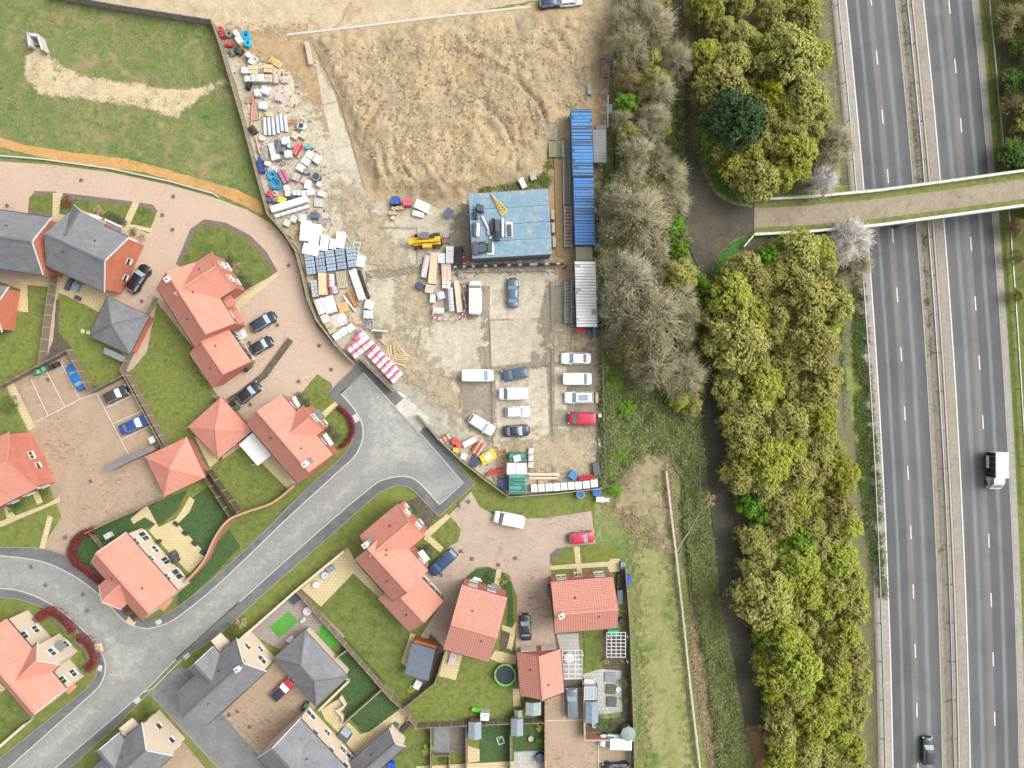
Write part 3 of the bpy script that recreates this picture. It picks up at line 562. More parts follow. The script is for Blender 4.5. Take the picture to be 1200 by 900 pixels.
sheet('bank_grass', [(834, 322), (842, 301), (862, 283), (886, 271), (900, 270), (880, 280), (852, 306), (840, 330)], bpy.data.materials['lush_bank'], rough=(3, .6))
# ================================================================ motorway
def ribbon(name, o0, o1, z, mat, y0=-140, y1=140, step=4.0, thick=0, parent=None, uv=True, kind='structure'):
    ys = np.arange(y0, y1 + .01, min(step, y1 - y0)); vs = []; fs = []; uvs = []
    for y in ys:
        lx = line_x(y); vs += [(lx + o0, y, z), (lx + o1, y, z)]
        if thick: vs += [(lx + o0, y, z - thick), (lx + o1, y, z - thick)]
        uvs += [(o0, y), (o1, y)]
    q = 4 if thick else 2
    for i in range(len(ys) - 1):
        a = i * q; fs.append((a, a + 1, a + q + 1, a + q))
        if thick: fs += [(a + 2, a, a + q, a + q + 2), (a + 1, a + 3, a + q + 3, a + q + 1)]
    if thick: fs += [(0, 2, 3, 1), ((len(ys) - 1) * q, (len(ys) - 1) * q + 1, (len(ys) - 1) * q + 3, (len(ys) - 1) * q + 2)]
    o = MB().add(vs, fs).build(name, mat, parent)
    if uv and not thick:
        l = o.data.uv_layers[0].data
        for p in o.data.polygons:
            for li in p.loop_indices: l[li].uv = uvs[o.data.loops[li].vertex_index]
    if kind and parent is None: o['kind'] = kind
    return o
mk = S * (H - MZ) / H
def carriageway(name, w, tracks):
    m, t, b = newmat(name); v = tcoord(t, 'UV'); sx = t.nodes.new('ShaderNodeSeparateXYZ'); t.links.new(v, sx.inputs[0])
    wob = noise(t, v, .05, 3); ad = t.nodes.new('ShaderNodeMath'); ad.operation = 'MULTIPLY_ADD'; t.links.new(wob, ad.inputs[0]); ad.inputs[1].default_value = .35; t.links.new(sx.outputs[0], ad.inputs[2])
    mr = t.nodes.new('ShaderNodeMapRange'); t.links.new(ad.outputs[0], mr.inputs[0]); mr.inputs[1].default_value = w[0]; mr.inputs[2].default_value = w[1]
    c = rampnode(t, mr.outputs[0], tracks)
    mp = t.nodes.new('ShaderNodeMapping'); mp.inputs['Scale'].default_value = (2.2, .08, 1); t.links.new(v, mp.inputs[0])
    f = noise(t, mp.outputs[0], 1.2, 6, .7); c = mixc(t, 1.0, c, rampnode(t, f, [(.3, (.85, .85, .85, 1)), (.7, (1.12, 1.12, 1.12, 1))]), 'MULTIPLY')
    c = mixc(t, 1.0, c, rampnode(t, noise(t, v, .11, 6, .7, .6), [(.34, (.8, .8, .8, 1)), (.5, (1, 1, 1, 1)), (.7, (1.12, 1.11, 1.09, 1))]), 'MULTIPLY')
    f2 = noise(t, v, 9, 4, .8); c = mixc(t, 1.0, c, rampnode(t, f2, [(.3, (.85, .85, .85, 1)), (.65, (1.05, 1.05, 1.05, 1))]), 'MULTIPLY')
    t.links.new(c, b.inputs['Base Color']); b.inputs['Roughness'].default_value = .85; bump(t, b, f2, .2, .01); return m
A0, A1, A2, A3 = col(92, 95, 99), col(101, 103, 105), col(136, 138, 138), col(126, 124, 120)
west = carriageway('west_lane_surface', (0, 58 * mk), [(0, A0), (.2, A0), (.25, A2), (.30, A0), (.42, A0), (.47, A3), (.54, A3), (.60, A1), (.70, A1), (.77, A2), (.84, A1), (1, A0)])
east = carriageway('east_lane_surface', (90 * mk, 149 * mk), [(0, A3), (.1, A1), (.22, A1), (.28, A2), (.36, A1), (.46, A3), (.52, A3), (.57, A0), (.70, A0), (.76, A2), (.82, A0), (1, A0)])
G_CENT = ground('central_concrete', [col(158, 150, 138), col(144, 137, 126), col(168, 160, 148)], big=.15, mid=.8, fine=6, bumps=.15)
ribbon('hard_shoulder', -16.5 * mk, 0.3, MZ + .02, G_SHOULD)
ribbon('carriageway', 0 * mk, 58.5 * mk, MZ + .03, west)
ribbon('central_reserve', 58 * mk, 92 * mk, MZ + .024, G_CENT)
ribbon('carriageway', 89.5 * mk, 149 * mk, MZ + .034, east)
ribbon('hard_shoulder', 148.6 * mk, 156 * mk, MZ + .022, G_SHOULD)
ribbon('gravel_median', 60.5 * mk, 67 * mk, MZ + .04, ground('median_gravel', [col(170, 160, 142), col(152, 142, 124), col(182, 172, 156)], big=.3, mid=1, fine=5, wear=[(col(110, 118, 70), .25, .6, .66)]))
JT = paint(108, 104, 98, .9, .3, 2)
ribbon('drain_slot', -9.3 * mk, -8.2 * mk, MZ + .04, JT); ribbon('drain_slot', 78.6 * mk, 79.8 * mk, MZ + .05, JT)
for o0, w in ((-.55, 1.1), (90, 1.1)): ribbon('edge_line', o0 * mk, (o0 + w + .4) * mk, MZ + .05, WHITE_LINE)
for o0 in (57.8, 147.6): ribbon('edge_line', o0 * mk, (o0 + 1.0) * mk, MZ + .05, paint(196, 190, 178, .8, .3, 1))
for off, y0 in ((29.6, 0), (120.6, 10)):
    py = y0 - 70 * 6 if True else 0
    k = 0
    while py < 1400:
        Y = -(py + 1 - 450) * mk; L = 16.5 * mk
        ribbon('lane_dash', (off - .65) * mk, (off + .65) * mk, MZ + .05, WHITE_LINE, y0=Y - L / 2, y1=Y + L / 2, step=L)
        py += 69.5
# ================================================================ houses
def rc(r, g, b): return col(r, g, b, 1.3)
RED = tiled('terracotta_roof_tiles', rc(210, 150, 132), rc(202, 140, 122), rc(176, 114, 98), .30, .34, .03, patch=rc(196, 122, 100), var=.8, spots=rc(176, 120, 100), offset=0.0, bstr=.6, bdist=.04)  # darker lines between tiles: course shadows painted into the colour
RED2 = tiled('pale_terracotta_roof_tiles', rc(216, 157, 139), rc(208, 147, 129), rc(160, 102, 88), .36, .40, .05, patch=rc(198, 130, 110), var=.8, spots=rc(176, 122, 104), offset=0.0, bstr=.8, bdist=.05)  # course shadows painted in as the darker line colour
SLATE = tiled('slate_roof_tiles', rc(116, 117, 122), rc(108, 110, 116), rc(84, 86, 92), .5, .28, .02, patch=rc(132, 132, 134), var=.8, spots=rc(94, 96, 100), bstr=.5, bdist=.03)  # shadow under each slate course is painted as a darker line
BRICK = tiled('orange_brick', rc(208, 118, 86), rc(196, 106, 76), rc(180, 138, 116), .225, .075, .01, patch=col(170, 90, 62), bstr=.3, bdist=.01)
BRICKP = tiled('red_brick', rc(206, 122, 102), rc(192, 106, 88), rc(176, 132, 116), .225, .075, .01, patch=col(166, 92, 74), bstr=.3, bdist=.01)
CREAM = tiled('buff_brick', col(226, 210, 188, 1.45), col(220, 202, 178, 1.45), col(204, 190, 170, 1.45), .225, .075, .01, patch=col(212, 196, 172, 1.45), bstr=.3, bdist=.01)
UPVC = paint(240, 240, 238, .35, .06, 2, 'white_upvc'); GUT = paint(70, 72, 76, .5, .1)
RIDGE_R = paint(226, 158, 142, .85, .2, 3); RIDGE_S = paint(112, 114, 120, .8, .2, 3); LEAD = paint(140, 142, 148, .6, .2, 2)
m_, t_, b_ = newmat('window_glass'); b_.inputs['Base Color'].default_value = (.03, .04, .05, 1); b_.inputs['Roughness'].default_value = .06; b_.inputs['Specular IOR Level'].default_value = .8; GLASS = m_
GLASSL = newmat('pale_glass'); GLASSL[2].inputs['Base Color'].default_value = (.22, .27, .30, 1); GLASSL[2].inputs['Roughness'].default_value = .1; GLASSL = GLASSL[0]
DARK = paint(38, 38, 40, .6, .1); BLACK = paint(22, 22, 24, .5, .1)
def house(label, base, cat='house', name='house', group=None):
    return thing(name, label, cat, P(base[0], base[1], 0), group)
def gable(h, F1, F2, G, tile=RED, wall=BRICKP, ze=5.0, zr=8.2, ridge=None, verge=UPVC, over=.35, z0=0.0, gable_over=.12, windows=None, back_over=None):
    """gabled block: F1-F2 is one gable end at eaves level, the ridge runs away from it towards G"""
    a, b, g = (Vector(P(p[0], p[1], ze)[:2]) for p in (F1, F2, G))
    c = (a + b) / 2; w = (b - a); Wd = w.length; w.normalize(); n = Vector((-w.y, w.x))
    if (g - c).dot(n) < 0: n = -n
    L = abs((g - c).dot(n)); ridge = ridge or (RIDGE_R if tile in (RED, RED2) else RIDGE_S); verge = RIDGE_R if tile in (RED, RED2) and wall is not CREAM else verge
    def W_(u, v, z): p = c + w * u + n * v; return (p.x, p.y, z)     # u across, v along the ridge
    hw = Wd / 2; th = .14; mb = MB()
    for s in (-1, 1):
        A, B, Cc, D = W_(s * hw, 0, ze), W_(s * hw, L, ze), W_(0, L, zr), W_(0, 0, zr)
        up = [A, B, Cc, D]; dn = [(p[0], p[1], p[2] - th) for p in up]
        f = [(0, 1, 2, 3), (7, 6, 5, 4), (0, 4, 5, 1), (1, 5, 6, 2), (3, 7, 4, 0)]
        if s * (w.x * n.y - w.y * n.x) < 0: f = [tuple(reversed(q)) for q in f]
        mb.add(up + dn, f)
    r = mb.build('roof', tile, h)
    rb = MB(); rb.bar(W_(0, -.02, zr + .02), W_(0, L + .02, zr + .02), .26, .12)
    rc = rb.build('ridge_tiles', ridge, r)
    if L > 6:
        for s_, f_, k_ in ((-1, .35, .45), (1, .7, .3)): zv = zr + (ze - zr) * k_; MB().bbox(W_(s_ * hw * k_, L * f_, zv + .06), (.28, .28, .2), .4, .04).build('roof_vent', GUT, r)
    # wall prism
    g0, g1 = gable_over, L - (gable_over if back_over is None else back_over); hi = hw - over; ztop = ze + (zr - ze) * over / hw - th - .02; zp = zr - th - .05
    P5 = lambda v: [W_(-hi, v, z0), W_(hi, v, z0), W_(hi, v, ztop), W_(0, v, zp), W_(-hi, v, ztop)]
    vs = P5(g0) + P5(g1); fs = [(0, 1, 2, 3, 4), (9, 8, 7, 6, 5)] + [(i, 5 + i, 5 + (i + 1) % 5, (i + 1) % 5) for i in range(5)]
    if (w.x * n.y - w.y * n.x) < 0: fs = [tuple(reversed(f)) for f in fs]
    MB().add(vs, fs).build('wall', wall, h)
    # verge boards and gutters
    vb = MB()
    for s in (-1, 1):
        vb.bar(W_(s * hw, -.03, ze - .06), W_(0, -.03, zr - .04), .07, .24)
    vb.build('bargeboard', verge, h)
    for s in (-1, 1): MB().bar(W_(s * (hw + .06), 0, ze - .05), W_(s * (hw + .06), L, ze - .05), .13, .1).build('gutter', GUT, h)
    if windows:
        for (side, u, z, ww, hh) in windows:
            if side == 'g': p = W_(u, g0, z); nn = -n; tt = w
            elif side == 'b': p = W_(u, g1, z); nn = n; tt = w
            elif side == 'r': p = W_(hi, u, z); nn = w; tt = n
            else: p = W_(-hi, u, z); nn = -w; tt = n
            window(h, p, nn, tt, ww, hh)
    return dict(W=W_, L=L, hw=hw, hi=hi, n=n, w=w, c=c)
def window(h, p, nn, tt, ww, hh, door=False):
    """frame with a recessed pane, standing proud of the wall"""
    p = Vector(p); nn = Vector((nn.x, nn.y, 0)); tt = Vector((tt.x, tt.y, 0)); up = Vector((0, 0, 1)); fr = MB()
    q = lambda u, v, d: p + tt * u + up * v + nn * d
    fr.bar(q(-ww / 2, -hh / 2, .03), q(ww / 2, -hh / 2, .03), .1, .12); fr.bar(q(-ww / 2, hh / 2, .03), q(ww / 2, hh / 2, .03), .1, .1)
    for u in (-ww / 2, 0 if ww > .9 else ww / 2, ww / 2): fr.bar(q(u, -hh / 2, .03), q(u, hh / 2, .03), .08, .1)
    f = fr.build('door_frame' if door else 'window', UPVC, h)
    sl = MB().bar(q(-ww / 2 - .06, -hh / 2 - .08, .1), q(ww / 2 + .06, -hh / 2 - .08, .1), .2, .06).build('sill', UPVC, f)
    MB().add([q(-ww / 2, -hh / 2, .02), q(ww / 2, -hh / 2, .02), q(ww / 2, hh / 2, .02), q(-ww / 2, hh / 2, .02)], [(0, 1, 2, 3), (3, 2, 1, 0)][:1]).build('pane', GLASSL if door else GLASS, f)
def chimney(h, x, y, z=8.6, wall=None):
    p = P(x, y, z); c = MB().box((p[0], p[1], z - 1.0), (.75, .6, 2.0), .6).build('chimney', wall or UPVC, h)
    MB().box((p[0], p[1], z + .04), (.9, .75, .1), .6).build('capping', UPVC, c)
    MB().cyl((p[0], p[1], z + .25), .14, .36, 10).build('chimney_pot', paint(190, 120, 90, .8), c)
    MB().box((p[0] + .35, p[1] + .3, z - 1.25), (.9, .8, .5), .6).build('flashing', LEAD, c)
def hip(h, corners, r1, r2=None, tile=RED, wall=BRICKP, ze=2.4, zr=4.6, over=.3):
    """hipped roof on four eaves corners, ridge from r1 to r2 (or a point)"""
    cs = [Vector(P(x, y, ze)) for x, y in corners]; a = Vector(P(r1[0], r1[1], zr)); b = Vector(P(r2[0], r2[1], zr)) if r2 else a
    ar = sum(cs[i].x * cs[(i + 1) % 4].y - cs[(i + 1) % 4].x * cs[i].y for i in range(4))
    if ar < 0: cs = [cs[0], cs[3], cs[2], cs[1]]
    mb = MB(); ridge = RIDGE_R if tile in (RED, RED2) else RIDGE_S; hips = []
    if r2 is None:
        for i in range(4): mb.add([cs[i], cs[(i + 1) % 4], a], [(0, 1, 2)]); hips.append((cs[i], a))
    else:
        for i in range(4):
            p, q = cs[i], cs[(i + 1) % 4]; mid = (p + q) / 2; d = (q - p).normalized(); rd = (b - a).normalized()
            near = lambda v: a if (v - a).length < (v - b).length else b
            if abs(d.dot(rd)) > .7: mb.add([p, q, near(q), near(p)], [(0, 1, 2, 3)])
            else: mb.add([p, q, near(mid)], [(0, 1, 2)])
            hips.append((p, near(p)))
    k = len(mb.v); mb.add([(c.x, c.y, c.z - .12) for c in cs], [(3, 2, 1, 0)])
    for i in range(4): mb.add([cs[i], cs[(i + 1) % 4], (cs[(i + 1) % 4].x, cs[(i + 1) % 4].y, ze - .12), (cs[i].x, cs[i].y, ze - .12)], [(0, 3, 2, 1)])
    r = mb.build('roof', tile, h)
    rb = MB()
    for p, q in hips: rb.bar(p + Vector((0, 0, .03)), q + Vector((0, 0, .03)), .22, .1)
    if r2: rb.bar(a + Vector((0, 0, .04)), b + Vector((0, 0, .04)), .24, .1)
    rb.build('ridge_tiles', ridge, r)
    cen = sum(cs, Vector()) / 4; ins = []
    for i in range(4):
        d1 = (cs[(i + 1) % 4] - cs[i]).normalized(); d0 = (cs[(i - 1) % 4] - cs[i]).normalized(); ins.append(cs[i] + (d1 + d0) * over)
    vs = [(p.x, p.y, 0) for p in ins] + [(p.x, p.y, ze - .1) for p in ins]
    MB().add(vs, [(i, (i + 1) % 4, 4 + (i + 1) % 4, 4 + i) for i in range(4)] + [(4, 5, 6, 7)]).build('wall', wall, h)
    g = MB()
    for i in range(4): g.bar(cs[i] + Vector((0, 0, -.06)), cs[(i + 1) % 4] + Vector((0, 0, -.06)), .13, .1)
    g.build('gutter', GUT, h)
    return ins
def canopy(h, pts, z, mat, name='porch_canopy', th=.14):
    vs = [Vector(P(x, y, z)) for x, y in pts]; n = len(vs)
    if sum(vs[i].x * vs[(i + 1) % n].y - vs[(i + 1) % n].x * vs[i].y for i in range(n)) < 0: vs.reverse()
    mb = MB().add([tuple(v) for v in vs] + [(v.x, v.y, z - th) for v in vs], [tuple(range(n)), tuple(range(2 * n - 1, n - 1, -1))] + [(i, n + i, n + (i + 1) % n, (i + 1) % n) for i in range(n)])
    return mb.build(name, mat, h)
WIN2 = lambda L, n, ww=1.1: [(s, L * (i + .5) / n, z, ww, 1.1) for s in 'lr' for i in range(n) for z in (1.5, 4.0)]
def W4(L, sides='lr', n=3): return [(s, L * (i + .5) / n, z, 1.2, 1.15) for s in sides for i in range(n) for z in (1.45, 4.0)]
# --- slate houses top left
h = house('slate roofed house with red brick gable at the far left edge', (20, 285))
gable(h, (60, 255), (50, 322), (-60, 292), SLATE, BRICKP, zr=8.4, windows=W4(12))
h = house('slate roofed house with orange brick gable beside the black SUV', (110, 295))
gable(h, (151, 278), (122, 342), (68, 279), SLATE, BRICK, zr=8.1, windows=W4(9) + [('g', -1.0, 2.2, .9, 1.0), ('g', 1.6, 1.2, .9, .9)])
gable(h, (86, 240), (124, 262), (90, 292), SLATE, BRICK, zr=7.5, windows=[('g', -1.2, 1.5, 1.2, 1.2), ('g', 1.2, 1.5, 1.2, 1.2), ('g', 0, 4., 1.2, 1.2)])
canopy(h, [(124, 258), (142, 266), (138, 275), (122, 268)], 2.6, LEAD); canopy(h, [(123, 256), (143, 265), (142, 267), (122, 258)], 2.75, UPVC, 'fascia')
g = house('small hipped slate garage between two back lawns', (139, 382), 'garage', 'garage')
hip(g, [(125, 347.5), (175, 370), (152, 415.5), (105, 394)], (130, 380), None, SLATE, BRICK, zr=4.6)
canopy(g, [(122, 407), (147, 418), (143, 424), (121, 414)], 2.1, LEAD, 'log_store_roof')
g = house('slate garage with brick side wall cut by the left edge', (-6, 362), 'garage', 'garage')
gable(g, (10, 336), (2, 389), (-50, 355), SLATE, BRICK, 3.0, 5.4)
# --- large red house by the curved drive
h = house('large terracotta roofed house with annex between the green verge and the two dark cars', (240, 365))
gable(h, (229, 408), (276, 378), (205, 323), RED, BRICKP, windows=W4(11))
gable(h, (248, 295), (276, 338), (213, 345), RED, BRICKP, zr=7.9, windows=[('g', -1.4, 1.5, 1.4, 1.2), ('g', 1.4, 1.5, 1.0, 1.2), ('g', -1.2, 4.0, 1.1, 1.2), ('g', 1.2, 4.0, 1.1, 1.2)])
gable(h, (249, 454), (294, 423), (240, 402), RED, BRICKP, 3.2, 6.2, windows=[('r', 1.8, 1.3, 2.4, 2.1), ('r', 5.0, 1.3, 2.4, 2.1)])
canopy(h, [(259, 350), (270, 345), (277, 356), (266, 361)], 3.0, RED, 'porch_roof'); canopy(h, [(271, 367), (277, 363), (286, 376), (280, 380)], 2.9, RED, 'bay_roof')
chimney(h, 196, 327)
g = house('hipped terracotta garage beside the tall back lawn, north of its twin', (257, 502), 'garage', 'garage')
hip(g, [(259, 465), (295, 505), (256, 537.5), (220, 500)], (252.5, 503), None, RED, BRICKP, zr=4.3)
g = house('hipped terracotta garage at the corner of the brown car park, south of its twin', (206, 547), 'garage', 'garage')
hip(g, [(219, 512), (241, 559), (192.5, 582), (170, 535)], (199, 549), None, RED, BRICKP, zr=4.4)
h = house('terracotta roofed house with grey porch on the inside of the road bend', (335, 512))
gable(h, (290, 498), (331, 463), (372, 548), RED, BRICKP, windows=W4(11))
gable(h, (355, 475), (379, 504), (341, 515), RED, BRICKP, zr=7.2, windows=[('g', 0, 4.0, 1.4, 1.2), ('g', 1.2, 1.4, 1.0, 1.9)])
canopy(h, [(366, 484), (373, 479), (381, 488), (374, 493)], 2.8, LEAD); chimney(h, 357, 544)
canopy(h, [(342, 466), (346, 464), (352, 475), (348, 478)], 2.6, UPVC, 'bay_roof'); canopy(h, [(378, 510), (382, 507), (391, 520), (387, 523)], 2.6, UPVC, 'bay_roof')
h = house('terracotta roofed house with plain brick gable at the left edge below the car park', (0, 540))
gable(h, (10, 506), (43, 572), (-60, 574), RED, BRICKP, zr=8.3, windows=[('g', -.6, 2.6, 1.2, 1.0), ('g', 1.2, 2.2, .9, .9)] + W4(8))
h = house('terracotta roofed house with long cream window wall over a paved terrace', (158, 675))
d = gable(h, (107, 660), (148, 624), (189, 709), RED, CREAM, windows=[(s, u, z, w_, h_) for s in 'lr' for (u, z, w_, h_) in ((1.5, 1.3, 1.6, 1.9), (4.2, 1.3, 1.2, 1.2), (6.6, 1.3, 1.2, 1.9), (9.4, 1.3, 1.8, 2.0), (1.8, 4.0, 1.2, 1.1), (5.2, 4., 1., 1.1), (9., 4., 1.2, 1.1))])
gable(h, (116, 686), (142, 714), (152, 676), RED, CREAM, zr=7.2, windows=[('g', 0, 4., 1.2, 1.1)])
canopy(h, [(184, 712), (198, 698), (203, 703), (192, 716)], 2.8, RED, 'bay_roof')
h = house('terracotta roofed house with cream front gables behind the red hedge', (35, 785))
gable(h, (78, 807), (37, 842), (-22, 750), RED, CREAM, windows=W4(12, n=4))
gable(h, (44, 753), (70, 779), (28, 792), RED, CREAM, zr=7.7, windows=[('g', 0, 4.1, 1.3, 1.1), ('g', 0, 1.3, 1.1, 2.0)])
canopy(h, [(63, 757), (70, 750), (78, 757), (71, 764)], 2.9, LEAD); canopy(h, [(73, 807), (86, 800), (90, 805), (80, 814)], 3., RED, 'bay_roof')
h = house('slate roofed cream gabled house at the bottom edge left of the side drive', (140, 892))
gable(h, (166, 847), (202, 886), (96, 916), SLATE, CREAM, zr=8.2, windows=[('g', -1.3, 2.6, .9, 1.0), ('g', 1.6, 2.6, .9, 1.0)] + W4(8))
gable(h, (140, 859), (112, 881), (152, 902), SLATE, CREAM, zr=7.3, windows=[('g', 0, 4., 1.2, 1.1)])
canopy(h, [(139, 854), (154, 842), (162, 850), (146, 862)], 3.4, CREAM, 'bay_roof', .3)
h = house('slate roofed house with cream gable and long roof beside the side drive', (260, 798))
gable(h, (277, 748), (312, 787), (226, 830), SLATE, CREAM, zr=8.2, windows=[('g', -1.4, 4.0, .9, 1.), ('g', 1.7, 3.4, 1.5, 1.3), ('g', .4, 1.6, 1., 1.)])
gable(h, (250, 757.6), (221, 784.5), (260, 800), SLATE, CREAM, zr=7.3, windows=[('g', 0, 4., 1.2, 1.1)])
canopy(h, [(247, 751), (258, 742), (268, 752), (256, 762)], 3.4, CREAM, 'bay_roof', .3); chimney(h, 278, 784.5)
g = house('hipped slate double garage above the small red topped car', (364, 783), 'garage', 'garage')
hip(g, [(357, 738), (408, 793), (370, 828), (320, 772)], (352, 780), (368, 798.5), SLATE, CREAM, ze=2.8, zr=5.0)
h = house('slate roofed cream walled terrace running off the bottom edge', (360, 900))
gable(h, (352, 842), (302, 888), (392, 950), SLATE, CREAM, windows=[(s, u, z, w_, 1.2) for s in 'lr' for (u, z, w_) in ((1.2, 1.4, 1.8), (3.2, 4., .8), (5.0, 1.4, 1.), (6.8, 4., .8), (8.6, 1.4, 1.), (10.4, 1.4, 1.8), (10, 4., .8))])
g = house('low slate garage with cream gable beside a patio near the bottom edge', (450, 885), 'garage', 'garage')
gable(g, (456, 853), (475, 875), (398, 925), SLATE, CREAM, 2.6, 4.6)
# --- centre houses
h = house('terracotta roofed house with lower annex facing the rose coloured drive', (462, 665))
gable(h, (461, 705), (501.6, 668), (416, 655), RED, BRICKP, windows=W4(9))
gable(h, (466, 590), (498, 628), (442, 652), RED, BRICKP, zr=7.8, windows=[('g', -1.6, 1.4, 1.4, 1.2), ('g', 1.5, 1.4, 1., 1.9), ('g', -1.2, 4., 1.1, 1.2), ('g', 1.4, 4., 1.1, 1.2)])
gable(h, (480, 741), (519.5, 704), (455, 690), RED2, BRICKP, 3.0, 5.6, windows=[('r', 1.8, 1.3, 2.4, 2.1), ('r', 4.6, 1.3, 2.4, 2.1)])
chimney(h, 428, 639); canopy(h, [(489, 648), (495, 644), (504, 655), (498, 660)], 2.8, UPVC, 'bay_roof')
h = house('terracotta roofed house turned slightly, with the trampoline at its corner', (558, 725))
gable(h, (542, 685), (520, 761), (584, 737), RED2, BRICKP, ze=5., zr=8.2, windows=[('l', u, z, 1.3, 1.2) for u in (1.6, 4.6) for z in (1.4, 4.)] + [('r', u, z, 1.3, 1.2) for u in (1.6, 4.6) for z in (1.4, 4.)])
canopy(h, [(553, 679), (556, 676), (563, 678), (565, 682)], 2.9, UPVC, 'bay_roof'); canopy(h, [(574, 686), (577, 683), (588, 688), (586, 692)], 2.9, LEAD)
h = house('squarish terracotta roofed house with cream front path and the red car above it', (685, 705))
gable(h, (646, 682), (651, 742), (721, 707), RED2, BRICKP, zr=8.2, windows=[('l', u, z, 1.5, 1.2) for u in (1.7, 7.6) for z in (1.4, 4.)] + [('l', 4.4, 1.1, 1.1, 2.0)] + [('r', u, z, 1.5, 1.2) for u in (1.7, 4.6, 7.6) for z in (1.4, 4.)])
chimney(h, 658, 722)
g = house('terracotta roofed double garage with two white doors beside the trampoline', (632, 790), 'garage', 'garage')
d = gable(g, (606, 765), (657, 761), (635, 813), RED2, BRICKP, 2.6, 4.8)
for u in (-1.6, 1.6):
    p = Vector(d['W'](u, .06, 1.1)); MB().bar(p - Vector((d['w'].x, d['w'].y, 0)) * 1.2, p + Vector((d['w'].x, d['w'].y, 0)) * 1.2, .08, 2.1).build('garage_door', UPVC, g)
g = house('blue grey flat roofed garden room with timber deck between two lawns', (492, 777), 'garden room', 'garden_room')
canopy(g, [(483, 753.6), (510, 761), (502, 798), (474, 790)], 2.7, paint(106, 118, 134, .7, .2, 1.5), 'roof', .25)
canopy(g, [(485, 757), (508, 763), (500, 795), (477, 788)], 2.44, paint(120, 90, 64, .8), 'wall', 2.4)
canopy(g, [(486, 750), (512, 757), (510, 762), (484, 755)], 2.0, paint(196, 124, 66, .7), 'front_screen', 1.9)
def shed(label, x0, y0, x1, y1, c=(150, 166, 178), z=2.2, cat='shed', name='garden_shed'):
    g = house(label, ((x0 + x1) / 2, (y0 + y1) / 2), cat, name)
    canopy(g, [(x0 + .6, y0 + .6), (x1 - .6, y0 + .6), (x1 - .6, y1 - .6), (x0 + .6, y1 - .6)], z - .12, paint(132, 110, 88, .8), 'wall', z - .14)
    a, b, c_, d = (Vector(P(x, y, z)) for x, y in ((x0, y0), (x1, y0), (x1, y1), (x0, y1))); m1 = (a + b) / 2 + Vector((0, 0, .35)); m2 = (c_ + d) / 2 + Vector((0, 0, .35))
    MB().add([a, m1, m2, d, b, c_], [(0, 3, 2, 1), (1, 2, 5, 4)]).add([a, b, m1, d, c_, m2], [(0, 1, 2), (3, 5, 4)]).build('roof', paint(*c, .7, .2, 2), g); return g
shed('grey felt roofed shed beside the dark gravel garden', 549, 846, 564, 866, (150, 166, 178))
shed('grey felt roofed shed at the head of the middle small lawn', 599, 842, 613, 862, (146, 164, 172))
shed('pale blue grey shed below the terracotta double garage', 616, 823, 634, 838, (160, 176, 182))
shed('long grey shed roof in the walled patio garden', 686, 822, 701, 847, (140, 158, 176))
shed('small green grey felt shed on the cream side path', 603, 832, 612, 842, (150, 164, 140), 1.6)
g = house('pale green octagonal summerhouse at the garden corner by the meadow', (735, 852), 'summerhouse', 'summerhouse')
def octa(g, cx, cy, r, z, mat, wall):
    c = P(cx, cy, 0); MB().cyl((c[0], c[1], z / 2), r * .92, z, 8).build('wall', wall, g); MB().cyl((c[0], c[1], z + .15), r, .3, 8, .05).build('roof', mat, g)
octa(g, 734, 853, 1.2, 2.0, paint(150, 172, 166, .8), paint(120, 110, 90, .8))
g = house('glass greenhouse above the long grey shed', (692, 812), 'greenhouse', 'greenhouse')
canopy(g, [(685, 805), (699, 805), (699, 820), (685, 820)], 2.0, GLASSL, 'glazing', 1.9)
fr = MB(); q = [P(x, y, 2.03) for x, y in ((685, 805), (699, 805), (699, 820), (685, 820))]
for i in range(4): fr.bar(q[i], q[(i + 1) % 4], .07)
for k in (.25, .5, .75): fr.bar(Vector(q[0]).lerp(Vector(q[1]), k), Vector(q[3]).lerp(Vector(q[2]), k), .05)
fr.build('frame', UPVC, g)
g = house('large white gazebo canopy over the patio beside the bend house', (299, 527), 'canopy', 'garden_canopy')
canopy(g, [(280, 521), (296, 507), (318, 533), (302, 546)], 2.6, UPVC, 'cover', .08)
pb = MB()
for x, y in ((282, 521), (296, 510), (315, 533), (302, 543)): c = P(x, y, 0); pb.box((c[0], c[1], 1.25), (.08, .08, 2.5))
pb.build('leg', UPVC, g)
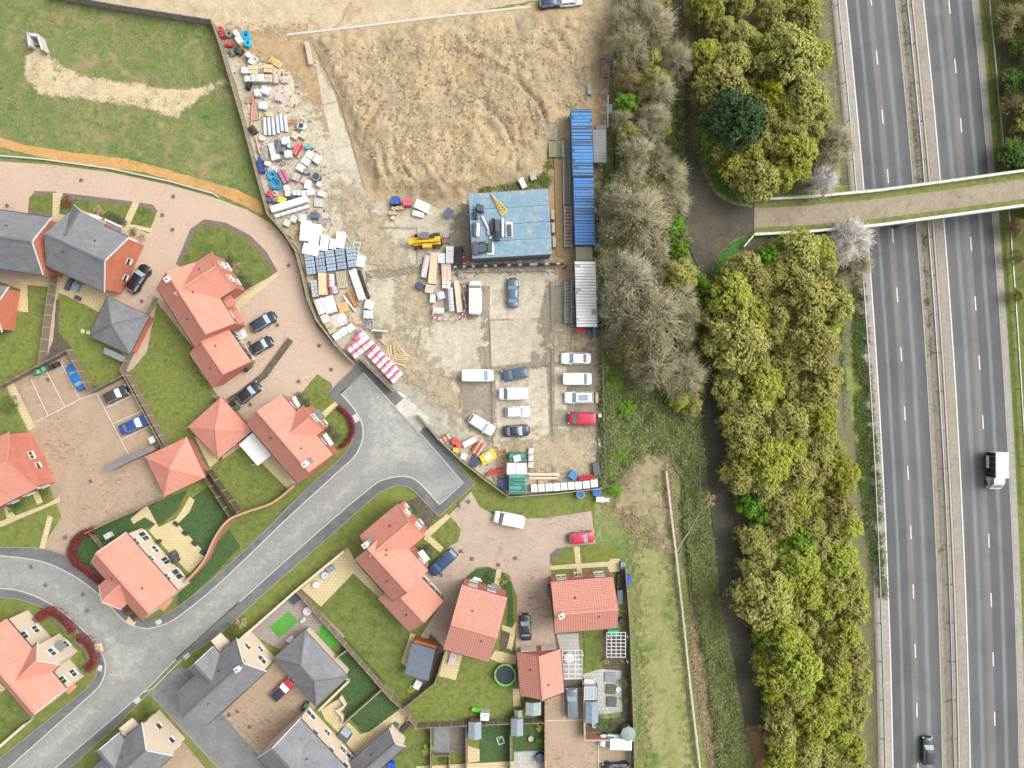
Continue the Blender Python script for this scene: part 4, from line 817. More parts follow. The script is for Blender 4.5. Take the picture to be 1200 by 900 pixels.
# ================================================================ fences and walls
TIMB = paint(150, 134, 116, .85, .35, 1.5, 'weathered_timber'); TIMBL = paint(196, 184, 164, .85, .25, 1.5, 'pale_timber'); TIMBD = paint(112, 94, 80, .85, .3, 1.5, 'brown_timber')
def fence(label, pts, hgt=1.8, mat=TIMB, pm=TIMBL, span=1.85, w=.05, name='panel_fence', cat='fence', cap=True, post_h=.1):
    q = [Vector(P(x, y, 0)) for x, y in pts]; t = thing(name, label, cat, tuple(q[0]))
    cache = {}
    def place(nm, L, mk_, at, ang):
        k = (nm, round(L, 2))
        o = bpy.data.objects.new(nm, cache.get(k) or mk_(L)); cache[k] = o.data
        C.objects.link(o); o.parent = t; o.location = at - q[0]; o.rotation_euler = (0, 0, ang)
    def mesh_of(mb, m): o = mb.build('x', m, None); me = o.data; bpy.data.objects.remove(o); return me
    def mk_panel(L):
        mb = MB().box((0, 0, hgt / 2), (L - .1, w, hgt - .06)); n = max(3, int(L / .3))
        for i in range(n): mb.box(((i + .5) / n * (L - .1) - (L - .1) / 2, .02 if i % 2 else -.02, hgt / 2), ((L - .1) / n * .8, w + .01, hgt - .08))
        if cap: mb.box((0, 0, hgt), (L - .08, w + .08, .05))
        me = mesh_of(mb, mat); me.name = 'panel'; return me
    def mk_post(L): me = mesh_of(MB().box((0, 0, (hgt + post_h) / 2), (.12, .12, hgt + post_h)), pm); me.name = 'post'; return me
    for i in range(len(q) - 1):
        d = q[i + 1] - q[i]; n = max(1, round(d.length / span)); L = d.length / n; a = math.atan2(d.y, d.x)
        for j in range(n):
            place('panel', L, mk_panel, q[i] + d * ((j + .5) / n), a); place('post', 0, mk_post, q[i] + d * (j / n), a)
    place('post', 0, mk_post, q[-1], 0)
    return t
def wall_run(label, pts, hgt=1.8, mat=BRICKP, cop=CREAM, w=.24, smooth=0, name='garden_wall'):
    if smooth: pts = catmull(pts, smooth)
    t = thing(name, label, 'wall', P(pts[0][0], pts[0][1], 0))
    strip('brickwork', pts, w, mat, 0, hgt, parent=t, kind=None); strip('coping', pts, w + .1, cop, hgt, hgt + .08, parent=t, kind=None); return t
fence('grey timber fence between the two lawns at far left', [(68, 322), (61, 370), (54, 426)], 1.8, TIMB)
fence('timber fence round the upper corner of the brown car park', [(6, 454), (86, 411), (112, 460)])
fence('timber fence from car park corner down to the southern hipped garage', [(112, 460), (151, 440), (148, 434), (158, 412)])
fence('long timber fence between the car park bays and the tall lawn', [(152, 440), (196, 523)])
fence('second timber fence running close beside the car park bays', [(148, 434), (155, 440), (199, 521)])
fence('timber fence at the brick garage by the black SUV', [(174, 372), (186, 350)], mat=TIMBL)
fence('short fence between slate garage wall and tall lawn', [(158, 412), (176, 374)])
fence('timber fence along the south side of the brown car park', [(108, 622), (192, 584)])
fence('low timber fence closing the terrace garden beside the red hedge', [(108, 622), (124, 641)], 1.2)
fence('left one of two parallel fences beside the dark lawn', [(243, 556), (275, 606)], mat=TIMBD)
fence('right one of two parallel fences beside the dark lawn', [(248, 549), (283, 598)], mat=TIMBD)
fence('short fence behind the northern hipped garage', [(256, 464), (268, 474)])
fence('timber fence dividing the lilac patio from the mossy lawn', [(351, 690), (406, 752), (460, 814), (474, 826)])
fence('timber fence from the garden room to the lawn corner', [(474, 825), (511, 795), (521, 764)], mat=TIMB)
fence('timber fence below the patio running to the small gardens', [(474, 826), (489, 846)])
fence('long timber fence above the row of small gardens', [(489, 847), (598, 842), (638, 841)])
for i, (x, y) in enumerate(((506, 848), (547, 846), (598, 843))):
    fence(('timber fence on the left of the dark slate garden', 'timber fence between gravel garden and small lawn', 'timber fence between the two smallest lawns')[i], [(x, y), (x, 930)], 1.6)
fence('timber fence on the left side of the lower right parking court', [(638, 822), (638, 930)], 1.6)
fence('long garden fence facing the meadow', [(731, 662), (736, 730), (741, 860), (742, 950)], 1.8, TIMB)
fence('white topped divider between the two dark lawns', [(404, 844), (449, 804)], 1.6, TIMBL)
fence('short divider beside the artificial turf strip', [(392, 770), (408, 759)], 1.6, TIMBL)
fence('low fence round the slate garden pond bed', [(508, 882), (527, 882), (527, 930)], 1.0)
wall_run('curving brick boundary wall beside the bend verge', [(209, 690), (230, 672), (246, 652), (257, 628), (272, 608), (290, 599), (324, 587), (349, 567)], 1.8, BRICKP, paint(206, 160, 132, .8), smooth=4)
wall_run('cream garden wall along the road from the lilac patio to the middle house', [(292, 740), (349, 690), (406, 643)], 1.8, CREAM, CREAM)
wall_run('cream wall beside the verge of the bottom left house', [(0, 876), (38, 843)], 1.8, CREAM, CREAM)
wall_run('slate coped curved wall between car park and garage forecourt', [(131, 548), (140, 545), (160, 535), (186, 524)], 1.8, BRICKP, SLATE, .8)
wall_run('cream retaining wall at the end of the hipped slate garage garden', [(402, 792), (410, 796), (375, 830)], .7, CREAM, CREAM)
wall_run('brick wall round the walled patio garden', [(683, 800), (684, 861), (741, 861)], 1.7, BRICKP, paint(190, 176, 158, .8))
wall_run('cream boundary wall at the bottom left of the estate road', [(-30, 905), (0, 876)], 1.8, CREAM, CREAM)
wall_run('low cream wall beside the stepped patio', [(400, 814), (406, 824), (396, 830), (403, 838), (403, 845)], .8, CREAM, CREAM)
wall_run('low brick edge beside the two parked dark cars', [(262, 474), (282, 462), (310, 440), (341, 398)], .25, SLATE, G_SOIL, .9, name='planting_kerb')
# site hoarding
fence('grey weathered fence panels between haul road and grass field', [(60, -2), (150, 14), (252, 30)], 2., paint(176, 172, 164, .85, .3, 1.2), TIMB, 2.4)
fence('long timber hoarding down the left side of the building yard', [(253, 30), (262, 55), (277, 105), (290, 150), (303, 200), (318, 254), (337, 276), (350, 296), (357, 322), (364, 352), (374, 376), (396, 405), (418, 427)], 2., paint(166, 152, 134, .85, .35, 1.2), TIMBL, 2.4)
fence('timber hoarding beside the striped block packs and road head', [(424, 421), (444, 440), (462, 458)], 2., TIMB, TIMBL, 2.4)
fence('low timber hoarding from the gate to the green containers', [(491, 486), (515, 514), (540, 538), (570, 562), (597, 581)], 1.6, paint(170, 160, 140, .85, .3), TIMBL, 2.4)
fence('grey fence below the row of white crates', [(597, 581), (650, 577), (704, 571)], 1.4, paint(176, 172, 160, .85, .3), TIMBL, 2.4)
fence('dark timber fence between the cabins and the bare trees', [(720, 62), (720, 140), (720, 238)], 2., TIMBD, TIMB, 2.4)
t = thing('wire_fence', 'thin wire mesh fence at the right of the parked cars', 'fence', P(702, 300, 0))
WIRE = paint(120, 124, 120, .5, .2)
pts = [Vector(P(x, y, 0)) for x, y in [(700, 300), (703, 385), (705, 440), (707, 500), (708, 562)]]
for i in range(len(pts) - 1):
    a, b = pts[i], pts[i + 1]; n = 4
    for j in range(n): p = a.lerp(b, j / n); MB().box((p.x, p.y, 1.), (.07, .07, 2.)).build('post', WIRE, t)
    MB().bar(a + Vector((0, 0, 1.95)), b + Vector((0, 0, 1.95)), .05).bar(a + Vector((0, 0, 1.0)), b + Vector((0, 0, 1.0)), .03).build('rail', WIRE, t)
def railrun(label, pts, z, mat, w=.14, name='rail_fence', step=2.4, cat='fence', low=True):
    q = [Vector(P(x, y, z)) for x, y in pts]; t = thing(name, label, cat, (q[0].x, q[0].y, 0))
    for i in range(len(q) - 1):
        mb = MB().bar(q[i], q[i + 1], w, .1)
        if low: mb.bar(q[i] - Vector((0, 0, .45)), q[i + 1] - Vector((0, 0, .45)), .05, .08)
        mb.build('rail', mat, t)
        n = max(1, int((q[i + 1] - q[i]).length / step))
        for j in range(n): p = q[i].lerp(q[i + 1], j / n); MB().box((p.x, p.y, z / 2), (.1, .1, z)).build('post', mat, t)
    return t
railrun('long pale timber rail running down the meadow beside the scrub', [(781, 552), (786, 596), (792, 645), (800, 717), (810, 812), (821, 905), (826, 950)], .9, paint(206, 200, 180, .8, .25, 2), .3)
railrun('thin grey rail through the brambles near the lane', [(812, 500), (820, 545), (821, 600), (794, 645)], .9, paint(150, 156, 156, .6, .2), .1)
# ================================================================ bridge over the motorway
b = thing('footbridge', 'flat track bridge with pale parapets crossing the motorway', 'bridge', P(1040, 240, 0))
def dline(off):  # deck lines from west to east
    return [(884, 256 + off), (945, 253 + off), (1030, 245 + off), (1120, 233 + off), (1200, 222 + off), (1290, 208 + off)]
def band(o0, o1): return dline(o0) + dline(o1)[::-1]
def deckpart(name, o0, o1, mat, z, th):
    vs = [Vector(P(x, y, z)) for x, y in dline(o0)] + [Vector(P(x, y, z)) for x, y in dline(o1)]; n = 6; mb = MB()
    lo = [(v.x, v.y, v.z - th) for v in vs]
    fs = []
    for i in range(n - 1): fs += [(n + i, n + i + 1, i + 1, i), (2 * n + i, 2 * n + i + 1, 3 * n + i + 1, 3 * n + i), (i, i + 1, 2 * n + i + 1, 2 * n + i), (n + i + 1, n + i, 3 * n + i, 3 * n + i + 1)]
    mb.add([tuple(v) for v in vs] + lo, fs).build(name, mat, b)
deckpart('deck', -22, 19.5, paint(170, 164, 154, .85, .2), .18, .8)
deckpart('track', -12, 11, G_TRACK, .24, .05)
deckpart('grass_verge', -20, -12, G_VERGE, .23, .04); deckpart('grass_verge', 11, 17.5, G_VERGE, .23, .04)
PAR = paint(222, 220, 214, .6, .15, 2)
for off, nm in ((-22, 'parapet'), (18.5, 'parapet')):
    q = [Vector(P(x, y, 1.25)) for x, y in dline(off)]; mb = MB(); lo = MB()
    for i in range(5):
        mb.bar(q[i], q[i + 1], .28 if off < 0 else .42, .12); mb.bar(q[i] - Vector((0, 0, .45)), q[i + 1] - Vector((0, 0, .45)), .06, .1); mb.bar(q[i] - Vector((0, 0, .85)), q[i + 1] - Vector((0, 0, .85)), .06, .1)
    pr = mb.build(nm, PAR, b)
    for i in range(5):
        d = q[i + 1] - q[i]; n = max(1, round(d.length / 2.6))
        for j in range(n): p = q[i] + d * (j / n); MB().box((p.x, p.y, .65), (.12, .16, 1.25)).build('post', PAR, pr)
for off in (-22, 19.5):
    q = [Vector(P(x, y, -.3)) for x, y in dline(off)]; mb = MB()
    for i in range(5): mb.bar(q[i], q[i + 1], .35, 1.0)
    mb.build('girder', paint(196, 192, 184, .8, .2), b)
for x, wd in ((1068, 1.0),):
    p = P(x + 8, 242, 0); MB().box((p[0], p[1], MZ / 2 - .3), (.9, 4.6, -MZ - .5), -.1).build('pier', paint(176, 170, 160, .85), b)
for x in (948, 1236):
    p = P(x, 244, 0); MB().box((p[0], p[1], -3.2), (1.2, 5.2, 5.6), -.1).build('abutment', paint(166, 160, 150, .85), b)
for i, (lab, pts) in enumerate((('white flared fence at the north west end of the bridge', [(868, 222), (880, 235), (884, 235)]), ('white flared fence at the south west end of the bridge', [(872, 289), (884, 275), (886, 274)]))):
    railrun(lab, pts, 1.15, PAR, .22, step=1.6)
# motorway barriers
def barrier(label, off, name='crash_barrier', mat=None, y0=-110, y1=110, h=.75, w=.12):
    mat = mat or paint(176, 178, 178, .45, .15, 1., metal=.3)
    t = thing(name, label, 'barrier', (line_x(0) + off, 0, MZ)); ys = np.arange(y0, y1 + .1, 3.2)
    mb = MB()
    for a, b2 in zip(ys[:-1], ys[1:]): mb.bar((line_x(a) + off, a, MZ + h), (line_x(b2) + off, b2, MZ + h), w, .3)
    mb.build('beam', mat, t); pm = MB()
    post = MB().box((0, 0, h / 2), (.1, .12, h)); o0 = post.build('post', mat); me = o0.data; bpy.data.objects.remove(o0)
    for y in ys[::2]:
        if abs(y) < 75: o = bpy.data.objects.new('post', me); C.objects.link(o); o.parent = t; o.location = (line_x(y) + off - line_x(0) - off, y, 0)
    return t
barrier('steel barrier on the outer edge of the western shoulder', -11.6 * mk)
barrier('left steel barrier of the central reservation', 68.6 * mk); barrier('right steel barrier of the central reservation', 74.5 * mk, w=.3, mat=paint(186, 180, 168, .8, .2))
barrier('thin barrier on the far eastern verge', 164 * mk, y0=-20, y1=75, w=.14)
# ================================================================ vehicles
def carpaint(r, g, b):
    k = ('car', r, g, b)
    if k in MATS: return MATS[k]
    m, t, bs = newmat('car_paint'); bs.inputs['Base Color'].default_value = col(r, g, b, 1.5 if r + g + b > 480 else 2.3); bs.inputs['Roughness'].default_value = .32
    bs.inputs['Coat Weight'].default_value = .2; bs.inputs['Coat Roughness'].default_value = .08; MATS[k] = m; return m
m, t, bs = newmat('car_glass'); bs.inputs['Base Color'].default_value = (.16, .22, .26, 1); bs.inputs['Roughness'].default_value = .05; bs.inputs['Specular IOR Level'].default_value = 1.; CGL = m  # pale blue base: sky reflection put into the glass colour
TYRE = paint(30, 30, 32, .9, .1); RIM = paint(150, 152, 156, .35, .1, metal=.6); LAMPW = paint(226, 230, 234, .2, .05); LAMPR = paint(170, 20, 20, .3, .05); TRIM = paint(34, 35, 38, .6, .1)
SPEC = {  # length, width, height, bonnet end, windscreen top, roof end, rear base, bonnet z, boot z, deck
 'hatch': (4.15, 1.78, 1.48, .27, .42, .88, .98, .92, .95), 'saloon': (4.6, 1.82, 1.44, .27, .41, .72, .84, .90, .98), 'estate': (4.65, 1.84, 1.5, .26, .40, .92, .985, .93, .95),
 'suv': (4.6, 1.92, 1.68, .25, .38, .90, .985, 1.05, 1.08), 'van': (4.9, 1.94, 1.95, .17, .31, .985, .995, 1.08, 1.15), 'bigvan': (5.3, 2.05, 2.4, .13, .26, .985, .995, 1.15, 1.25), 'small': (3.7, 1.68, 1.5, .22, .38, .88, .985, .92, .95)}
def car(label, front, rear, kind, rgb, roof=None, glassroof=False, group=None, cat=None, name=None, z0=0.0, gname='parked_car', rack=False):
    a, b = Vector(P(front[0], front[1], z0 + .9)), Vector(P(rear[0], rear[1], z0 + .9)); d = a - b; d.z = 0; ang = math.atan2(d.y, d.x)
    L, Wd, Ht, bo, wt, re, rb, zb, zk = SPEC[kind]; L = d.length * .985 if abs(d.length - L) < 1.2 else L
    cen = (a + b) / 2
    cat = cat or ('van' if 'van' in kind else 'car')
    root = thing(name or ('parked_van' if 'van' in kind else gname), label, cat, (cen.x, cen.y, z0), group, ang, local=True)
    pm = carpaint(*rgb); hw = Wd / 2; X = lambda u: L / 2 - u * L           # u = 0 at the nose
    # body shell: stations from nose to tail
    st = [0, .012, .04, .09, .16, bo, .42, .55, .7, .82, .91, .965, .99, 1.0]; rows = []
    for u in st:
        e = abs(2 * u - 1); wf = (1 - e ** 9 * .30) * (1 - .10 * max(0, (e - .8) / .2) ** 2)
        h_ = hw * wf
        zt_ = (zb - .16 + .16 * min(1, (u / max(bo, .01)) ** .6)) if u < bo else (zb + (zk - zb) * (u - bo) / (1 - bo))
        if u < .02: zt_ -= .12 if u else .22
        if u > .985: zt_ -= .06 if u < 1 else .14
        lo = .30 if .05 < u < .95 else .34
        rows.append([(X(u), s * y, z) for (s, y, z) in ((-1, h_ * .93, lo), (-1, h_ * .995, .5), (-1, h_, zt_ * .78), (-1, h_ * .965, zt_ - .05), (-1, h_ * .86, zt_ + .01), (1, 0, zt_ + .045), (1, h_ * .86, zt_ + .01), (1, h_ * .965, zt_ - .05), (1, h_, zt_ * .78), (1, h_ * .995, .5), (1, h_ * .93, lo))])
    mb = MB(); vs = [p for r in rows for p in r]; k = 11
    fs = [(i * k + j, (i + 1) * k + j, (i + 1) * k + (j + 1) % k, i * k + (j + 1) % k) for i in range(len(rows) - 1) for j in range(k)]
    fs += [tuple(range(k)), tuple((len(rows) - 1) * k + j for j in range(k - 1, -1, -1))]
    mb.add(vs, [tuple(reversed(f)) for f in fs]); body = mb.build('body', pm, root, smooth=False)
    for p in body.data.polygons: p.use_smooth = abs(p.normal.x) < .7
    # greenhouse
    u0, u1, u2, u3 = bo, wt, re, rb; zr_ = Ht; w0, w1 = hw * .93, hw * .76
    if 'van' in kind: w1 = hw * .88
    zbase = zb + .0; nose = (zb + .02)
    ring = lambda u, w_, z: [(X(u), -w_, z), (X(u), w_, z)]
    A = [(X(u0), -w0 * .96, zb), (X(u0), w0 * .96, zb), (X(u3), w0 * .95, zk), (X(u3), -w0 * .95, zk)]
    B = [(X(u1), -w1, zr_ - .09), (X(u1), w1, zr_ - .09), (X(u2), w1, zr_ - .09), (X(u2), -w1, zr_ - .09)]
    mb = MB().add(A + B, [(0, 4, 5, 1), (1, 5, 6, 2), (2, 6, 7, 3), (3, 7, 4, 0)]); cab = mb.build('cabin', pm, root)
    rl = (u2 - u1) * L; rm = MB(); rr = []; nst = 7
    for i in range(nst + 1):
        f = i / nst; u = u1 + (u2 - u1) * f; cr_ = .09 * (1 - abs(2 * f - 1) ** 4); rr.append([(X(u), s * w1 * q, zr_ - .09 + c_ * cr_ + (0 if q == 1 else .012)) for s, q, c_ in ((-1, 1, 0), (-1, .86, .72), (-1, .4, 1), (1, .4, 1), (1, .86, .72), (1, 1, 0))])
    rm.add([p for r in rr for p in r], [(i * 6 + j, i * 6 + j + 1, (i + 1) * 6 + j + 1, (i + 1) * 6 + j) for i in range(nst) for j in range(5)])
    rm.build('roof', carpaint(*roof) if roof else pm, root, smooth=True)
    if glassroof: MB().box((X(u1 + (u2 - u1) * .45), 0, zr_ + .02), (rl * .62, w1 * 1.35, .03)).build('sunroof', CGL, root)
    if rack:
        for s in (-1, 1): MB().bar((X(u1 + .05), s * w1 * .88, zr_ + .05), (X(u2 - .03), s * w1 * .88, zr_ + .05), .05).build('roof_rail', paint(190, 192, 196, .4, .1), root)
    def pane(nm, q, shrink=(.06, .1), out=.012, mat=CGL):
        q = [Vector(p) for p in q]; n = (q[1] - q[0]).cross(q[3] - q[0]).normalized(); c = sum(q, Vector()) / 4
        if n.dot(c - Vector((0, 0, .6))) < 0: n = -n; q = [q[1], q[0], q[3], q[2]]
        ins = []
        for i in range(4):
            f = (shrink[0] if True else 0); ins.append(q[i].lerp(c, f) + n * out)
        MB().add([tuple(p) for p in ins], [(0, 1, 2, 3)]).build(nm, mat, root)
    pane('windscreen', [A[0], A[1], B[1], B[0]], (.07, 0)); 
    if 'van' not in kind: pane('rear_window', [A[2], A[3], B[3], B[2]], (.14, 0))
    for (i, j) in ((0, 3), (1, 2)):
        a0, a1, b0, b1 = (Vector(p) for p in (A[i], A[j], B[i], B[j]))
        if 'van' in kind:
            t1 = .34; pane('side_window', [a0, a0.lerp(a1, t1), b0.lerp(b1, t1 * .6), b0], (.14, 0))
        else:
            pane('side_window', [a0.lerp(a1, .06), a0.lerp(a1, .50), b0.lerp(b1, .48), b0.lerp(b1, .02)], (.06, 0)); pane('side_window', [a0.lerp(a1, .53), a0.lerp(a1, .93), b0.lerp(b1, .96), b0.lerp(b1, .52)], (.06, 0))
    for s in (-1, 1):
        MB().bbox((X(.035), s * hw * .70, zb - .26), (.22, hw * .42, .14), s * -.35, .03).build('headlight', LAMPW, root)
        MB().bbox((X(.988), s * hw * .74, zk - .22), (.1, hw * .34, .22), 0, .02).build('tail_light', LAMPR, root)
        MB().bbox((X(u0 + .05), s * (hw + .08), zb + .06), (.13, .2, .14), 0, .03).build('mirror', pm if 'van' not in kind else TRIM, root)
    MB().bbox((X(.012), 0, .48), (.1, Wd * .72, .22), 0, .03).build('front_bumper', TRIM, root); MB().bbox((X(.99), 0, .48), (.1, Wd * .76, .2), 0, .03).build('rear_bumper', TRIM, root)
    MB().box((0, 0, .3), (L * .86, Wd * .86, .14)).build('underbody', TRIM, root)
    wr = .33 if Ht < 1.6 else .37
    for u in (.19, .80):
        for s in (-1, 1):
            w = MB().cyl((X(u), s * (hw - .11), wr), wr, .22, 16, axis='y').build('wheel', TYRE, root); MB().cyl((X(u), s * (hw - .005), wr), wr * .62, .03, 10, axis='y').build('rim', RIM, w)
    return root
car('black SUV parked beside the orange brick gable', (172, 311), (152, 342), 'suv', (30, 32, 36))
car('dark navy estate car by the planting bed, upper of the pair', (322.5, 368.5), (294, 385), 'estate', (58, 66, 84))
car('dark grey hatchback just below the navy estate', (318.5, 397.5), (294, 411.5), 'hatch', (54, 60, 68))
car('small dark car with silver bonnet between the twin red roofs', (303.5, 450.5), (279, 470), 'hatch', (62, 68, 82), roof=(36, 38, 42))
car('bright blue saloon in the top bay of the brown car park', (81, 426), (97, 456), 'saloon', (20, 126, 214))
car('dark grey hatchback in the right hand bays of the brown car park', (148.5, 456), (121, 469), 'hatch', (66, 70, 76))
car('mid blue saloon with pale windscreen in the brown car park', (174, 490), (140, 505), 'saloon', (56, 88, 168))
car('steel blue SUV beside the middle house', (504, 672.5), (533, 646), 'suv', (56, 88, 130))
car('white van on the rose paving', (578.5, 605), (615, 612), 'van', (250, 250, 250))
car('red hatchback above the squarish house', (697, 629), (666, 632), 'hatch', (232, 40, 76))
car('black saloon on the drive between two terracotta roofs', (615, 719.5), (616.5, 751), 'saloon', (50, 54, 62))
car('red nosed car with dark blue roof in the slate house court', (342, 798), (318.5, 820), 'hatch', (226, 70, 72), roof=(52, 62, 84))
car('silver grey SUV in the bay beside the walled patio', (670, 806.5), (671, 842), 'suv', (128, 138, 146), rack=True)
car('white van parked against the fence at lower right parking court', (702.5, 868), (740, 869.5), 'van', (250, 250, 248))
car('black car cut by the bottom edge in the parking court', (706, 902), (738, 901), 'suv', (36, 36, 40))
YG = 'vehicles parked in the building yard'
car('white van parked alone near the blue saloon below the cabins', (557, 329), (557, 369), 'bigvan', (250, 250, 250), group=YG)
car('blue saloon standing alone below the big blue cabin', (601, 325), (601, 360.5), 'saloon', (96, 124, 150), group=YG)
car('white van at the left end of the first yard row', (578.5, 440), (541, 440), 'van', (250, 250, 250), group=YG)
car('grey blue estate beside the white van, top of the middle column', (588, 441), (619, 436), 'estate', (84, 104, 128), group=YG)
car('short white van second in the middle column', (584, 461.5), (619, 461), 'van', (250, 250, 250), group=YG)
car('white hatchback third in the middle column', (621.5, 482), (592, 483), 'hatch', (246, 246, 246), group=YG)
car('dark navy saloon at the bottom of the middle column', (621, 504), (589, 506), 'saloon', (46, 54, 76), group=YG)
car('white hatchback parked askew near the red barriers', (578.5, 506.5), (550, 489), 'hatch', (246, 246, 246), group=YG)
car('white saloon with dark rear window, top of the right column', (657, 420), (693, 420), 'saloon', (250, 250, 250), group=YG)
car('white van second in the right column', (694, 444), (659, 444), 'van', (250, 250, 250), group=YG)
car('white estate with black glass roof, third in the right column', (661, 466), (696, 466), 'estate', (246, 246, 246), glassroof=True, group=YG)
car('crimson red van at the bottom of the right column', (665.5, 490), (698, 491), 'van', (222, 44, 84), group=YG)
car('black estate driving on the western carriageway', (1088, 864), (1088, 897), 'estate', (44, 50, 58), z0=MZ + .04, name='moving_car')
car('dark blue pickup at the top edge behind the spoil heap', (652, 1), (638, 3), 'small', (46, 60, 96)); car('white van half cut by the top edge', (677, -1), (660, 1), 'small', (244, 244, 246))
# box truck
def truck():
    cx, cy = 1172.5, 551.5; c = P(1170, 551, MZ + 1.0); t = thing('box_truck', 'white box lorry with dark open side on the eastern carriageway', 'truck', (c[0] - .7, c[1], MZ + .04), None, -math.pi / 2, local=True)
    Wt = paint(246, 246, 246, .4, .06); L = 6.4
    MB().box((0, 0, .62), (5.9, 1.0, .2)).build('chassis', TRIM, t)
    bx = MB().box((-1.0, 0, 2.05), (4.1, 2.1, .1)); bx.box((-1.0, -1.02, 1.95), (4.1, .06, 1.7)); bx.box((-3.02, 0, 1.75), (.06, 2.1, 2.1)); bx.box((1.0, 0, 1.75), (.06, 2.1, 2.1)); bx.box((-1.0, 0, .78), (4.1, 2.1, .1))
    o = MB().box((-1.0, .1, 2.78), (4.15, 1.95, .08)).build('box_roof', Wt, t)
    MB().box((-1.0, -.0, 1.8), (4.1, 1.9, 1.9)).build('box_body', Wt, t)
    MB().box((-1.0, -1.0, 1.85), (4.0, .05, 1.7)).build('side_panel', TRIM, t)
    for k in range(4): MB().box((-2.4 + k * .95, -1.05, 1.85), (.08, .06, 1.75)).build('upright', paint(150, 150, 156, .5), t)
    MB().box((-1.0, -1.28, 1.0), (3.9, .5, .1)).build('side_shelf', TRIM, t); MB().bar((-2.4, -1.25, 1.2), (-.4, -1.25, 1.2), .3, .3).build('pipe_load', Wt, t)
    cabm = MB(); A = [(1.15, -1.0, .5), (3.1, -.92, .5), (3.1, .92, .5), (1.15, 1.0, .5)]; B1 = [(1.15, -1.0, 1.5), (3.05, -.92, 1.25), (3.05, .92, 1.25), (1.15, 1.0, 1.5)]; C1 = [(1.15, -.9, 2.3), (2.05, -.85, 2.3), (2.05, .85, 2.3), (1.15, .9, 2.3)]
    cabm.add(A + B1 + C1, [(3, 2, 1, 0), (0, 1, 5, 4), (1, 2, 6, 5), (2, 3, 7, 6), (3, 0, 4, 7), (4, 5, 9, 8), (5, 6, 10, 9), (6, 7, 11, 10), (7, 4, 8, 11), (8, 9, 10, 11)]); cabm.build('cab', Wt, t)
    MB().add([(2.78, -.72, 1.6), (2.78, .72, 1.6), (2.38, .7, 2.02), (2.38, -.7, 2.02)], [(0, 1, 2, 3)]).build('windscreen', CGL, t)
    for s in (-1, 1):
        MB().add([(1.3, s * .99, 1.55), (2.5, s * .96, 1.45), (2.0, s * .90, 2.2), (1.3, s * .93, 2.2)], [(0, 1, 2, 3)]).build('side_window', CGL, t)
        MB().box((2.3, s * 1.15, 1.7), (.12, .25, .35)).build('mirror', TRIM, t); MB().box((3.08, s * .7, .85), (.1, .35, .2)).build('headlight', LAMPW, t)
        for x in (2.2, -2.0): w = MB().cyl((x, s * .85, .42), .42, .28, 16, axis='y').build('wheel', TYRE, t); MB().cyl((x, s * 1.0, .42), .24, .03, 10, axis='y').build('rim', RIM, w)
truck()
# telehandler
YEL = paint(246, 196, 40, .45, .15, 1.5)
def telehandler():
    c = P(500, 282, 1.2); t = thing('telehandler', 'yellow telescopic handler beside the timber packs', 'telehandler', (c[0], c[1], 0), None, math.radians(3), local=True)
    MB().bbox((0, 0, .85), (4.3, 1.3, .55), 0, .06).build('chassis', YEL, t); MB().bbox((0.0, -.78, 1.15), (1.5, .7, .9), 0, .1).build('engine_cover', YEL, t)
    MB().bar((-2.5, -.1, 1.5), (2.2, -.1, 1.95), .5, .5).build('boom', YEL, t); MB().bar((-2.0, .05, 1.78), (1.2, .05, 2.1), .1, .06).build('boom_recess', paint(120, 70, 30, .6), t)
    MB().bbox((-2.5, -.1, 1.35), (.7, .95, .9), 0, .08).build('boom_head', YEL, t)
    cb = MB().bbox((-.2, .62, 1.6), (1.35, .9, 1.5), 0, .1).build('cab', GLASSL, t); MB().bbox((-.2, .62, 2.38), (1.4, .92, .1), 0, .04).build('cab_roof', paint(112, 122, 130, .5), cb); MB().bbox((-1.1, .62, 1.2), (.5, .8, .6), 0, .05).build('front_cowl', YEL, t)
    MB().bbox((.9, .55, 1.3), (.7, .7, .5), 0, .05).build('fuel_tank', TRIM, t)
    MB().box((2.5, 0, .9), (.12, 1.5, 1.0)).build('fork_carriage', paint(120, 100, 120, .7), t)
    for s in (-.4, .4): MB().box((3.1, s, .45), (1.2, .12, .06)).build('fork', TRIM, t)
    for x in (-1.45, 1.5):
        for s in (-1, 1): w = MB().cyl((x, s * .98, .55), .55, .42, 16, axis='y').build('wheel', paint(70, 68, 66, .9), t); MB().cyl((x, s * 1.2, .55), .3, .03, 10, axis='y').build('rim', YEL, w)
telehandler()
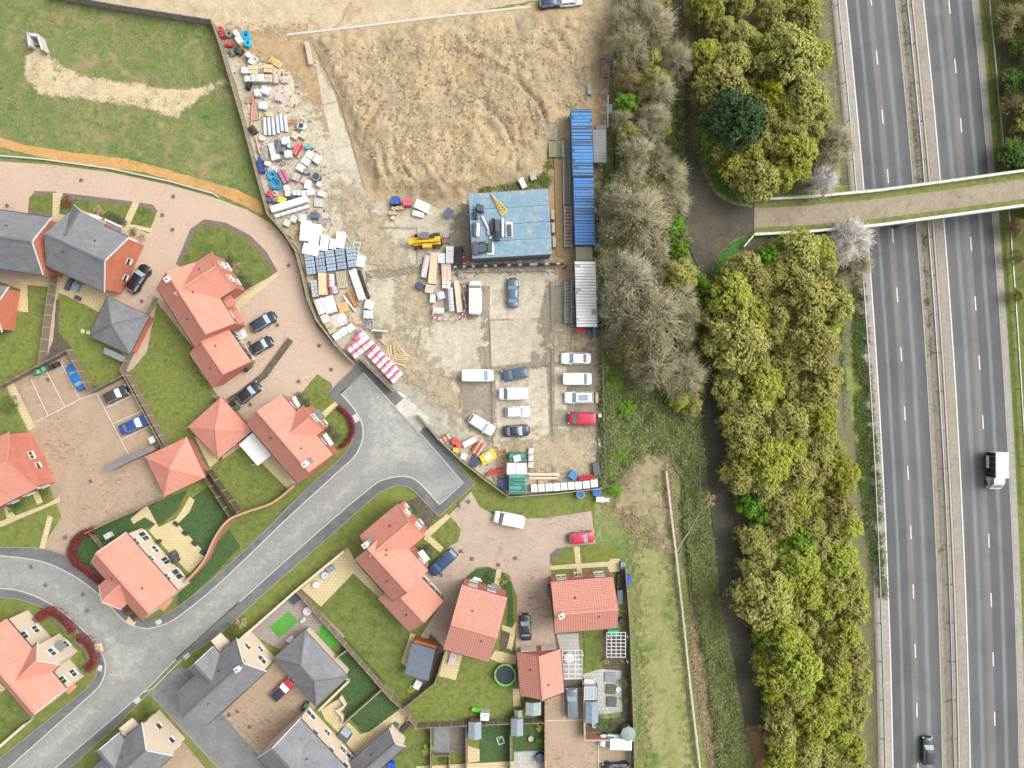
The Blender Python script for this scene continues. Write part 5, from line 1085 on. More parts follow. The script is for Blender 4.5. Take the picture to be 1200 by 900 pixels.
# ================================================================ site cabins
BLUEF = ground('faded_blue_cabin_roof', [col(146, 182, 202), col(176, 192, 198), col(126, 168, 198)], big=.5, mid=1.6, fine=5, wear=[(col(200, 198, 190), 1.2, .55, .68), (col(120, 136, 140), 2.5, .62, .72)], bumps=.2, con=.5)
def cabin_block():
    t = thing('site_office', 'large flat faded blue roof of joined site cabins with machinery on top', 'site office', P(596, 262, 0))
    z = 4.6; A, B, Cc, D = [(549, 227), (642, 221), (646.5, 298), (553.5, 303)]
    def at(u, v): x = (A[0] * (1 - u) + B[0] * u) * (1 - v) + (D[0] * (1 - u) + Cc[0] * u) * v; y = (A[1] * (1 - u) + B[1] * u) * (1 - v) + (D[1] * (1 - u) + Cc[1] * u) * v; return (x, y)
    canopy(t, [at(.01, .01), at(.99, .01), at(.99, .985), at(.01, .985)], z - .2, paint(110, 124, 134, .7, .2), 'wall', z - .22)
    for i in range(4):
        v0, v1 = i / 4 + .004, (i + 1) / 4 - .004
        o = canopy(t, [at(0, v0), at(1, v0), at(1, v1), at(0, v1)], z + .04 * (i % 2), BLUEF, 'roof_panel', .24)
        rb = MB()
        for k in range(34): u = (k + .5) / 34; rb.bar(P(*at(u, v0 + .01), z + .06 + .04 * (i % 2)), P(*at(u, v1 - .01), z + .06 + .04 * (i % 2)), .09, .05)
        rb.build('roof_rib', BLUEF, o)
    for v in (.42, .62, .84):
        p = P(*at(1.035, v), 2.2); w = MB().box(p, (.5, 1.5, 2.2)).build('side_stair', paint(180, 176, 160, .7), t)
cabin_block()
DKM = paint(78, 88, 98, .55, .25, 2); BLK = paint(40, 42, 46, .6, .2); WHT = paint(240, 240, 240, .5, .1, 2)
RT = 4.72
def roofthing(name, label, cat, parts):
    cx = sum(p[1] for p in parts) / len(parts); cy = sum(p[2] for p in parts) / len(parts); t = thing(name, label, cat, P(cx, cy, RT))
    for (nm, x, y, w, h, a, ht, m) in parts:
        p = P(x, y, RT + ht / 2); MB().bbox((p[0], p[1], RT + ht / 2), (w * S * .95, h * S * .95, ht), math.radians(a), min(.08, ht / 3)).build(nm, m, t)
    return t
roofthing('air_unit', 'dark twin air handling unit at the upper left of the blue roof', 'roof unit', [('casing', 561, 243.5, 4.5, 9, 6, .9, DKM), ('casing', 565, 245, 3.5, 9, 6, .8, DKM), ('base', 557, 252, 5, 10, 8, .6, BLK)])
roofthing('duct_run', 'black and white duct lying by the left edge of the blue roof', 'duct', [('duct', 556, 269, 3, 16, 0, .5, DKM), ('cover', 560, 269.5, 4, 16, -2, .35, WHT)])
roofthing('white_beam', 'slanting white beam on the blue roof', 'beam', [('beam', 569, 262, 2.6, 20, 27, .35, WHT), ('foot', 573, 273, 4, 5, 10, .4, WHT), ('foot', 575, 278.5, 3.5, 3, 0, .3, WHT)])
roofthing('generator_unit', 'tall grey machine casing in the middle of the roof clutter', 'machine', [('casing', 583, 270, 6, 24, 2, 1.1, DKM), ('exhaust', 577, 265, 3.5, 18, -10, .8, BLK), ('hatch', 583, 276, 5, 8, 2, 1.25, BLK)])
roofthing('roof_sheet', 'upright white panel next to the grey casing', 'panel', [('sheet', 589, 267, 3, 22, 0, .5, WHT)])
roofthing('rooflight_frame', 'white framed grey unit right of the white panel', 'roof unit', [('frame', 596.5, 269, 8.5, 18, 0, .18, WHT), ('cover', 597, 270, 5, 14, 3, .5, DKM)])
roofthing('water_tank', 'grey unit in the lower left corner of the blue roof', 'roof unit', [('casing', 557, 291, 6, 15, 0, .8, DKM)])
roofthing('square_hatch', 'white rimmed dark hatch near the lower left roof corner', 'hatch', [('frame', 574.5, 291, 8.5, 15, 2, .15, WHT), ('cover', 574, 290, 5.5, 12, 0, .5, DKM)])
p = P(565, 291, RT); t = thing('cable_reel', 'dark round reel on the blue roof corner', 'reel', p); MB().cyl((p[0], p[1], RT + .3), .85, .5, 20).build('drum', DKM, t); MB().torus((p[0], p[1], RT + .55), .8, .09).build('rim', BLK, t)
t = thing('lattice_jib', 'yellow triangular lattice frame on the blue roof', 'lattice frame', P(585, 238, RT)); YF = paint(240, 206, 70, .5, .1)
a, b1, b2, top = P(575.5, 227, RT + .1), P(588, 252.5, RT + .1), P(594.5, 246.5, RT + .1), P(589, 246, RT + .7)
f = MB().bar(a, b1, .12).bar(a, b2, .12).bar(b1, b2, .16).bar(a, top, .1)
for k in range(1, 8): q1 = Vector(a).lerp(Vector(b1), k / 8); q2 = Vector(a).lerp(Vector(b2), (k + .5) / 8); f.bar(q1, q2, .07).bar(q2, Vector(a).lerp(Vector(b1), min(1, (k + 1) / 8)), .07)
f.build('lattice', YF, t)
# long cabins
def container(label, x0, y0, x1, y1, z, c, dark, ribs, name='site_cabin', side=None, cat='cabin', sk=0):
    t = thing(name, label, cat, P((x0 + x1) / 2, (y0 + y1) / 2, 0)); pts = [(x0, y0), (x1, y0), (x1 + sk, y1), (x0 + sk, y1)]
    canopy(t, pts, z - .06, paint(*(side or c), .5, .25, 1), 'wall', z - .1)
    canopy(t, [(x0 - .3, y0 - .3), (x1 + .3, y0 - .3), (x1 + sk + .3, y1 + .3), (x0 + sk - .3, y1 + .3)], z, paint(*dark, .7, .3, 2), 'roof', .05)
    dw = .08 if sum(c) > 700 else .3; rm = paint(*c, .5, dw, 1.6); rm2 = paint(*[int(q * .75 + 40) for q in c], .6, .35, 1.6); r = random.Random(int(x0 + y0))
    for i in range(ribs):
        f = (i + .5) / ribs; y = y0 + (y1 - y0) * f; xx = sk * f; a = P(x0 + xx, y, z + .05); b = P(x1 + xx, y, z + .05); g = (y1 - y0) / ribs * S * (r.choice((.9, .9, .6, .35)) if dw > .1 else r.choice((.85, .8, .7))); w_ = (b[0] - a[0]) * r.choice((1, 1, 1, .75, .9))
        MB().bbox(((a[0] + b[0]) / 2 + (b[0] - a[0] - w_) * r.choice((-.5, .5)), a[1], z + .05), (w_, g, .13), r.uniform(-.004, .004), min(.03, g / 3)).build('roof_rib', rm if r.random() > .12 or dw < .1 else rm2, t)
    return t
c1 = container('bright blue ribbed cabin, northern of the two in a row', 669, 128, 693, 206.5, 3., (66, 140, 210), (80, 92, 110), 20, sk=2.4)
c2 = container('bright blue ribbed cabin, southern of the two in a row', 671.8, 208.5, 695.5, 287, 3., (58, 130, 204), (80, 100, 130), 22, sk=2.2)
c3 = container('white ribbed cabin with blue side wall beside the parked cars', 673.5, 306.5, 697.5, 383, 3., (252, 252, 252), (196, 196, 196), 22, side=(40, 90, 150), sk=2.4)
t = thing('link_shelter', 'low grey green flat shelter between the blue and white cabins', 'shelter', P(684, 297, 0)); canopy(t, [(674.5, 289), (694, 289), (694.5, 305.5), (675, 305.5)], 2.4, paint(132, 134, 116, .8), 'roof', 2.3)
t = thing('lean_to', 'grey corrugated roof beside the northern blue cabin', 'lean to', P(702, 171, 0)); canopy(t, [(694.5, 152), (709.5, 152), (711, 190.5), (695.5, 190.5)], 2.5, paint(132, 138, 138, .7), 'roof', .12)
rb = MB()
for k in range(10): y = 154 + k * 3.9; rb.bar(P(695, y, 2.53), P(710.5, y, 2.53), .1, .05)
rb.build('roof_rib', paint(148, 152, 152, .7), t); MB().box((P(702, 171, 0)[0], P(702, 171, 0)[1], 1.2), (1.7, 4.9, 2.36)).build('wall', paint(110, 112, 108, .8), t)
def walkway(label, x0, y0, x1, y1, z, c, n, vert=True):
    t = thing('access_ramp', label, 'ramp', P((x0 + x1) / 2, (y0 + y1) / 2, 0)); m = paint(*c, .8, .3, 2)
    w = (x1 - x0)
    for i in range(n):
        if vert: a, b = P(x0 + w * (i + .5) / n, y0, z), P(x0 + w * (i + .5) / n, y1, z); g = w / n * S * .8
        else: y = y0 + (y1 - y0) * (i + .5) / n; a, b = P(x0, y, z), P(x1, y, z); g = (y1 - y0) / n * S * .75
        MB().bar(a, b, g, .07).build('plank', m, t)
    rl = MB()
    for x in (x0, x1):
        rl.bar(P(x, y0, z + 1.), P(x, y1, z + 1.), .06)
        for k in range(5): q = P(x, y0 + (y1 - y0) * k / 4, 0); rl.box((q[0], q[1], (z + 1) / 2), (.06, .06, z + 1))
    rl.build('handrail', paint(170, 174, 172, .5), t)
walkway('narrow grey plank ramp at the head of the walkway', 643, 146, 651.5, 164, .5, (184, 178, 156), 4); walkway('square plank landing below the narrow ramp', 643.5, 165, 659.5, 184, .5, (168, 164, 132), 7)
walkway('long grey plank ramp beside the northern blue cabin', 660.5, 164, 667.5, 240, .5, (150, 150, 140), 4); walkway('grey slatted ramp between the brown track and the blue cabin', 661.5, 241, 670, 290, .7, (176, 170, 158), 12, False)
walkway('grey slatted stair platform beside the white cabin', 662, 330, 670, 379, 1.0, (150, 150, 142), 14, False)
t = thing('red_bin', 'red box at the foot of the white cabin', 'bin', P(680, 387, 0)); p = P(680, 386.5, .9); MB().bbox((p[0], p[1], .5), (1.5, .75, 1.), 0, .06).build('body', paint(222, 60, 56, .5), t); MB().bbox((p[0], p[1], 1.04), (1.55, .8, .08), 0, .03).build('lid', paint(206, 50, 50, .5), t)
t = thing('gas_cage', 'narrow blue cage at the lower right of the white cabin', 'cage', P(696, 389, 0)); p = P(696, 389, .9); MB().bbox((p[0], p[1], .8), (.5, 1.6, 1.6), 0, .05).build('body', paint(50, 120, 170, .5), t)
t = thing('track_boards', 'brown boarded track between the ramps', 'track', P(654, 240, 0))
o = strip('boards', [(653.5, 186), (655, 250), (656, 300)], 1.1, paint(178, 150, 108, .9, .3, 2), 0, .2, parent=t, kind=None)
# ================================================================ yard goods
PINE = paint(216, 186, 136, .85, .2, 4); PINEL = paint(232, 208, 166, .85, .15, 4); WRAP = paint(246, 246, 250, .35, .08, 3); STRAP = paint(60, 64, 74, .5, .1)
def wob(me_pts, amp, r): return [(x + r.uniform(-amp, amp), y + r.uniform(-amp, amp), z + r.uniform(-amp * .6, amp * .6)) for x, y, z in me_pts]
def softbox(sx, sy, sz, r, amp=.04, top=.0, n=4, z0=0):
    """lumpy wrapped load"""
    vs = []; fs = []; ring = []
    per = [(-1 + 2 * i / n, -1) for i in range(n)] + [(1, -1 + 2 * i / n) for i in range(n)] + [(1 - 2 * i / n, 1) for i in range(n)] + [(-1, 1 - 2 * i / n) for i in range(n)]
    k = len(per)
    for z, s in ((0, .97), (.5, 1.0), (.9, .99), (1.0, .93)):
        for x, y in per: vs.append((x * s * sx / 2, y * s * sy / 2, z0 + z * sz))
    for a in range(3):
        for i in range(k): fs.append((a * k + i, a * k + (i + 1) % k, (a + 1) * k + (i + 1) % k, (a + 1) * k + i))
    for i in range(k): x, y = per[i]; vs.append((x * .5 * sx / 2, y * .5 * sy / 2, z0 + sz * (1 + top * .6)))
    for i in range(k): fs.append((3 * k + i, 3 * k + (i + 1) % k, 4 * k + (i + 1) % k, 4 * k + i))
    vs.append((0, 0, z0 + sz * (1 + top))); fs += [(4 * k + i, 4 * k + (i + 1) % k, 5 * k) for i in range(k)]
    return wob(vs, amp, r), fs
NI = [0]
def item(kind, x, y, w, h, ang, ht, c, label, cat, group=None, name=None, c2=None, n=None):
    """one thing standing in the yard: centre of its top, size on plan (survey units), turn, height, colour"""
    NI[0] += 1; r = random.Random(NI[0]); p = P(x, y, ht); sx, sy = w * S, h * S; a = -math.radians(ang)
    z0 = 0.0
    t = thing(name or kind, label, cat, (p[0], p[1], z0), group, a, local=True); m = paint(*c, .6, .22, 2.5); m2 = paint(*(c2 or c), .6, .2, 2.5)
    if kind in ('pallet_pack', 'block_pack'):
        pb = MB(); nn = max(3, int(sx / .16))
        for i in range(nn): pb.box((-sx / 2 + (i + .5) * sx / nn, 0, .12), (sx / nn * .7, sy * .98, .03))
        for q in (-.42, 0, .42): pb.box((0, q * sy, .06), (sx, .1, .1))
        pb.build('pallet', PINE, t)
        if kind == 'block_pack':
            nx, ny = max(1, round(sx / .55)), max(1, round(sy / .55))
            vs = MB()
            for i in range(nx):
                for j in range(ny): vs.bbox((-sx / 2 + (i + .5) * sx / nx, -sy / 2 + (j + .5) * sy / ny, .14 + (ht - .14) / 2 + r.uniform(-.02, .02)), (sx / nx * .94, sy / ny * .94, ht - .14), r.uniform(-.03, .03), .03)
            vs.build('blocks', m, t)
            if c2: MB().bbox((-sx * .28, 0, .14 + (ht - .12) / 2), (sx * .34, sy * .96, ht - .10), 0, .03).build('end_wrap', m2, t)
        else:
            v, f = softbox(sx * .96, sy * .96, ht - .14, r, .035, .04, z0=.14); MB().add(v, f).build('load', m, t)
            for q in (-.25, .25): MB().box((q * sx, 0, .14 + (ht - .14) / 2 + .02), (.03, sy * 1.0, ht - .10)).build('strap', STRAP if sum(c) > 500 else WRAP, t)
    elif kind == 'bulk_bag':
        v, f = softbox(sx, sy, ht, r, .06, -.18); MB().add(v, f).build('bag', m, t, smooth=True)
        for ix, iy in ((-1, -1), (1, -1), (1, 1), (-1, 1)): MB().bar((ix * sx * .42, iy * sy * .42, ht * .93), (ix * sx * .2, iy * sy * .46, ht * 1.12), .06, .03).build('handle', WRAP if sum(c) < 700 else STRAP, t)
        v, f = softbox(sx * .7, sy * .7, .12, r, .03, .1, z0=ht * .82); MB().add(v, f).build('filling', m2, t)
    elif kind == 'tarp_heap':
        v, f = softbox(sx, sy, ht, r, .12, .15, n=6); MB().add(v, f).build('sheet', m, t)
        for q in range(3): MB().bar((r.uniform(-.4, .4) * sx, r.uniform(-.4, .4) * sy, ht * 1.05), (r.uniform(-.5, .5) * sx, r.uniform(-.5, .5) * sy, ht * .6), .1, .06).build('offcut', m2, t)
    elif kind == 'crate':
        MB().bbox((0, 0, ht / 2), (sx, sy, ht), 0, .03).build('body', m, t); MB().bbox((0, 0, ht + .02), (sx * 1.03, sy * 1.03, .06), 0, .02).build('lid', m2, t)
        MB().box((0, sy * .2, ht + .06), (sx * .5, .05, .02)).build('latch', STRAP, t)
    elif kind == 'timber_stack':
        nn = n or max(3, int(sx / .2)); lay = 2
        for l in range(lay):
            for i in range(nn):
                L = sy * r.uniform(.93, 1.0); MB().box((-sx / 2 + (i + .5) * sx / nn, r.uniform(-.03, .03) * sy, .1 + (ht - .1) * (l + .5) / lay), (sx / nn * .9, L, (ht - .1) / lay * .94), r.uniform(-.012, .012)).build('plank', (m if (i + l) % 3 else m2), t)
        MB().box((0, -sy * .3, .05), (sx * 1.05, .1, .1)).box((0, sy * .3, .05), (sx * 1.05, .1, .1)).build('bearer', PINE, t)
    elif kind == 'board_stack':
        k = n or 4
        for i in range(k): MB().box((r.uniform(-.02, .02), r.uniform(-.03, .03), (i + .5) * ht / k), (sx * r.uniform(.95, 1), sy * r.uniform(.97, 1), ht / k * .92), r.uniform(-.015, .015)).build('board', m if i % 2 == (k - 1) % 2 else m2, t)
    elif kind == 'pallet':
        k = max(1, n or 2)
        for l in range(k):
            pb = MB(); nn = 6
            for i in range(nn): pb.box((-sx / 2 + (i + .5) * sx / nn, 0, .13 + l * .15), (sx / nn * .72, sy, .03))
            for q in (-.44, 0, .44): pb.box((0, q * sy, .06 + l * .15), (sx, .1, .1))
            pb.build('pallet_layer', m, t)
    elif kind == 'pipe_coil':
        k = n or 3; R = min(sx, sy) / 2
        for i in range(k): MB().torus((r.uniform(-.06, .06), r.uniform(-.06, .06), .12 + i * .2), R * .82, .11, 22).torus((0, 0, .12 + i * .2), R * .52, .09, 18).build('coil', m, t)
    elif kind == 'drum':
        MB().cyl((0, 0, ht / 2), sx / 2, ht, 16).build('body', m, t); MB().torus((0, 0, ht), sx / 2 * .95, .04, 16).build('rim', m2, t); MB().cyl((sx * .12, 0, ht + .02), .08, .05, 8).build('cap', STRAP, t)
    elif kind == 'tank':
        MB().cyl((0, 0, ht / 2), sy / 2, sx, 16, axis='x').build('body', m, t)
        for q in (-.3, .3): MB().box((q * sx, 0, .12), (.15, sy * .9, .24)).build('cradle', STRAP, t)
        MB().cyl((0, 0, ht + .05), .15, .1, 10).build('cap', m2, t)
    elif kind == 'pipe_bundle':
        rr = sx / 2 * .96; MB().cyl((0, 0, rr), rr, sy, 12, axis='y').build('pipe', m, t); 
        for q in (-.35, 0, .35): MB().cyl((0, q * sy, rr), rr * 1.03, .06, 12, axis='y').build('band', m2, t)
    elif kind == 'barrier_stack':
        k = n or 4
        for i in range(k):
            q = -sy / 2 + (i + .5) * sy / k; MB().bbox((0, q, ht / 2), (sx, sy / k * .7, ht), 0, .02).build('barrier', m if i % 2 else m2, t)
        MB().box((0, 0, .08), (sx * .5, sy, .1)).build('foot', STRAP, t)
    elif kind == 'skip':
        b = [(-sx / 2 * .8, -sy / 2 * .8, .05), (sx / 2 * .8, -sy / 2 * .8, .05), (sx / 2 * .8, sy / 2 * .8, .05), (-sx / 2 * .8, sy / 2 * .8, .05)]; u = [(-sx / 2, -sy / 2, ht), (sx / 2, -sy / 2, ht), (sx / 2, sy / 2, ht), (-sx / 2, sy / 2, ht)]
        MB().add(b + u, [(3, 2, 1, 0), (0, 1, 5, 4), (1, 2, 6, 5), (2, 3, 7, 6), (3, 0, 4, 7), (4, 5, 6, 7)]).build('body', m, t)
        MB().bbox((0, 0, ht + .04), (sx * .5, sy * .6, .1), 0, .03).build('cover', WRAP, t)
        for s in (-1, 1): MB().bar((-sx * .4, s * sy * .3, ht + .05), (sx * .4, s * sy * .3, ht + .05), .1).build('rail', m2, t)
    elif kind == 'frame':
        f = MB()
        for z in (.1, ht): f.bar((-sx / 2, -sy / 2, z), (sx / 2, -sy / 2, z), .08).bar((sx / 2, -sy / 2, z), (sx / 2, sy / 2, z), .08).bar((sx / 2, sy / 2, z), (-sx / 2, sy / 2, z), .08).bar((-sx / 2, sy / 2, z), (-sx / 2, -sy / 2, z), .08)
        for ix, iy in ((-1, -1), (1, -1), (1, 1), (-1, 1)): f.box((ix * sx / 2, iy * sy / 2, ht / 2), (.08, .08, ht))
        f.build('frame', m, t); k = n or 3
        for i in range(k): MB().bar((-sx / 2, -sy / 2 + sy * (i + .5) / k, ht), (sx / 2, -sy / 2 + sy * (i + 1) / k, ht), .05).build('brace', m2, t)
    return t
exec_items = [
# upper yard along the hoarding
('barrier_stack', 258.5, 36.5, 4, 13, -18, 1., (214, 70, 84), 'red plastic barriers in the top corner of the yard', 'barriers', None, 'road_barriers'),
('pipe_coil', 268, 39.5, 9, 9, 0, .5, (150, 146, 134), 'grey loose cable coil beside the red barriers', 'cable coil'),
('crate', 276.5, 38.5, 6.5, 5, 60, 1.1, (240, 236, 228), 'white tank half nearest the cyan coils', 'tank', None, 'storage_tank'),
('crate', 280, 46, 8, 7, 55, 1.2, (244, 242, 236), 'white tank with red strap below its twin', 'tank', None, 'storage_tank'),
('pipe_coil', 287, 40.5, 10.5, 10.5, 0, .7, (40, 182, 232), 'cyan pipe coil at the very top of the yard', 'pipe coil'),
('pipe_coil', 289.5, 49.5, 9, 11, 0, .7, (44, 196, 236), 'cyan pipe coil below the topmost one', 'pipe coil'),
('tank', 267, 51.5, 9, 4.5, 3, .8, (208, 70, 64), 'red cylinder lying against the hoarding', 'cylinder', None, 'gas_cylinder'),
('tarp_heap', 279, 59, 9, 6, 20, .7, (62, 70, 72), 'dark sheet heap below the red cylinder', 'sheet heap'),
('tarp_heap', 271, 61, 5, 8, -20, .5, (120, 124, 130), 'grey scrap heap against the hoarding', 'scrap heap'),
('bulk_bag', 291.5, 64, 9, 6.5, 30, 1., (234, 234, 236), 'pale bag in the top slanting pair', 'bag'),
('bulk_bag', 294.5, 71.5, 7, 6.5, 35, 1., (240, 240, 242), 'white bag below in the slanting pair', 'bag'),
('bulk_bag', 286, 82, 7.5, 8, 5, 1., (246, 246, 246), 'white bag left of the buff packs', 'bag'),
('block_pack', 296, 81.5, 11, 10, 5, 1., (228, 206, 166), 'buff stone pack beside the white bag', 'pack'),
('block_pack', 314, 80, 10, 9, 5, .9, (226, 204, 158), 'buff stone pack standing alone at the edge of the mud', 'pack'),
('pallet_pack', 289.5, 91.8, 7, 7.5, -3, 1., (238, 236, 238), 'white pack at the left of the long row of packs', 'pack'),
('pallet_pack', 297.5, 91, 8.5, 9, -3, 1.1, (216, 218, 224), 'silvery pack second in the long row', 'pack'),
('pallet_pack', 305.4, 91, 7.5, 9, -3, 1.1, (246, 246, 248), 'bright white pack third in the long row', 'pack'),
('block_pack', 314.5, 91.5, 9, 9, 2, .9, (214, 200, 178), 'beige stone pack fourth in the long row', 'pack'),
('timber_stack', 323, 92, 6, 10, 0, .8, (214, 180, 156), 'striped bundle of pink boards in the row', 'board bundle', None, None, (240, 236, 236)),
('tarp_heap', 333, 93.5, 9, 6, 0, .5, (212, 202, 182), 'rubble pile at the end of the row', 'rubble'),
('tarp_heap', 290.5, 100, 4.5, 7, 20, .8, (34, 34, 38), 'black sack by the hoarding', 'sack'),
('bulk_bag', 301.5, 108, 8, 8.5, 0, .9, (240, 240, 244), 'white bag left of a rounder one', 'bag'), ('bulk_bag', 310, 105, 9.5, 9.5, 20, 1., (232, 232, 240), 'rounder white bag beside its neighbour', 'bag'),
('pallet_pack', 326, 114, 8, 8, 10, .9, (240, 200, 222), 'pink wrapped pack standing alone', 'pack'), ('bulk_bag', 307, 123.5, 9, 8, 5, .9, (226, 228, 238), 'pale bag above the silver pipes', 'bag'),
('pallet', 290.5, 116.5, 7, 8, 5, .4, (196, 166, 138), 'brown pallets behind the long pink plank', 'pallets'), ('pallet', 297.5, 136.5, 9, 8, 5, .4, (206, 168, 144), 'brown pallets at the lower end of the pink plank', 'pallets'),
('timber_stack', 295.5, 129, 2.2, 38, 3, .5, (226, 158, 130), 'long pink plank leaning along the hoarding', 'plank', None, None, None, 1),
('timber_stack', 304.5, 134, 1.6, 12, 6, .3, (226, 200, 150), 'short pale plank above the silver pipes', 'plank', None, None, None, 1),
('bulk_bag', 315, 134, 9.5, 4.5, 3, .5, (232, 210, 158), 'sand coloured bag above the silver pipes', 'bag'),
('pallet', 342, 141.5, 8.5, 5, 5, .6, (206, 134, 98), 'orange brown crate right of the silver pipes', 'crate'),
('bulk_bag', 352.5, 147, 8, 8, 15, .9, (244, 244, 246), 'white bag with a dark opening near the haul road', 'bag', None, None, (60, 60, 64)),
('block_pack', 345.5, 158.5, 8, 8, 35, .7, (232, 214, 190), 'left of two cream packs set diagonally', 'pack'), ('block_pack', 355, 158, 8, 8, 30, .7, (234, 218, 190), 'right of two cream packs set diagonally', 'pack'),
('drum', 307, 161.5, 6, 6, 0, .8, (240, 240, 240), 'white drum below the silver pipes', 'drum'), ('tarp_heap', 296, 152, 7, 10, -35, .6, (58, 60, 68), 'black sheet heap at the foot of the pink plank', 'sheet heap'),
('timber_stack', 302, 170, 1.8, 22, -14, .5, (230, 206, 166), 'pale plank along the hoarding below the black heap', 'plank', None, None, None, 1),
('bulk_bag', 334, 164.5, 10, 9, -10, .9, (240, 240, 244), 'white bag above the small cylinder', 'bag'), ('drum', 339, 170.5, 6, 6, 0, .9, (232, 232, 230), 'white drum with dark mouth among the bags', 'drum', None, None, (40, 40, 40)),
('pallet_pack', 347.5, 174, 6, 15, 28, .9, (224, 70, 96), 'red and white pack set diagonally', 'pack', None, None, (240, 220, 226)),
('drum', 360.5, 171, 6.5, 6.5, 0, .9, (120, 196, 196), 'teal drum above the white squares', 'drum'),
('board_stack', 321, 177, 10, 20, -14, .8, (232, 230, 232), 'stack of white boards under a grey sheet', 'board stack'), ('tarp_heap', 325.5, 171, 6, 15, -10, 1.1, (110, 118, 128), 'grey sheet thrown over the white boards', 'sheet'),
('tarp_heap', 309.5, 180, 8, 16, 0, .5, (172, 168, 160), 'grey rubble heap beside the blue strip', 'rubble'),
('pipe_bundle', 326.5, 187, 4, 6, 60, .5, (110, 112, 110), 'short dark pipes beside the boards', 'pipes'), ('pipe_bundle', 331.5, 191, 4, 6, 60, .5, (150, 150, 146), 'short grey pipes beside the boards', 'pipes'),
('bulk_bag', 337.5, 180, 9, 9, 0, .9, (236, 236, 240), 'white bag left of the red pack', 'bag'),
('board_stack', 363, 181, 9.5, 8, 33, .9, (248, 248, 248), 'topmost of three white squares in a diagonal line', 'board stack'), ('board_stack', 358, 188.3, 9.5, 8, 33, .9, (244, 242, 244), 'middle of three white squares in a diagonal line', 'board stack'), ('board_stack', 352.3, 196, 9.5, 8, 33, .9, (240, 240, 244), 'lowest of three white squares in a diagonal line', 'board stack'),
('board_stack', 371.5, 186.5, 8, 9, 35, .9, (240, 232, 232), 'white square set off to the right of the diagonal line', 'board stack'),
('crate', 305, 193, 3.6, 18, -12, 1., (36, 72, 168), 'narrow deep blue barrier against the hoarding', 'barrier', None, 'road_barrier'),
('bulk_bag', 313, 191.5, 8, 5, 15, .7, (246, 236, 206), 'cream bag right of the blue barrier', 'bag'), ('tarp_heap', 320, 198, 12, 7, 10, .5, (214, 204, 206), 'jumble of pale offcuts above the cyan coils', 'offcuts'),
('pipe_coil', 317.5, 204.5, 13, 13, 0, .9, (36, 176, 224), 'cyan pipe coil, upper of the big pair', 'pipe coil'), ('pipe_coil', 321.5, 215, 14.5, 14.5, 0, 1.0, (30, 170, 220), 'cyan pipe coil, lower of the big pair', 'pipe coil'),
('timber_stack', 332, 206.5, 7, 16, -27, .8, (236, 120, 140), 'pink and purple striped bundle beside the cyan coils', 'bundle', None, 'striped_bundle', (90, 78, 160)),
('pallet_pack', 346, 207, 9, 9, 20, .8, (206, 200, 200), 'grey pack right of the striped bundle', 'pack'), ('crate', 359, 200.5, 6, 6, -10, .9, (150, 156, 160), 'small grey cage below the white squares', 'cage', None, 'wire_cage'),
('drum', 370, 206.5, 10, 10, 0, 1., (70, 82, 100), 'dark round bin right of the grey cage', 'bin', None, None, (210, 214, 220)), ('tarp_heap', 355, 210, 5, 8, 30, .4, (224, 190, 184), 'pale pink scraps beside the white pallet', 'scraps'),
('board_stack', 360.5, 216, 8, 10.5, 10, .6, (242, 240, 244), 'white boards lying below the pink scraps', 'board stack'), ('bulk_bag', 373.5, 215.5, 6, 6, 30, .7, (238, 224, 204), 'small cream bag near the haul road', 'bag'),
('crate', 335.5, 220, 5.5, 6, 0, .9, (246, 246, 246), 'upper small white box above the long white stack', 'box', None, 'white_box'), ('crate', 337, 226.6, 5.5, 6, 0, .9, (244, 244, 244), 'lower small white box above the long white stack', 'box', None, 'white_box'),
('crate', 345, 226, 4.2, 5, 0, .8, (248, 248, 248), 'narrow white box first of a pair', 'box', None, 'white_box'), ('crate', 350, 226, 4.2, 5.5, 0, .8, (246, 246, 246), 'narrow white box second of a pair', 'box', None, 'white_box'), ('crate', 356, 228, 5, 9, -5, .9, (244, 244, 244), 'tall white box touching the long white stack', 'box', None, 'white_box'), ('crate', 363.5, 225.3, 8, 6, -8, .9, (248, 248, 248), 'broad white box right of the tall one', 'box', None, 'white_box'),
('bulk_bag', 376, 227, 8, 6, 15, .8, (250, 250, 250), 'white bag on its own near the haul road', 'bag'), ('tarp_heap', 317, 227, 8, 8, 30, .6, (206, 78, 84), 'red hose heap against the hoarding', 'hose heap'), ('pipe_coil', 322.5, 227, 6.5, 8, 0, .3, (222, 196, 190), 'thin pale hoop beside the red heap', 'hoop'),
('drum', 315.5, 234, 5.5, 5.5, 0, .8, (84, 106, 160), 'blue drum below the red heap', 'drum'), ('crate', 330.5, 234.5, 8.5, 7, 20, .9, (236, 220, 90), 'yellow machine above the long white stack', 'machine', None, 'small_machine'), ('tarp_heap', 341, 231.5, 12, 7, -10, .7, (64, 72, 78), 'dark sheet heap above the long white stack', 'sheet heap'), ('drum', 322, 239, 6, 6, 0, .8, (66, 70, 72), 'dark drum left of the yellow machine', 'drum'),
('pallet', 373, 237, 10, 10, 5, .5, (224, 220, 222), 'pale pallets at the end of the long white stack', 'pallets', None, None, None, 3), ('crate', 368, 252, 9, 7, 5, .9, (96, 110, 128), 'slate blue box below the pale pallets', 'box', None, 'slate_box'), ('pallet', 380.5, 252.5, 8, 7, 0, .4, (226, 214, 206), 'gridded pallet right of the slate blue box', 'pallets'),
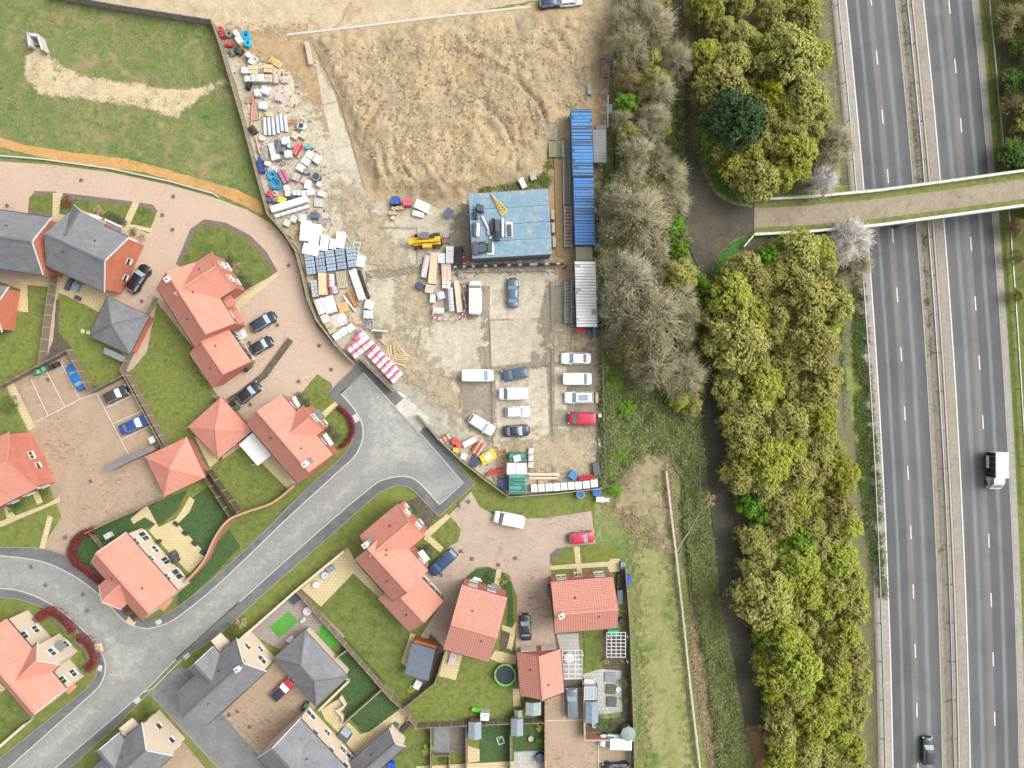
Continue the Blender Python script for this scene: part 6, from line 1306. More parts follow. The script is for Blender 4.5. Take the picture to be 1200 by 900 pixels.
('tarp_heap', 377, 260, 10, 7, 20, .35, (160, 162, 166), 'grey scrap spread below the gridded pallet', 'scrap'), ('crate', 344, 256.5, 7, 7, 28, .9, (236, 220, 208), 'right of two cream boxes by the curved hoarding', 'box', None, 'cream_box'), ('crate', 336, 261, 7, 7, 28, .9, (236, 222, 212), 'left of two cream boxes by the curved hoarding', 'box', None, 'cream_box'), ('pallet_pack', 354, 255.5, 8.5, 9, 3, 1., (232, 232, 236), 'pale pack at the head of the big white stacks', 'pack'), ('tarp_heap', 343.5, 272, 8, 14, 35, .4, (196, 172, 132), 'sand and scrap along the curved hoarding', 'scrap'),
# big white stacks
('board_stack', 357, 270, 11, 24, 4, 1.5, (244, 242, 242), 'tall white stack at the left rear of the insulation', 'insulation stack', 'white insulation stacks', 'insulation_stack'), ('board_stack', 368, 275, 12, 26, 7, 1.4, (250, 250, 250), 'tall white stack behind the middle of the insulation', 'insulation stack', 'white insulation stacks', 'insulation_stack'),
('board_stack', 364, 292, 19, 13, 12, 1.3, (250, 250, 250), 'broad white stack at the lower left of the insulation', 'insulation stack', 'white insulation stacks', 'insulation_stack'), ('board_stack', 380, 284.5, 9.5, 18, 8, 1.3, (250, 250, 250), 'narrow white stack third from left', 'insulation stack', 'white insulation stacks', 'insulation_stack'),
('board_stack', 390, 286, 8, 12, 8, 1.2, (246, 246, 246), 'short white stack fourth from left', 'insulation stack', 'white insulation stacks', 'insulation_stack'), ('board_stack', 398, 281, 10, 19, 8, 1.3, (250, 250, 250), 'white stack at the right end of the insulation', 'insulation stack', 'white insulation stacks', 'insulation_stack'),
('frame', 417, 291, 8, 15, 15, .9, (244, 244, 244), 'white tubular frame right of the insulation', 'frame', None, 'tube_rack'), ('crate', 422.5, 306, 9, 13, 10, .9, (250, 250, 250), 'white box right of the blue grey packs', 'box', None, 'white_box'),
('timber_stack', 418.5, 333.5, 8.5, 38, 19.5 - 39, 1.0, (250, 250, 250), 'long white bundle lying diagonally by a black strip', 'bundle', None, 'white_bundle', (236, 236, 240), 3), ('tarp_heap', 426, 333, 3, 34, -19.5, .6, (44, 44, 46), 'black strip of sheeting beside the long white bundle', 'sheeting'),
('board_stack', 377.5, 332.5, 9, 26, -2, 1.3, (238, 212, 166), 'tan board stack below the blue grey packs', 'board stack'), ('block_pack', 368.5, 338, 8, 20, -8, 1.0, (196, 196, 206), 'grey block pack left of the tan boards', 'pack'), ('block_pack', 387, 328.5, 8, 15, -2, 1., (232, 230, 236), 'white pack with red end right of the tan boards', 'pack', None, None, (170, 70, 86)),
('block_pack', 390.5, 340, 8.5, 8.5, -8, .9, (206, 206, 220), 'small silver pack below the red ended one', 'pack', None, None, (176, 84, 96)), ('pallet', 400, 327.5, 11.5, 20, -8, .7, (204, 196, 168), 'stack of olive grey pallets with dark slots', 'pallets', None, None, None, 4),
('pallet_pack', 375, 359, 10, 20, -20, 1.1, (236, 232, 236), 'left of two big white bags lying by the hoarding', 'pack'), ('pallet_pack', 385.5, 357, 13, 21, -18, 1.2, (246, 248, 250), 'right and larger of two big white bags', 'pack'),
('board_stack', 402.5, 360, 12, 12, -20, .6, (222, 178, 124), 'orange brown plywood sheets', 'plywood'), ('timber_stack', 413, 350, 5, 20, -28, .5, (206, 146, 84), 'orange brown planks beside the plywood', 'planks', None, None, (180, 120, 66), 3), ('timber_stack', 409.5, 356, 2.2, 24, -38, .5, (240, 234, 230), 'single white plank crossing the plywood', 'plank', None, None, None, 1),
('pallet_pack', 432, 357, 10, 11, 15, 1., (250, 250, 250), 'white pack above the blue marked pack', 'pack'), ('pallet_pack', 431, 368.5, 11, 10, 3, 1., (222, 232, 244), 'white pack with pale blue print', 'pack', None, None, (150, 190, 230)), ('frame', 430.5, 381, 9, 9, 0, 1., (130, 142, 156), 'grey wire cage below the blue marked pack', 'cage', None, 'wire_cage', (180, 186, 190)),
('crate', 381, 373, 9, 9, -30 + 5, .9, (228, 222, 214), 'cream block topmost of three down the hoarding', 'block', None, 'cream_block'), ('crate', 385.5, 380, 9, 8, -25, .8, (204, 194, 166), 'tan block in the middle of three down the hoarding', 'block', None, 'cream_block'), ('crate', 389, 386.5, 9, 8, -25, .8, (206, 194, 170), 'tan block lowest of three down the hoarding', 'block', None, 'cream_block'),
('tarp_heap', 397, 375, 17, 15, -20, .5, (232, 216, 216), 'heap of torn white wrapping', 'wrapping heap'), ('tarp_heap', 416, 375, 16, 8, 20, .3, (212, 190, 150), 'scraps beside the torn wrapping', 'scraps'),
('crate', 410.5, 384.5, 8.5, 8, -38, .9, (248, 248, 248), 'white cube nearest the striped packs', 'cube', None, 'white_cube'), ('crate', 402, 389, 8.5, 8, -33, 1., (248, 248, 248), 'middle of three white cubes', 'cube', None, 'white_cube'), ('crate', 394.5, 394.2, 8, 8, -33, 1., (248, 248, 250), 'white cube nearest the hoarding', 'cube', None, 'white_cube'),
('crate', 443.5, 392.5, 8, 7, 5, .7, (98, 102, 110), 'dark grey box right of the striped packs', 'box', None, 'grey_box'), ('timber_stack', 444, 387.5, 2, 20, 78 - 164, .4, (240, 234, 222), 'white plank above the dark grey box', 'plank', None, None, None, 1), ('tarp_heap', 449, 398, 12, 8, 40, .4, (214, 182, 154), 'pinkish sand heap beside the dark grey box', 'sand heap'),
# mid yard
('crate', 463, 234.5, 9, 8.5, 0, 1.5, (40, 92, 178), 'blue tank on the grey skid', 'tank', None, 'fuel_tank'), ('crate', 476.5, 236.5, 8.5, 8, 2, 1.4, (224, 96, 118), 'red tank right of the blue one', 'tank', None, 'fuel_tank'), ('pallet', 469, 240.5, 26, 5, 0, .3, (120, 118, 122), 'long grey skid below the blue and red tanks', 'skid', None, 'grey_skid', None, 1),
('board_stack', 494.5, 241, 18, 10.5, 26, 1.0, (250, 250, 250), 'large white sheet stack slanting above the digger', 'sheet stack', None, 'sheet_stack'), ('board_stack', 490, 250.5, 14, 6, 14, .7, (244, 244, 244), 'narrow white sheet stack below the large one', 'sheet stack', None, 'sheet_stack'),
('crate', 525.5, 249, 8, 10, 35, 1., (238, 240, 242), 'white mobile machine near the cabin corner', 'machine', None, 'small_machine', (90, 110, 140)),
('board_stack', 507.5, 314, 9, 37, 5, 1.0, (226, 206, 174), 'long tan board stack below the yellow handler', 'board stack'), ('pallet_pack', 498.5, 312, 6.5, 28, 12, .9, (226, 220, 230), 'long pale pack left of the tan boards', 'pack'), ('crate', 517.5, 302.5, 8, 11, 3, 1., (232, 240, 242), 'pale box between the tan boards and grey box', 'box', None, 'pale_box'), ('crate', 527, 298.5, 8.5, 19, 2, 1.3, (220, 222, 220), 'tall grey white box beside black scrap', 'box', None, 'pale_box'),
('tarp_heap', 537.5, 300, 9, 22, 0, .8, (54, 60, 66), 'black scrap pile inside the red barrier', 'scrap pile'), ('barrier_stack', 543.5, 303, 3, 15, -5, 1., (206, 50, 54), 'red barrier at the corner of the scrap', 'barrier', None, 'road_barriers', (236, 120, 110)),
('timber_stack', 523, 318.5, 11, 21, -2, .8, (226, 204, 176), 'short tan bundle below the grey white box', 'bundle', None, None, (240, 230, 220)), ('crate', 492, 335, 8, 8, 35, .8, (62, 82, 106), 'dark blue crate at the left of the packs', 'crate', None, 'blue_crate'), ('crate', 503.4, 338.6, 10, 9.5, 12, .9, (216, 200, 180), 'beige box right of the dark blue crate', 'box', None, 'beige_box'), ('crate', 507, 349.8, 6, 9, 3, .8, (248, 248, 250), 'small upright white box', 'box', None, 'white_box'),
('pallet_pack', 516.5, 346, 9, 9, -15, .9, (240, 232, 238), 'pinkish white pack left of the block stack', 'pack'), ('block_pack', 523, 333.5, 10, 9, 3, .9, (232, 226, 234), 'white pack at the top of the block stack', 'pack'), ('block_pack', 527, 351, 9, 28, -4, .8, (224, 226, 230), 'grey and white block stack with dark gaps', 'block stack', None, None, (88, 96, 104)), ('board_stack', 536.8, 347, 6.5, 37, -7, 1.0, (232, 218, 198), 'long narrow tan stack inside the red tape', 'board stack'),
('tank', 514, 364, 12, 8, 3, 1.1, (232, 236, 234), 'white tank in the corner of the red tape', 'tank', None, 'water_tank'),
# foot of the yard
('barrier_stack', 521.5, 514.5, 6, 12, -32 + 90, 1., (226, 120, 92), 'orange and white striped barriers against the hoarding', 'barriers', None, 'road_barriers', (244, 224, 196), 5), ('drum', 533, 517, 8, 8, 0, .9, (232, 84, 76), 'left red drum below the hoarding', 'drum'), ('drum', 538, 521.5, 7, 7, 0, .9, (238, 96, 84), 'right red drum below the hoarding', 'drum'), ('crate', 534, 527.3, 6, 5, 5, .8, (252, 208, 80), 'small yellow box below the red drums', 'box', None, 'yellow_box'),
('tank', 550, 518.3, 16, 8, -28, 1., (246, 248, 250), 'white roller tank above the orange cones', 'tank', None, 'water_tank'), ('barrier_stack', 560, 525.5, 15, 10, -62 + 5, .9, (214, 96, 74), 'orange and white bundle of cones and barriers', 'barriers', None, 'road_barriers', (244, 206, 166), 4), ('bulk_bag', 543, 535, 8, 7.5, 20, .8, (240, 242, 248), 'white bag against the lower hoarding', 'bag'), ('crate', 556.5, 541.5, 9, 10, 35, .9, (66, 74, 104), 'navy box left of the yellow skip', 'box', None, 'navy_box'),
('skip', 572, 535.3, 18, 11.5, -31, 1.2, (248, 216, 30), 'bright yellow skip with white print', 'skip', None, 'yellow_skip', (200, 170, 30)), ('frame', 588, 543, 7, 30, 0, .5, (232, 160, 60), 'orange lattice frame standing next to the green containers', 'lattice frame', None, 'orange_frame', (232, 160, 60), 7), ('crate', 580, 553.3, 18, 4.2, -18, .8, (226, 56, 58), 'long red trough below the yellow skip', 'trough', None, 'red_trough'), ('crate', 590.5, 567, 9, 12, -22, .9, (76, 90, 160), 'blue bin left of the green container', 'bin', None, 'blue_bin'), ('drum', 594.5, 528, 3.4, 3.4, 0, 1., (240, 196, 120), 'tiny cream drum beside the orange frame', 'drum'),
('pallet_pack', 622.3, 529, 6.5, 8, 10, .9, (238, 224, 230), 'pinkish white pack, top of three right of the green container', 'pack'), ('pallet_pack', 622, 536.8, 6, 7, 5, .9, (242, 242, 246), 'white pack, middle of three right of the green container', 'pack'), ('pallet_pack', 621.7, 545, 6, 7, 10, .9, (240, 242, 246), 'white pack, lowest of three right of the green container', 'pack'),
('timber_stack', 637, 556, 3.2, 37, 90, .5, (240, 222, 190), 'upper long pale timber above the white crates', 'timber', None, None, (232, 212, 176), 2), ('timber_stack', 637, 560.5, 2.6, 36, 90, .4, (244, 228, 200), 'lower long pale timber above the white crates', 'timber', None, None, (232, 212, 176), 2), ('tarp_heap', 634, 565.5, 7, 4, 0, .4, (222, 190, 124), 'small heap of yellow offcuts', 'offcuts'),
('crate', 672, 556.8, 9, 9, 35, 1., (206, 214, 220), 'grey box with blue panel near the red frame', 'box', None, 'grey_box', (60, 140, 200)), ('barrier_stack', 687, 559.5, 18, 5.5, -8, .8, (216, 34, 44), 'bright red barriers above the last crate', 'barriers', None, 'road_barriers', (226, 60, 66), 3), ('crate', 699, 549.5, 7.5, 14, -12, 1., (92, 100, 110), 'dark grey rubber tipping bin at the scrub edge', 'bin', None, 'tipping_bin'),
('drum', 680.3, 579.5, 9.5, 9.5, 0, .9, (30, 110, 190), 'left blue drum outside the fence', 'drum', None, None, (190, 216, 236)), ('drum', 699.4, 576.6, 9.5, 9.5, 0, .9, (20, 108, 206), 'right blue drum outside the fence', 'drum', None, None, (90, 160, 230)), ('crate', 703.5, 585.5, 9.5, 6, 3, .8, (238, 238, 244), 'white box lying outside the fence', 'box', None, 'white_box'), ('tarp_heap', 711, 586, 5, 4, 0, .4, (244, 244, 246), 'small white sack beside the white box', 'sack'),
('tarp_heap', 704, 518, 5, 12, -10, .4, (214, 220, 222), 'white scrap caught along the wire fence', 'scrap'), ('board_stack', 699.6, 466, 3.5, 12, 0, .6, (226, 196, 178), 'pink board upright beside the glass roofed estate', 'board'), ('crate', 703, 487, 4, 4, 0, .7, (240, 240, 240), 'small white box beside the red van', 'box', None, 'white_box'),
# by the cabins
('frame', 710.5, 78, 13, 18, 3, 1.2, (92, 80, 140), 'purple grey steel frame behind the dark fence', 'frame', None, 'steel_frame', (120, 112, 150), 1), ('timber_stack', 686.5, 106, 3, 22, 0, .6, (140, 142, 146), 'grey steel beams lying above the blue cabins', 'beams', None, 'steel_beams', None, 2), ('crate', 690.6, 105.6, 4.6, 9.5, 0, .9, (158, 160, 156), 'grey box beside the steel beams', 'box', None, 'grey_box'), ('timber_stack', 712.6, 131, 2.2, 38, 1, .5, (250, 250, 250), 'long white tube standing by the dark fence', 'tube', None, 'white_tube', None, 1), ('crate', 716, 127.2, 3.4, 9.5, 4, .8, (246, 246, 246), 'white box beside the long white tube', 'box', None, 'white_box'),
('crate', 612.3, 214.3, 6, 11.5, -25, .9, (248, 248, 244), 'white trough on the weeds above the blue roof', 'trough', None, 'white_trough'), ('crate', 624.5, 205.8, 7, 10, -15, .5, (196, 180, 168), 'beige slab on the weeds above the blue roof', 'slab', None, 'beige_slab'), ('crate', 698, 246, 2.6, 5, 0, 1., (248, 248, 248), 'white meter box on the side of the blue cabin', 'box', None, 'white_box'), ('tarp_heap', 700, 290, 7, 9, 20, .6, (236, 240, 242), 'white bags between the blue and white cabins', 'bags'), ('drum', 663, 312, 3.6, 3.6, 0, 1., (40, 50, 60), 'small dark drum at the end of the site barrier', 'drum'),
('crate', 361.3, 62, 4.6, 26, -11, .7, (236, 226, 214), 'long white trough at the left edge of the spoil heap', 'trough', None, 'white_trough', (206, 190, 176)),
# gardens
('crate', 88, 336, 8, 9, 25, .7, (150, 176, 196), 'glass topped table on the cream patio by the slate garage', 'table', None, 'garden_table'), ('crate', 80, 333, 5, 14, 28, .6, (92, 98, 108), 'grey rattan sofa left of the glass table', 'sofa', None, 'garden_sofa'), ('crate', 92, 328, 15, 4.5, 25, .6, (88, 94, 104), 'grey rattan sofa above the glass table', 'sofa', None, 'garden_sofa'), ('crate', 90.5, 349, 7, 4, 25, .5, (84, 88, 96), 'grey rattan stool below the glass table', 'stool', None, 'garden_stool'),
('drum', 370, 685.5, 7.5, 7.5, 0, .75, (244, 246, 248), 'left round white garden table on the long patio', 'table', None, 'round_table'), ('drum', 380.5, 674.5, 8.5, 8.5, 0, .75, (206, 218, 228), 'right round table beside grey chairs', 'table', None, 'round_table'), ('crate', 387, 667, 8, 6, -30, .7, (140, 164, 184), 'blue grey garden bench on the long patio', 'bench', None, 'garden_bench'), ('crate', 345.5, 702, 11, 9, -42, .6, (70, 84, 96), 'dark rattan box in the corner of the lilac patio', 'storage box', None, 'storage_box'), ('drum', 360, 716.5, 10, 8, 0, .7, (232, 220, 214), 'round pink white table on the lilac patio', 'table', None, 'round_table'), ('crate', 355, 727, 7, 4, -42, .5, (216, 216, 218), 'white bench below the pink white table', 'bench', None, 'garden_bench'), ('crate', 339.5, 749.5, 7, 5, -42, .7, (232, 238, 240), 'white barbecue against the slate garage', 'barbecue', None, 'barbecue'),
('crate', 405, 858.5, 10, 8, 35, .75, (176, 190, 204), 'glass topped dining table on the lower patio', 'table', None, 'garden_table'), ('crate', 404, 861.8, 13.5, 11.5, 35, .45, (98, 104, 112), 'grey chair set pushed under the glass dining table', 'chairs', None, 'garden_chairs'), ('drum', 480, 845, 7.5, 7.5, 0, .75, (196, 164, 148), 'pinkish round table by the fence corner', 'table', None, 'round_table'), ('crate', 475, 852, 15, 6, -48, .7, (56, 58, 62), 'black corner sofa beside the pinkish table', 'sofa', None, 'garden_sofa'), ('crate', 463.5, 851, 5.5, 5.5, 30, .6, (96, 104, 110), 'small grey table beside the low slate garage', 'table', None, 'garden_table'),
('crate', 530, 772, 7, 14, 14, .6, (222, 206, 206), 'pale pink lounger on the cream terrace', 'lounger', None, 'garden_lounger'), ('crate', 568, 840, 10, 9, 3, 1.6, (222, 222, 226), 'white playhouse roof above the row of small gardens', 'playhouse', None, 'playhouse'), ('crate', 558.5, 832.5, 11, 4, 15, .7, (110, 220, 50), 'lime green slide attached beside the playhouse', 'slide', None, 'slide'), ('frame', 586.5, 868, 7, 8, -20, .3, (240, 240, 240), 'small white frame on the middle lawn', 'frame', None, 'lawn_frame', (240, 240, 240), 1),
('crate', 489, 803, 8, 9, 30, .6, (236, 238, 242), 'white box at the corner of the mossy lawn', 'box', None, 'white_box'), ('drum', 633, 889, 11, 14, 0, 1., (70, 82, 100), 'dark covered barbecue on the small pale patio', 'barbecue', None, 'covered_barbecue'), ('drum', 622, 866, 6, 6, 0, .6, (196, 190, 168), 'small stone bird bath on the last lawn', 'bird bath', None, 'bird_bath'),
('crate', 690.5, 799.5, 11.5, 6.5, 2, .8, (244, 240, 228), 'white table above the greenhouse', 'table', None, 'garden_table'), ('crate', 715, 793.5, 12, 10.5, 3, .3, (150, 150, 158), 'grey square raised bed, top of three', 'raised bed', None, 'raised_bed'), ('crate', 716, 808, 10.5, 10.5, 2, .4, (120, 118, 90), 'mossy square raised bed, middle of three', 'raised bed', None, 'raised_bed', (96, 98, 66)), ('crate', 717, 822.5, 11, 11, 2, .4, (96, 96, 98), 'dark square raised bed, bottom of three', 'raised bed', None, 'raised_bed'), ('drum', 724.5, 808, 5.5, 9, 0, .6, (230, 232, 230), 'white round pots beside the raised beds', 'pots', None, 'pots'), ('drum', 697, 850, 7, 6, 0, .6, (190, 200, 206), 'round metal table below the long grey shed', 'table', None, 'round_table'),
('crate', 726.6, 700, 6, 16, 0, 1.1, (96, 110, 122), 'grey lidded store beside the squarish house', 'store', None, 'garden_store'), ('crate', 735.5, 680.5, 5.5, 13, 15, .8, (34, 84, 206), 'bright blue play item leaning outside the fence', 'play item', None, 'blue_boat'), ('tarp_heap', 726, 681, 6, 18, 0, .7, (38, 44, 36), 'black sacks behind the side gate', 'sacks'), ('drum', 728, 728, 6, 7, 0, 1., (44, 48, 54), 'black water butt by the squarish house', 'water butt', None, 'water_butt'), ('crate', 730, 663, 5, 8, 0, .9, (140, 170, 190), 'pale blue bin store near the front path end', 'bin store', None, 'bin_store'),
('crate', 644, 693, 5, 12, 0, 1.1, (110, 116, 130), 'grey meter housing on the left of the squarish house', 'housing', None, 'meter_housing'), ('drum', 458, 898, 9, 6, 0, .9, (30, 90, 210), 'bright blue pool cover at the bottom edge', 'pool', None, 'paddling_pool'),
('tarp_heap', 203, 653.5, 9, 13, -30, .8, (72, 76, 78), 'dark covered garden set on the cream terrace', 'garden set', None, 'garden_set'), ('drum', 185, 635, 4.5, 4.5, 0, .8, (62, 62, 66), 'black pot by the cream window wall', 'pot', None, 'plant_pot'), ('crate', 206, 614, 7, 4, 35, .3, (66, 68, 70), 'dark planter first from the top along the terrace edge', 'planter', 'planters along the terrace edge', 'planter'), ('crate', 216.5, 625, 7, 4, 35, .3, (66, 68, 70), 'dark planter second along the terrace edge', 'planter', 'planters along the terrace edge', 'planter'), ('crate', 227.5, 637, 7, 4, 35, .3, (66, 68, 70), 'dark planter third along the terrace edge', 'planter', 'planters along the terrace edge', 'planter'), ('crate', 237.5, 648, 7, 4, 35, .3, (66, 68, 70), 'dark planter at the lower end of the terrace edge', 'planter', 'planters along the terrace edge', 'planter'),
('crate', 126, 628, 8, 6, -30, .8, (240, 242, 244), 'white garden seat in the gap behind the terrace house', 'seat', None, 'garden_chair'), ('crate', 178, 515.5, 6.5, 7, -25, .9, (244, 244, 248), 'white wrapped sofa at the end of the parking bays', 'sofa', None, 'wrapped_sofa'), ('crate', 97, 388, 4, 4, 5, .08, (236, 226, 176), 'left cream stepping slab on the lawn', 'slab', None, 'stepping_slab'), ('crate', 103.5, 389.5, 4, 4, 5, .08, (236, 226, 176), 'right cream stepping slab on the lawn', 'slab', None, 'stepping_slab'), ('tarp_heap', 283, 392.5, 10, 10, -30, .5, (222, 232, 232), 'glassy clutter beside the two dark cars', 'clutter'),
]
exec_items += [('tarp_heap', 323, 73, 7, 16, -55, .3, (222, 190, 124), 'small tongue of yellow sand beside the haul road', 'sand')]
for e in exec_items:
    e = list(e) + [None] * (13 - len(e)); kind, x, y, w, h, a, ht, c, lab, cat, grp, nm, c2 = e[:13]; n = e[13] if len(e) > 13 else None
    item(kind, x, y, w, h, a, ht, c, lab, cat, grp, nm, c2, n)
for i, (x, y) in enumerate(((309.5, 147.5), (314.5, 147.5), (319.5, 147.5), (324.5, 145.5), (329, 143), (334, 144.5))):
    item('pipe_bundle', x, y, 4.4, 20.5 if i < 5 else 19, -3 - i, .6, (214, 222, 236), f'silver wrapped pipe, {("leftmost", "second from left", "third from left", "third from right", "second from right", "rightmost")[i]} of the six', 'pipe', 'six silver pipes side by side', 'silver_pipe', (176, 186, 200))
for i, (x, y) in enumerate([(362, 306), (374, 304), (386, 302), (398, 300), (410.5, 297.5)]):
    for j in range(3):
        g = 200 - (i % 2) * 14; item('block_pack', x + j * 1.1, y + (j - .6) * 8.2, 10.6, 7.8, -7, 1.1 + .1 * ((i + j) % 2), (g - 30, g - 14, g + 6), f'blue grey block pack, {("rear", "middle", "front")[j]} of the {("first", "second", "third", "fourth", "fifth")[i]} column from the hoarding', 'pack', 'blue grey block packs')
def packgrid(A, B, Cc, D, nu, nv, tag_):
    for i in range(nu):
        for j in range(nv):
            u, v = (i + .5) / nu, (j + .5) / nv; x = (A[0] * (1 - u) + B[0] * u) * (1 - v) + (D[0] * (1 - u) + Cc[0] * u) * v; y = (A[1] * (1 - u) + B[1] * u) * (1 - v) + (D[1] * (1 - u) + Cc[1] * u) * v
            w = math.dist(A, B) / nu * .95; h = math.dist(A, D) / nv * .95
            item('block_pack', x, y, w, h, math.degrees(math.atan2(B[1] - A[1], B[0] - A[0])), 1. + .12 * ((i * 3 + j) % 3), (250, 248, 248), f'pink and white brick pack in {tag_}, {("first", "second", "third", "fourth", "fifth", "sixth")[i]} row, {("nearest the hoarding", "second from the hoarding", "third from the hoarding", "furthest from the hoarding")[j]}', 'pack', 'white and pink brick packs', 'brick_pack', (222, 92, 128))
packgrid((404, 407), (416, 421), (439, 402), (427, 390), 2, 4, 'upper block'); packgrid((414, 396), (420, 402), (430, 393), (421, 383), 1, 2, 'little top block')
packgrid((428, 415), (461, 450), (472, 438), (440, 403), 6, 2, 'lower block')
NAMES8 = ('first', 'second', 'third', 'fourth', 'fifth', 'sixth', 'seventh', 'eighth')
for i, (x, y, w) in enumerate(((626, 572, 8), (634.5, 571.6, 8), (643.5, 571.2, 9), (652.5, 570.8, 8.6), (661, 570, 8.2), (669.5, 569.4, 8), (678, 569, 8.6), (687, 568, 8.6), (696.3, 566.6, 9))):
    item('crate', x, y, w * .9, 8.5, -4, 1.1, (246, 244, 248), f'white crate, {(NAMES8 + ("last",))[i]} from the green container in the bottom row', 'crate', 'row of white crates', 'white_crate')
for i, (x, y) in enumerate([(461, 244.3), (465.8, 243.6), (470.6, 243), (458, 249.4), (462.8, 249.4), (460.5, 255)]):
    item('drum', x, y, 4.6, 4.6, 0, .9, (226, 196, 156) if i != 5 else (236, 226, 206), f'tan drum below the tanks, {("left of upper row", "middle of upper row", "right of upper row", "left of lower row", "right of lower row", "palest and lowest")[i]}', 'drum', 'tan drums below the tanks')
# long white stack, green containers, timber fan, tape fence
t = thing('plasterboard_stack', 'long bright white slab stack set diagonally above the cream boxes', 'slab stack', P(342, 243, 0), None, -math.radians(-17), local=True); wm = paint(250, 250, 250, .5, .06)
MB().bbox((0, .25, .75), (44 * S, 7.5 * S, 1.1), 0, .05).build('stack', wm, t)
for k in range(6): MB().bbox(((-18 + k * 7) * S, -.75, .4), (6.6 * S, 4.0 * S, .6), 0, .04).build('slab', paint(232, 232, 238, .5, .1), t)
t = container('green ribbed container, lower of the pair', 596.5, 556, 615.5, 578.5, 2.5, (86, 170, 158), (60, 120, 112), 5, name='green_container', cat='container')
t = container('green container with a white sheet on top, upper of the pair', 597, 531.5, 616.5, 542, 2.3, (84, 160, 148), (60, 112, 104), 2, name='green_container', cat='container')
t = thing('pale_roof_slabs', 'two pale grey slabs laid across the green containers', 'slabs', P(606, 549, 2.5))
for x0, x1 in ((594, 604.3), (604.8, 617.5)): canopy(t, [(x0, 542.5), (x1, 542.5), (x1, 556), (x0, 556)], 2.75, paint(222, 220, 222, .7, .15), 'slab', .18)
t = thing('loose_sheet', 'small white sheet lying on the upper green container', 'sheet', P(606, 537, 2.4)); canopy(t, [(601, 534.5), (609, 532.5), (611, 539.5), (603, 542)], 2.62, WRAP, 'sheet', .06)
t = thing('timber_fan', 'fan shaped pile of pale timber lengths right of the striped packs', 'timber pile', P(468, 412, 0)); r = random.Random(3)
for (x0, y0, x1, y1) in [(454, 405, 458, 424), (457, 404, 461, 425), (461, 402, 463, 420), (462, 401, 480, 418), (463, 400, 478, 420), (460, 417, 478, 420), (459, 420, 478, 422), (458, 422, 476, 424.5), (457, 424, 474, 428), (462, 415, 477, 417), (465, 408, 472, 418)]:
    z = .15 + r.random() * .3; MB().bar(P(x0, y0, z), P(x1, y1, z + .08), .2, .08).build('plank', PINEL if r.random() > .3 else PINE, t)
t = thing('tape_fence', 'red and white tape fence round the middle stacks', 'barrier', P(525, 372, 0)); pts = [(508, 357), (507.5, 372), (520, 374), (535, 375.5), (541, 370), (546, 361), (543, 343)]
for i in range(len(pts) - 1):
    a, b = Vector(P(*pts[i], .9)), Vector(P(*pts[i + 1], .9))
    for k in range(4): MB().bar(a.lerp(b, k / 4), a.lerp(b, (k + 1) / 4), .16, .2).build('tape', paint(232, 112, 130, .6, .1) if k % 2 else paint(240, 214, 214, .6, .1), t)
    MB().cyl((a.x, a.y, .5), .06, 1.0, 8).build('post', paint(220, 90, 90, .6), t)
for i, (q0, q1) in enumerate((((537, 327), (546, 337)), ((541, 333), (546, 341)), ((539, 325), (549, 325)))):
    t = thing('striped_pole', f'red and white pole, {("long slanting", "short slanting", "level upper")[i]} one beside the white van', 'pole', P(*q0, 0), 'striped poles'); a, b = Vector(P(*q0, .3)), Vector(P(*q1, .3))
    for k in range(4): MB().bar(a.lerp(b, k / 4), a.lerp(b, (k + 1) / 4), .12).build('band', paint(236, 224, 220, .6) if k % 2 else paint(214, 80, 84, .6), t)
p = P(535.5, 320, .8); t = thing('traffic_cone', 'pale green grey cone shaped cap by the site barrier', 'cone', (p[0], p[1], 0)); MB().cyl((p[0], p[1], .5), .45, 1.0, 4, .04).build('cone', paint(150, 166, 158, .6), t)
t = thing('site_barrier', 'long low black and white barrier below the blue cabin roof', 'barrier', P(532, 313, 0)); pts = [(532, 313), (560, 312), (590, 311), (625, 310), (661, 309)]; bl = [BLK, paint(190, 194, 190, .6)]
for i in range(4):
    for k in range(8):
        a, b = Vector(P(*pts[i], .8)), Vector(P(*pts[i + 1], .8)); MB().bar(a.lerp(b, k / 8), a.lerp(b, (k + .97) / 8), .3, .8).build('segment', bl[0 if (k + i) % 3 else 1], t)
t = thing('tube_stand', 'white tripod stand of thin tubes at the edge of the haul road', 'tube stand', P(430, 322, 0)); f = MB().bar(P(423, 312, 1), P(436, 322, .8), .07).bar(P(436, 322, .8), P(430, 326, 0), .07).bar(P(436, 322, .8), P(439, 328, 0), .07).bar(P(430, 326, .1), P(439, 328, .1), .07).build('tubes', WHT, t)
# headwall in the grass field
t = thing('headwall', 'pale concrete headwall with railings in the grass field', 'headwall', P(42, 50, 0)); CM = paint(222, 220, 218, .8, .2)
for a, b, w in (((36.5, 41), (38, 56), .3), ((37, 43), (48, 44), .4), ((48, 44), (53.5, 61), .3)): MB().bar(P(*a, .8), P(*b, .8), w, 1.6).build('wing_wall', CM, t)
p = P(44.5, 50, .4); MB().box((p[0], p[1], .3), (1.0, 1.0, .5)).build('outfall', paint(140, 130, 116, .8), t)
f = MB().bar(P(31, 39, 1.4), P(47, 43, 1.4), .06).bar(P(31, 39, 1.4), P(34, 57, 1.4), .06).bar(P(47, 43, 1.4), P(52, 57, 1.4), .06).bar(P(34, 40, 1.2), P(36, 56, 1.2), .06)
for x, y in ((31, 39), (39, 41), (47, 43), (32.5, 48), (34, 57), (49.5, 50), (52, 57)): c = P(x, y, 0); f.box((c[0], c[1], .7), (.06, .06, 1.4))
f.build('railing', paint(200, 204, 208, .5), t)
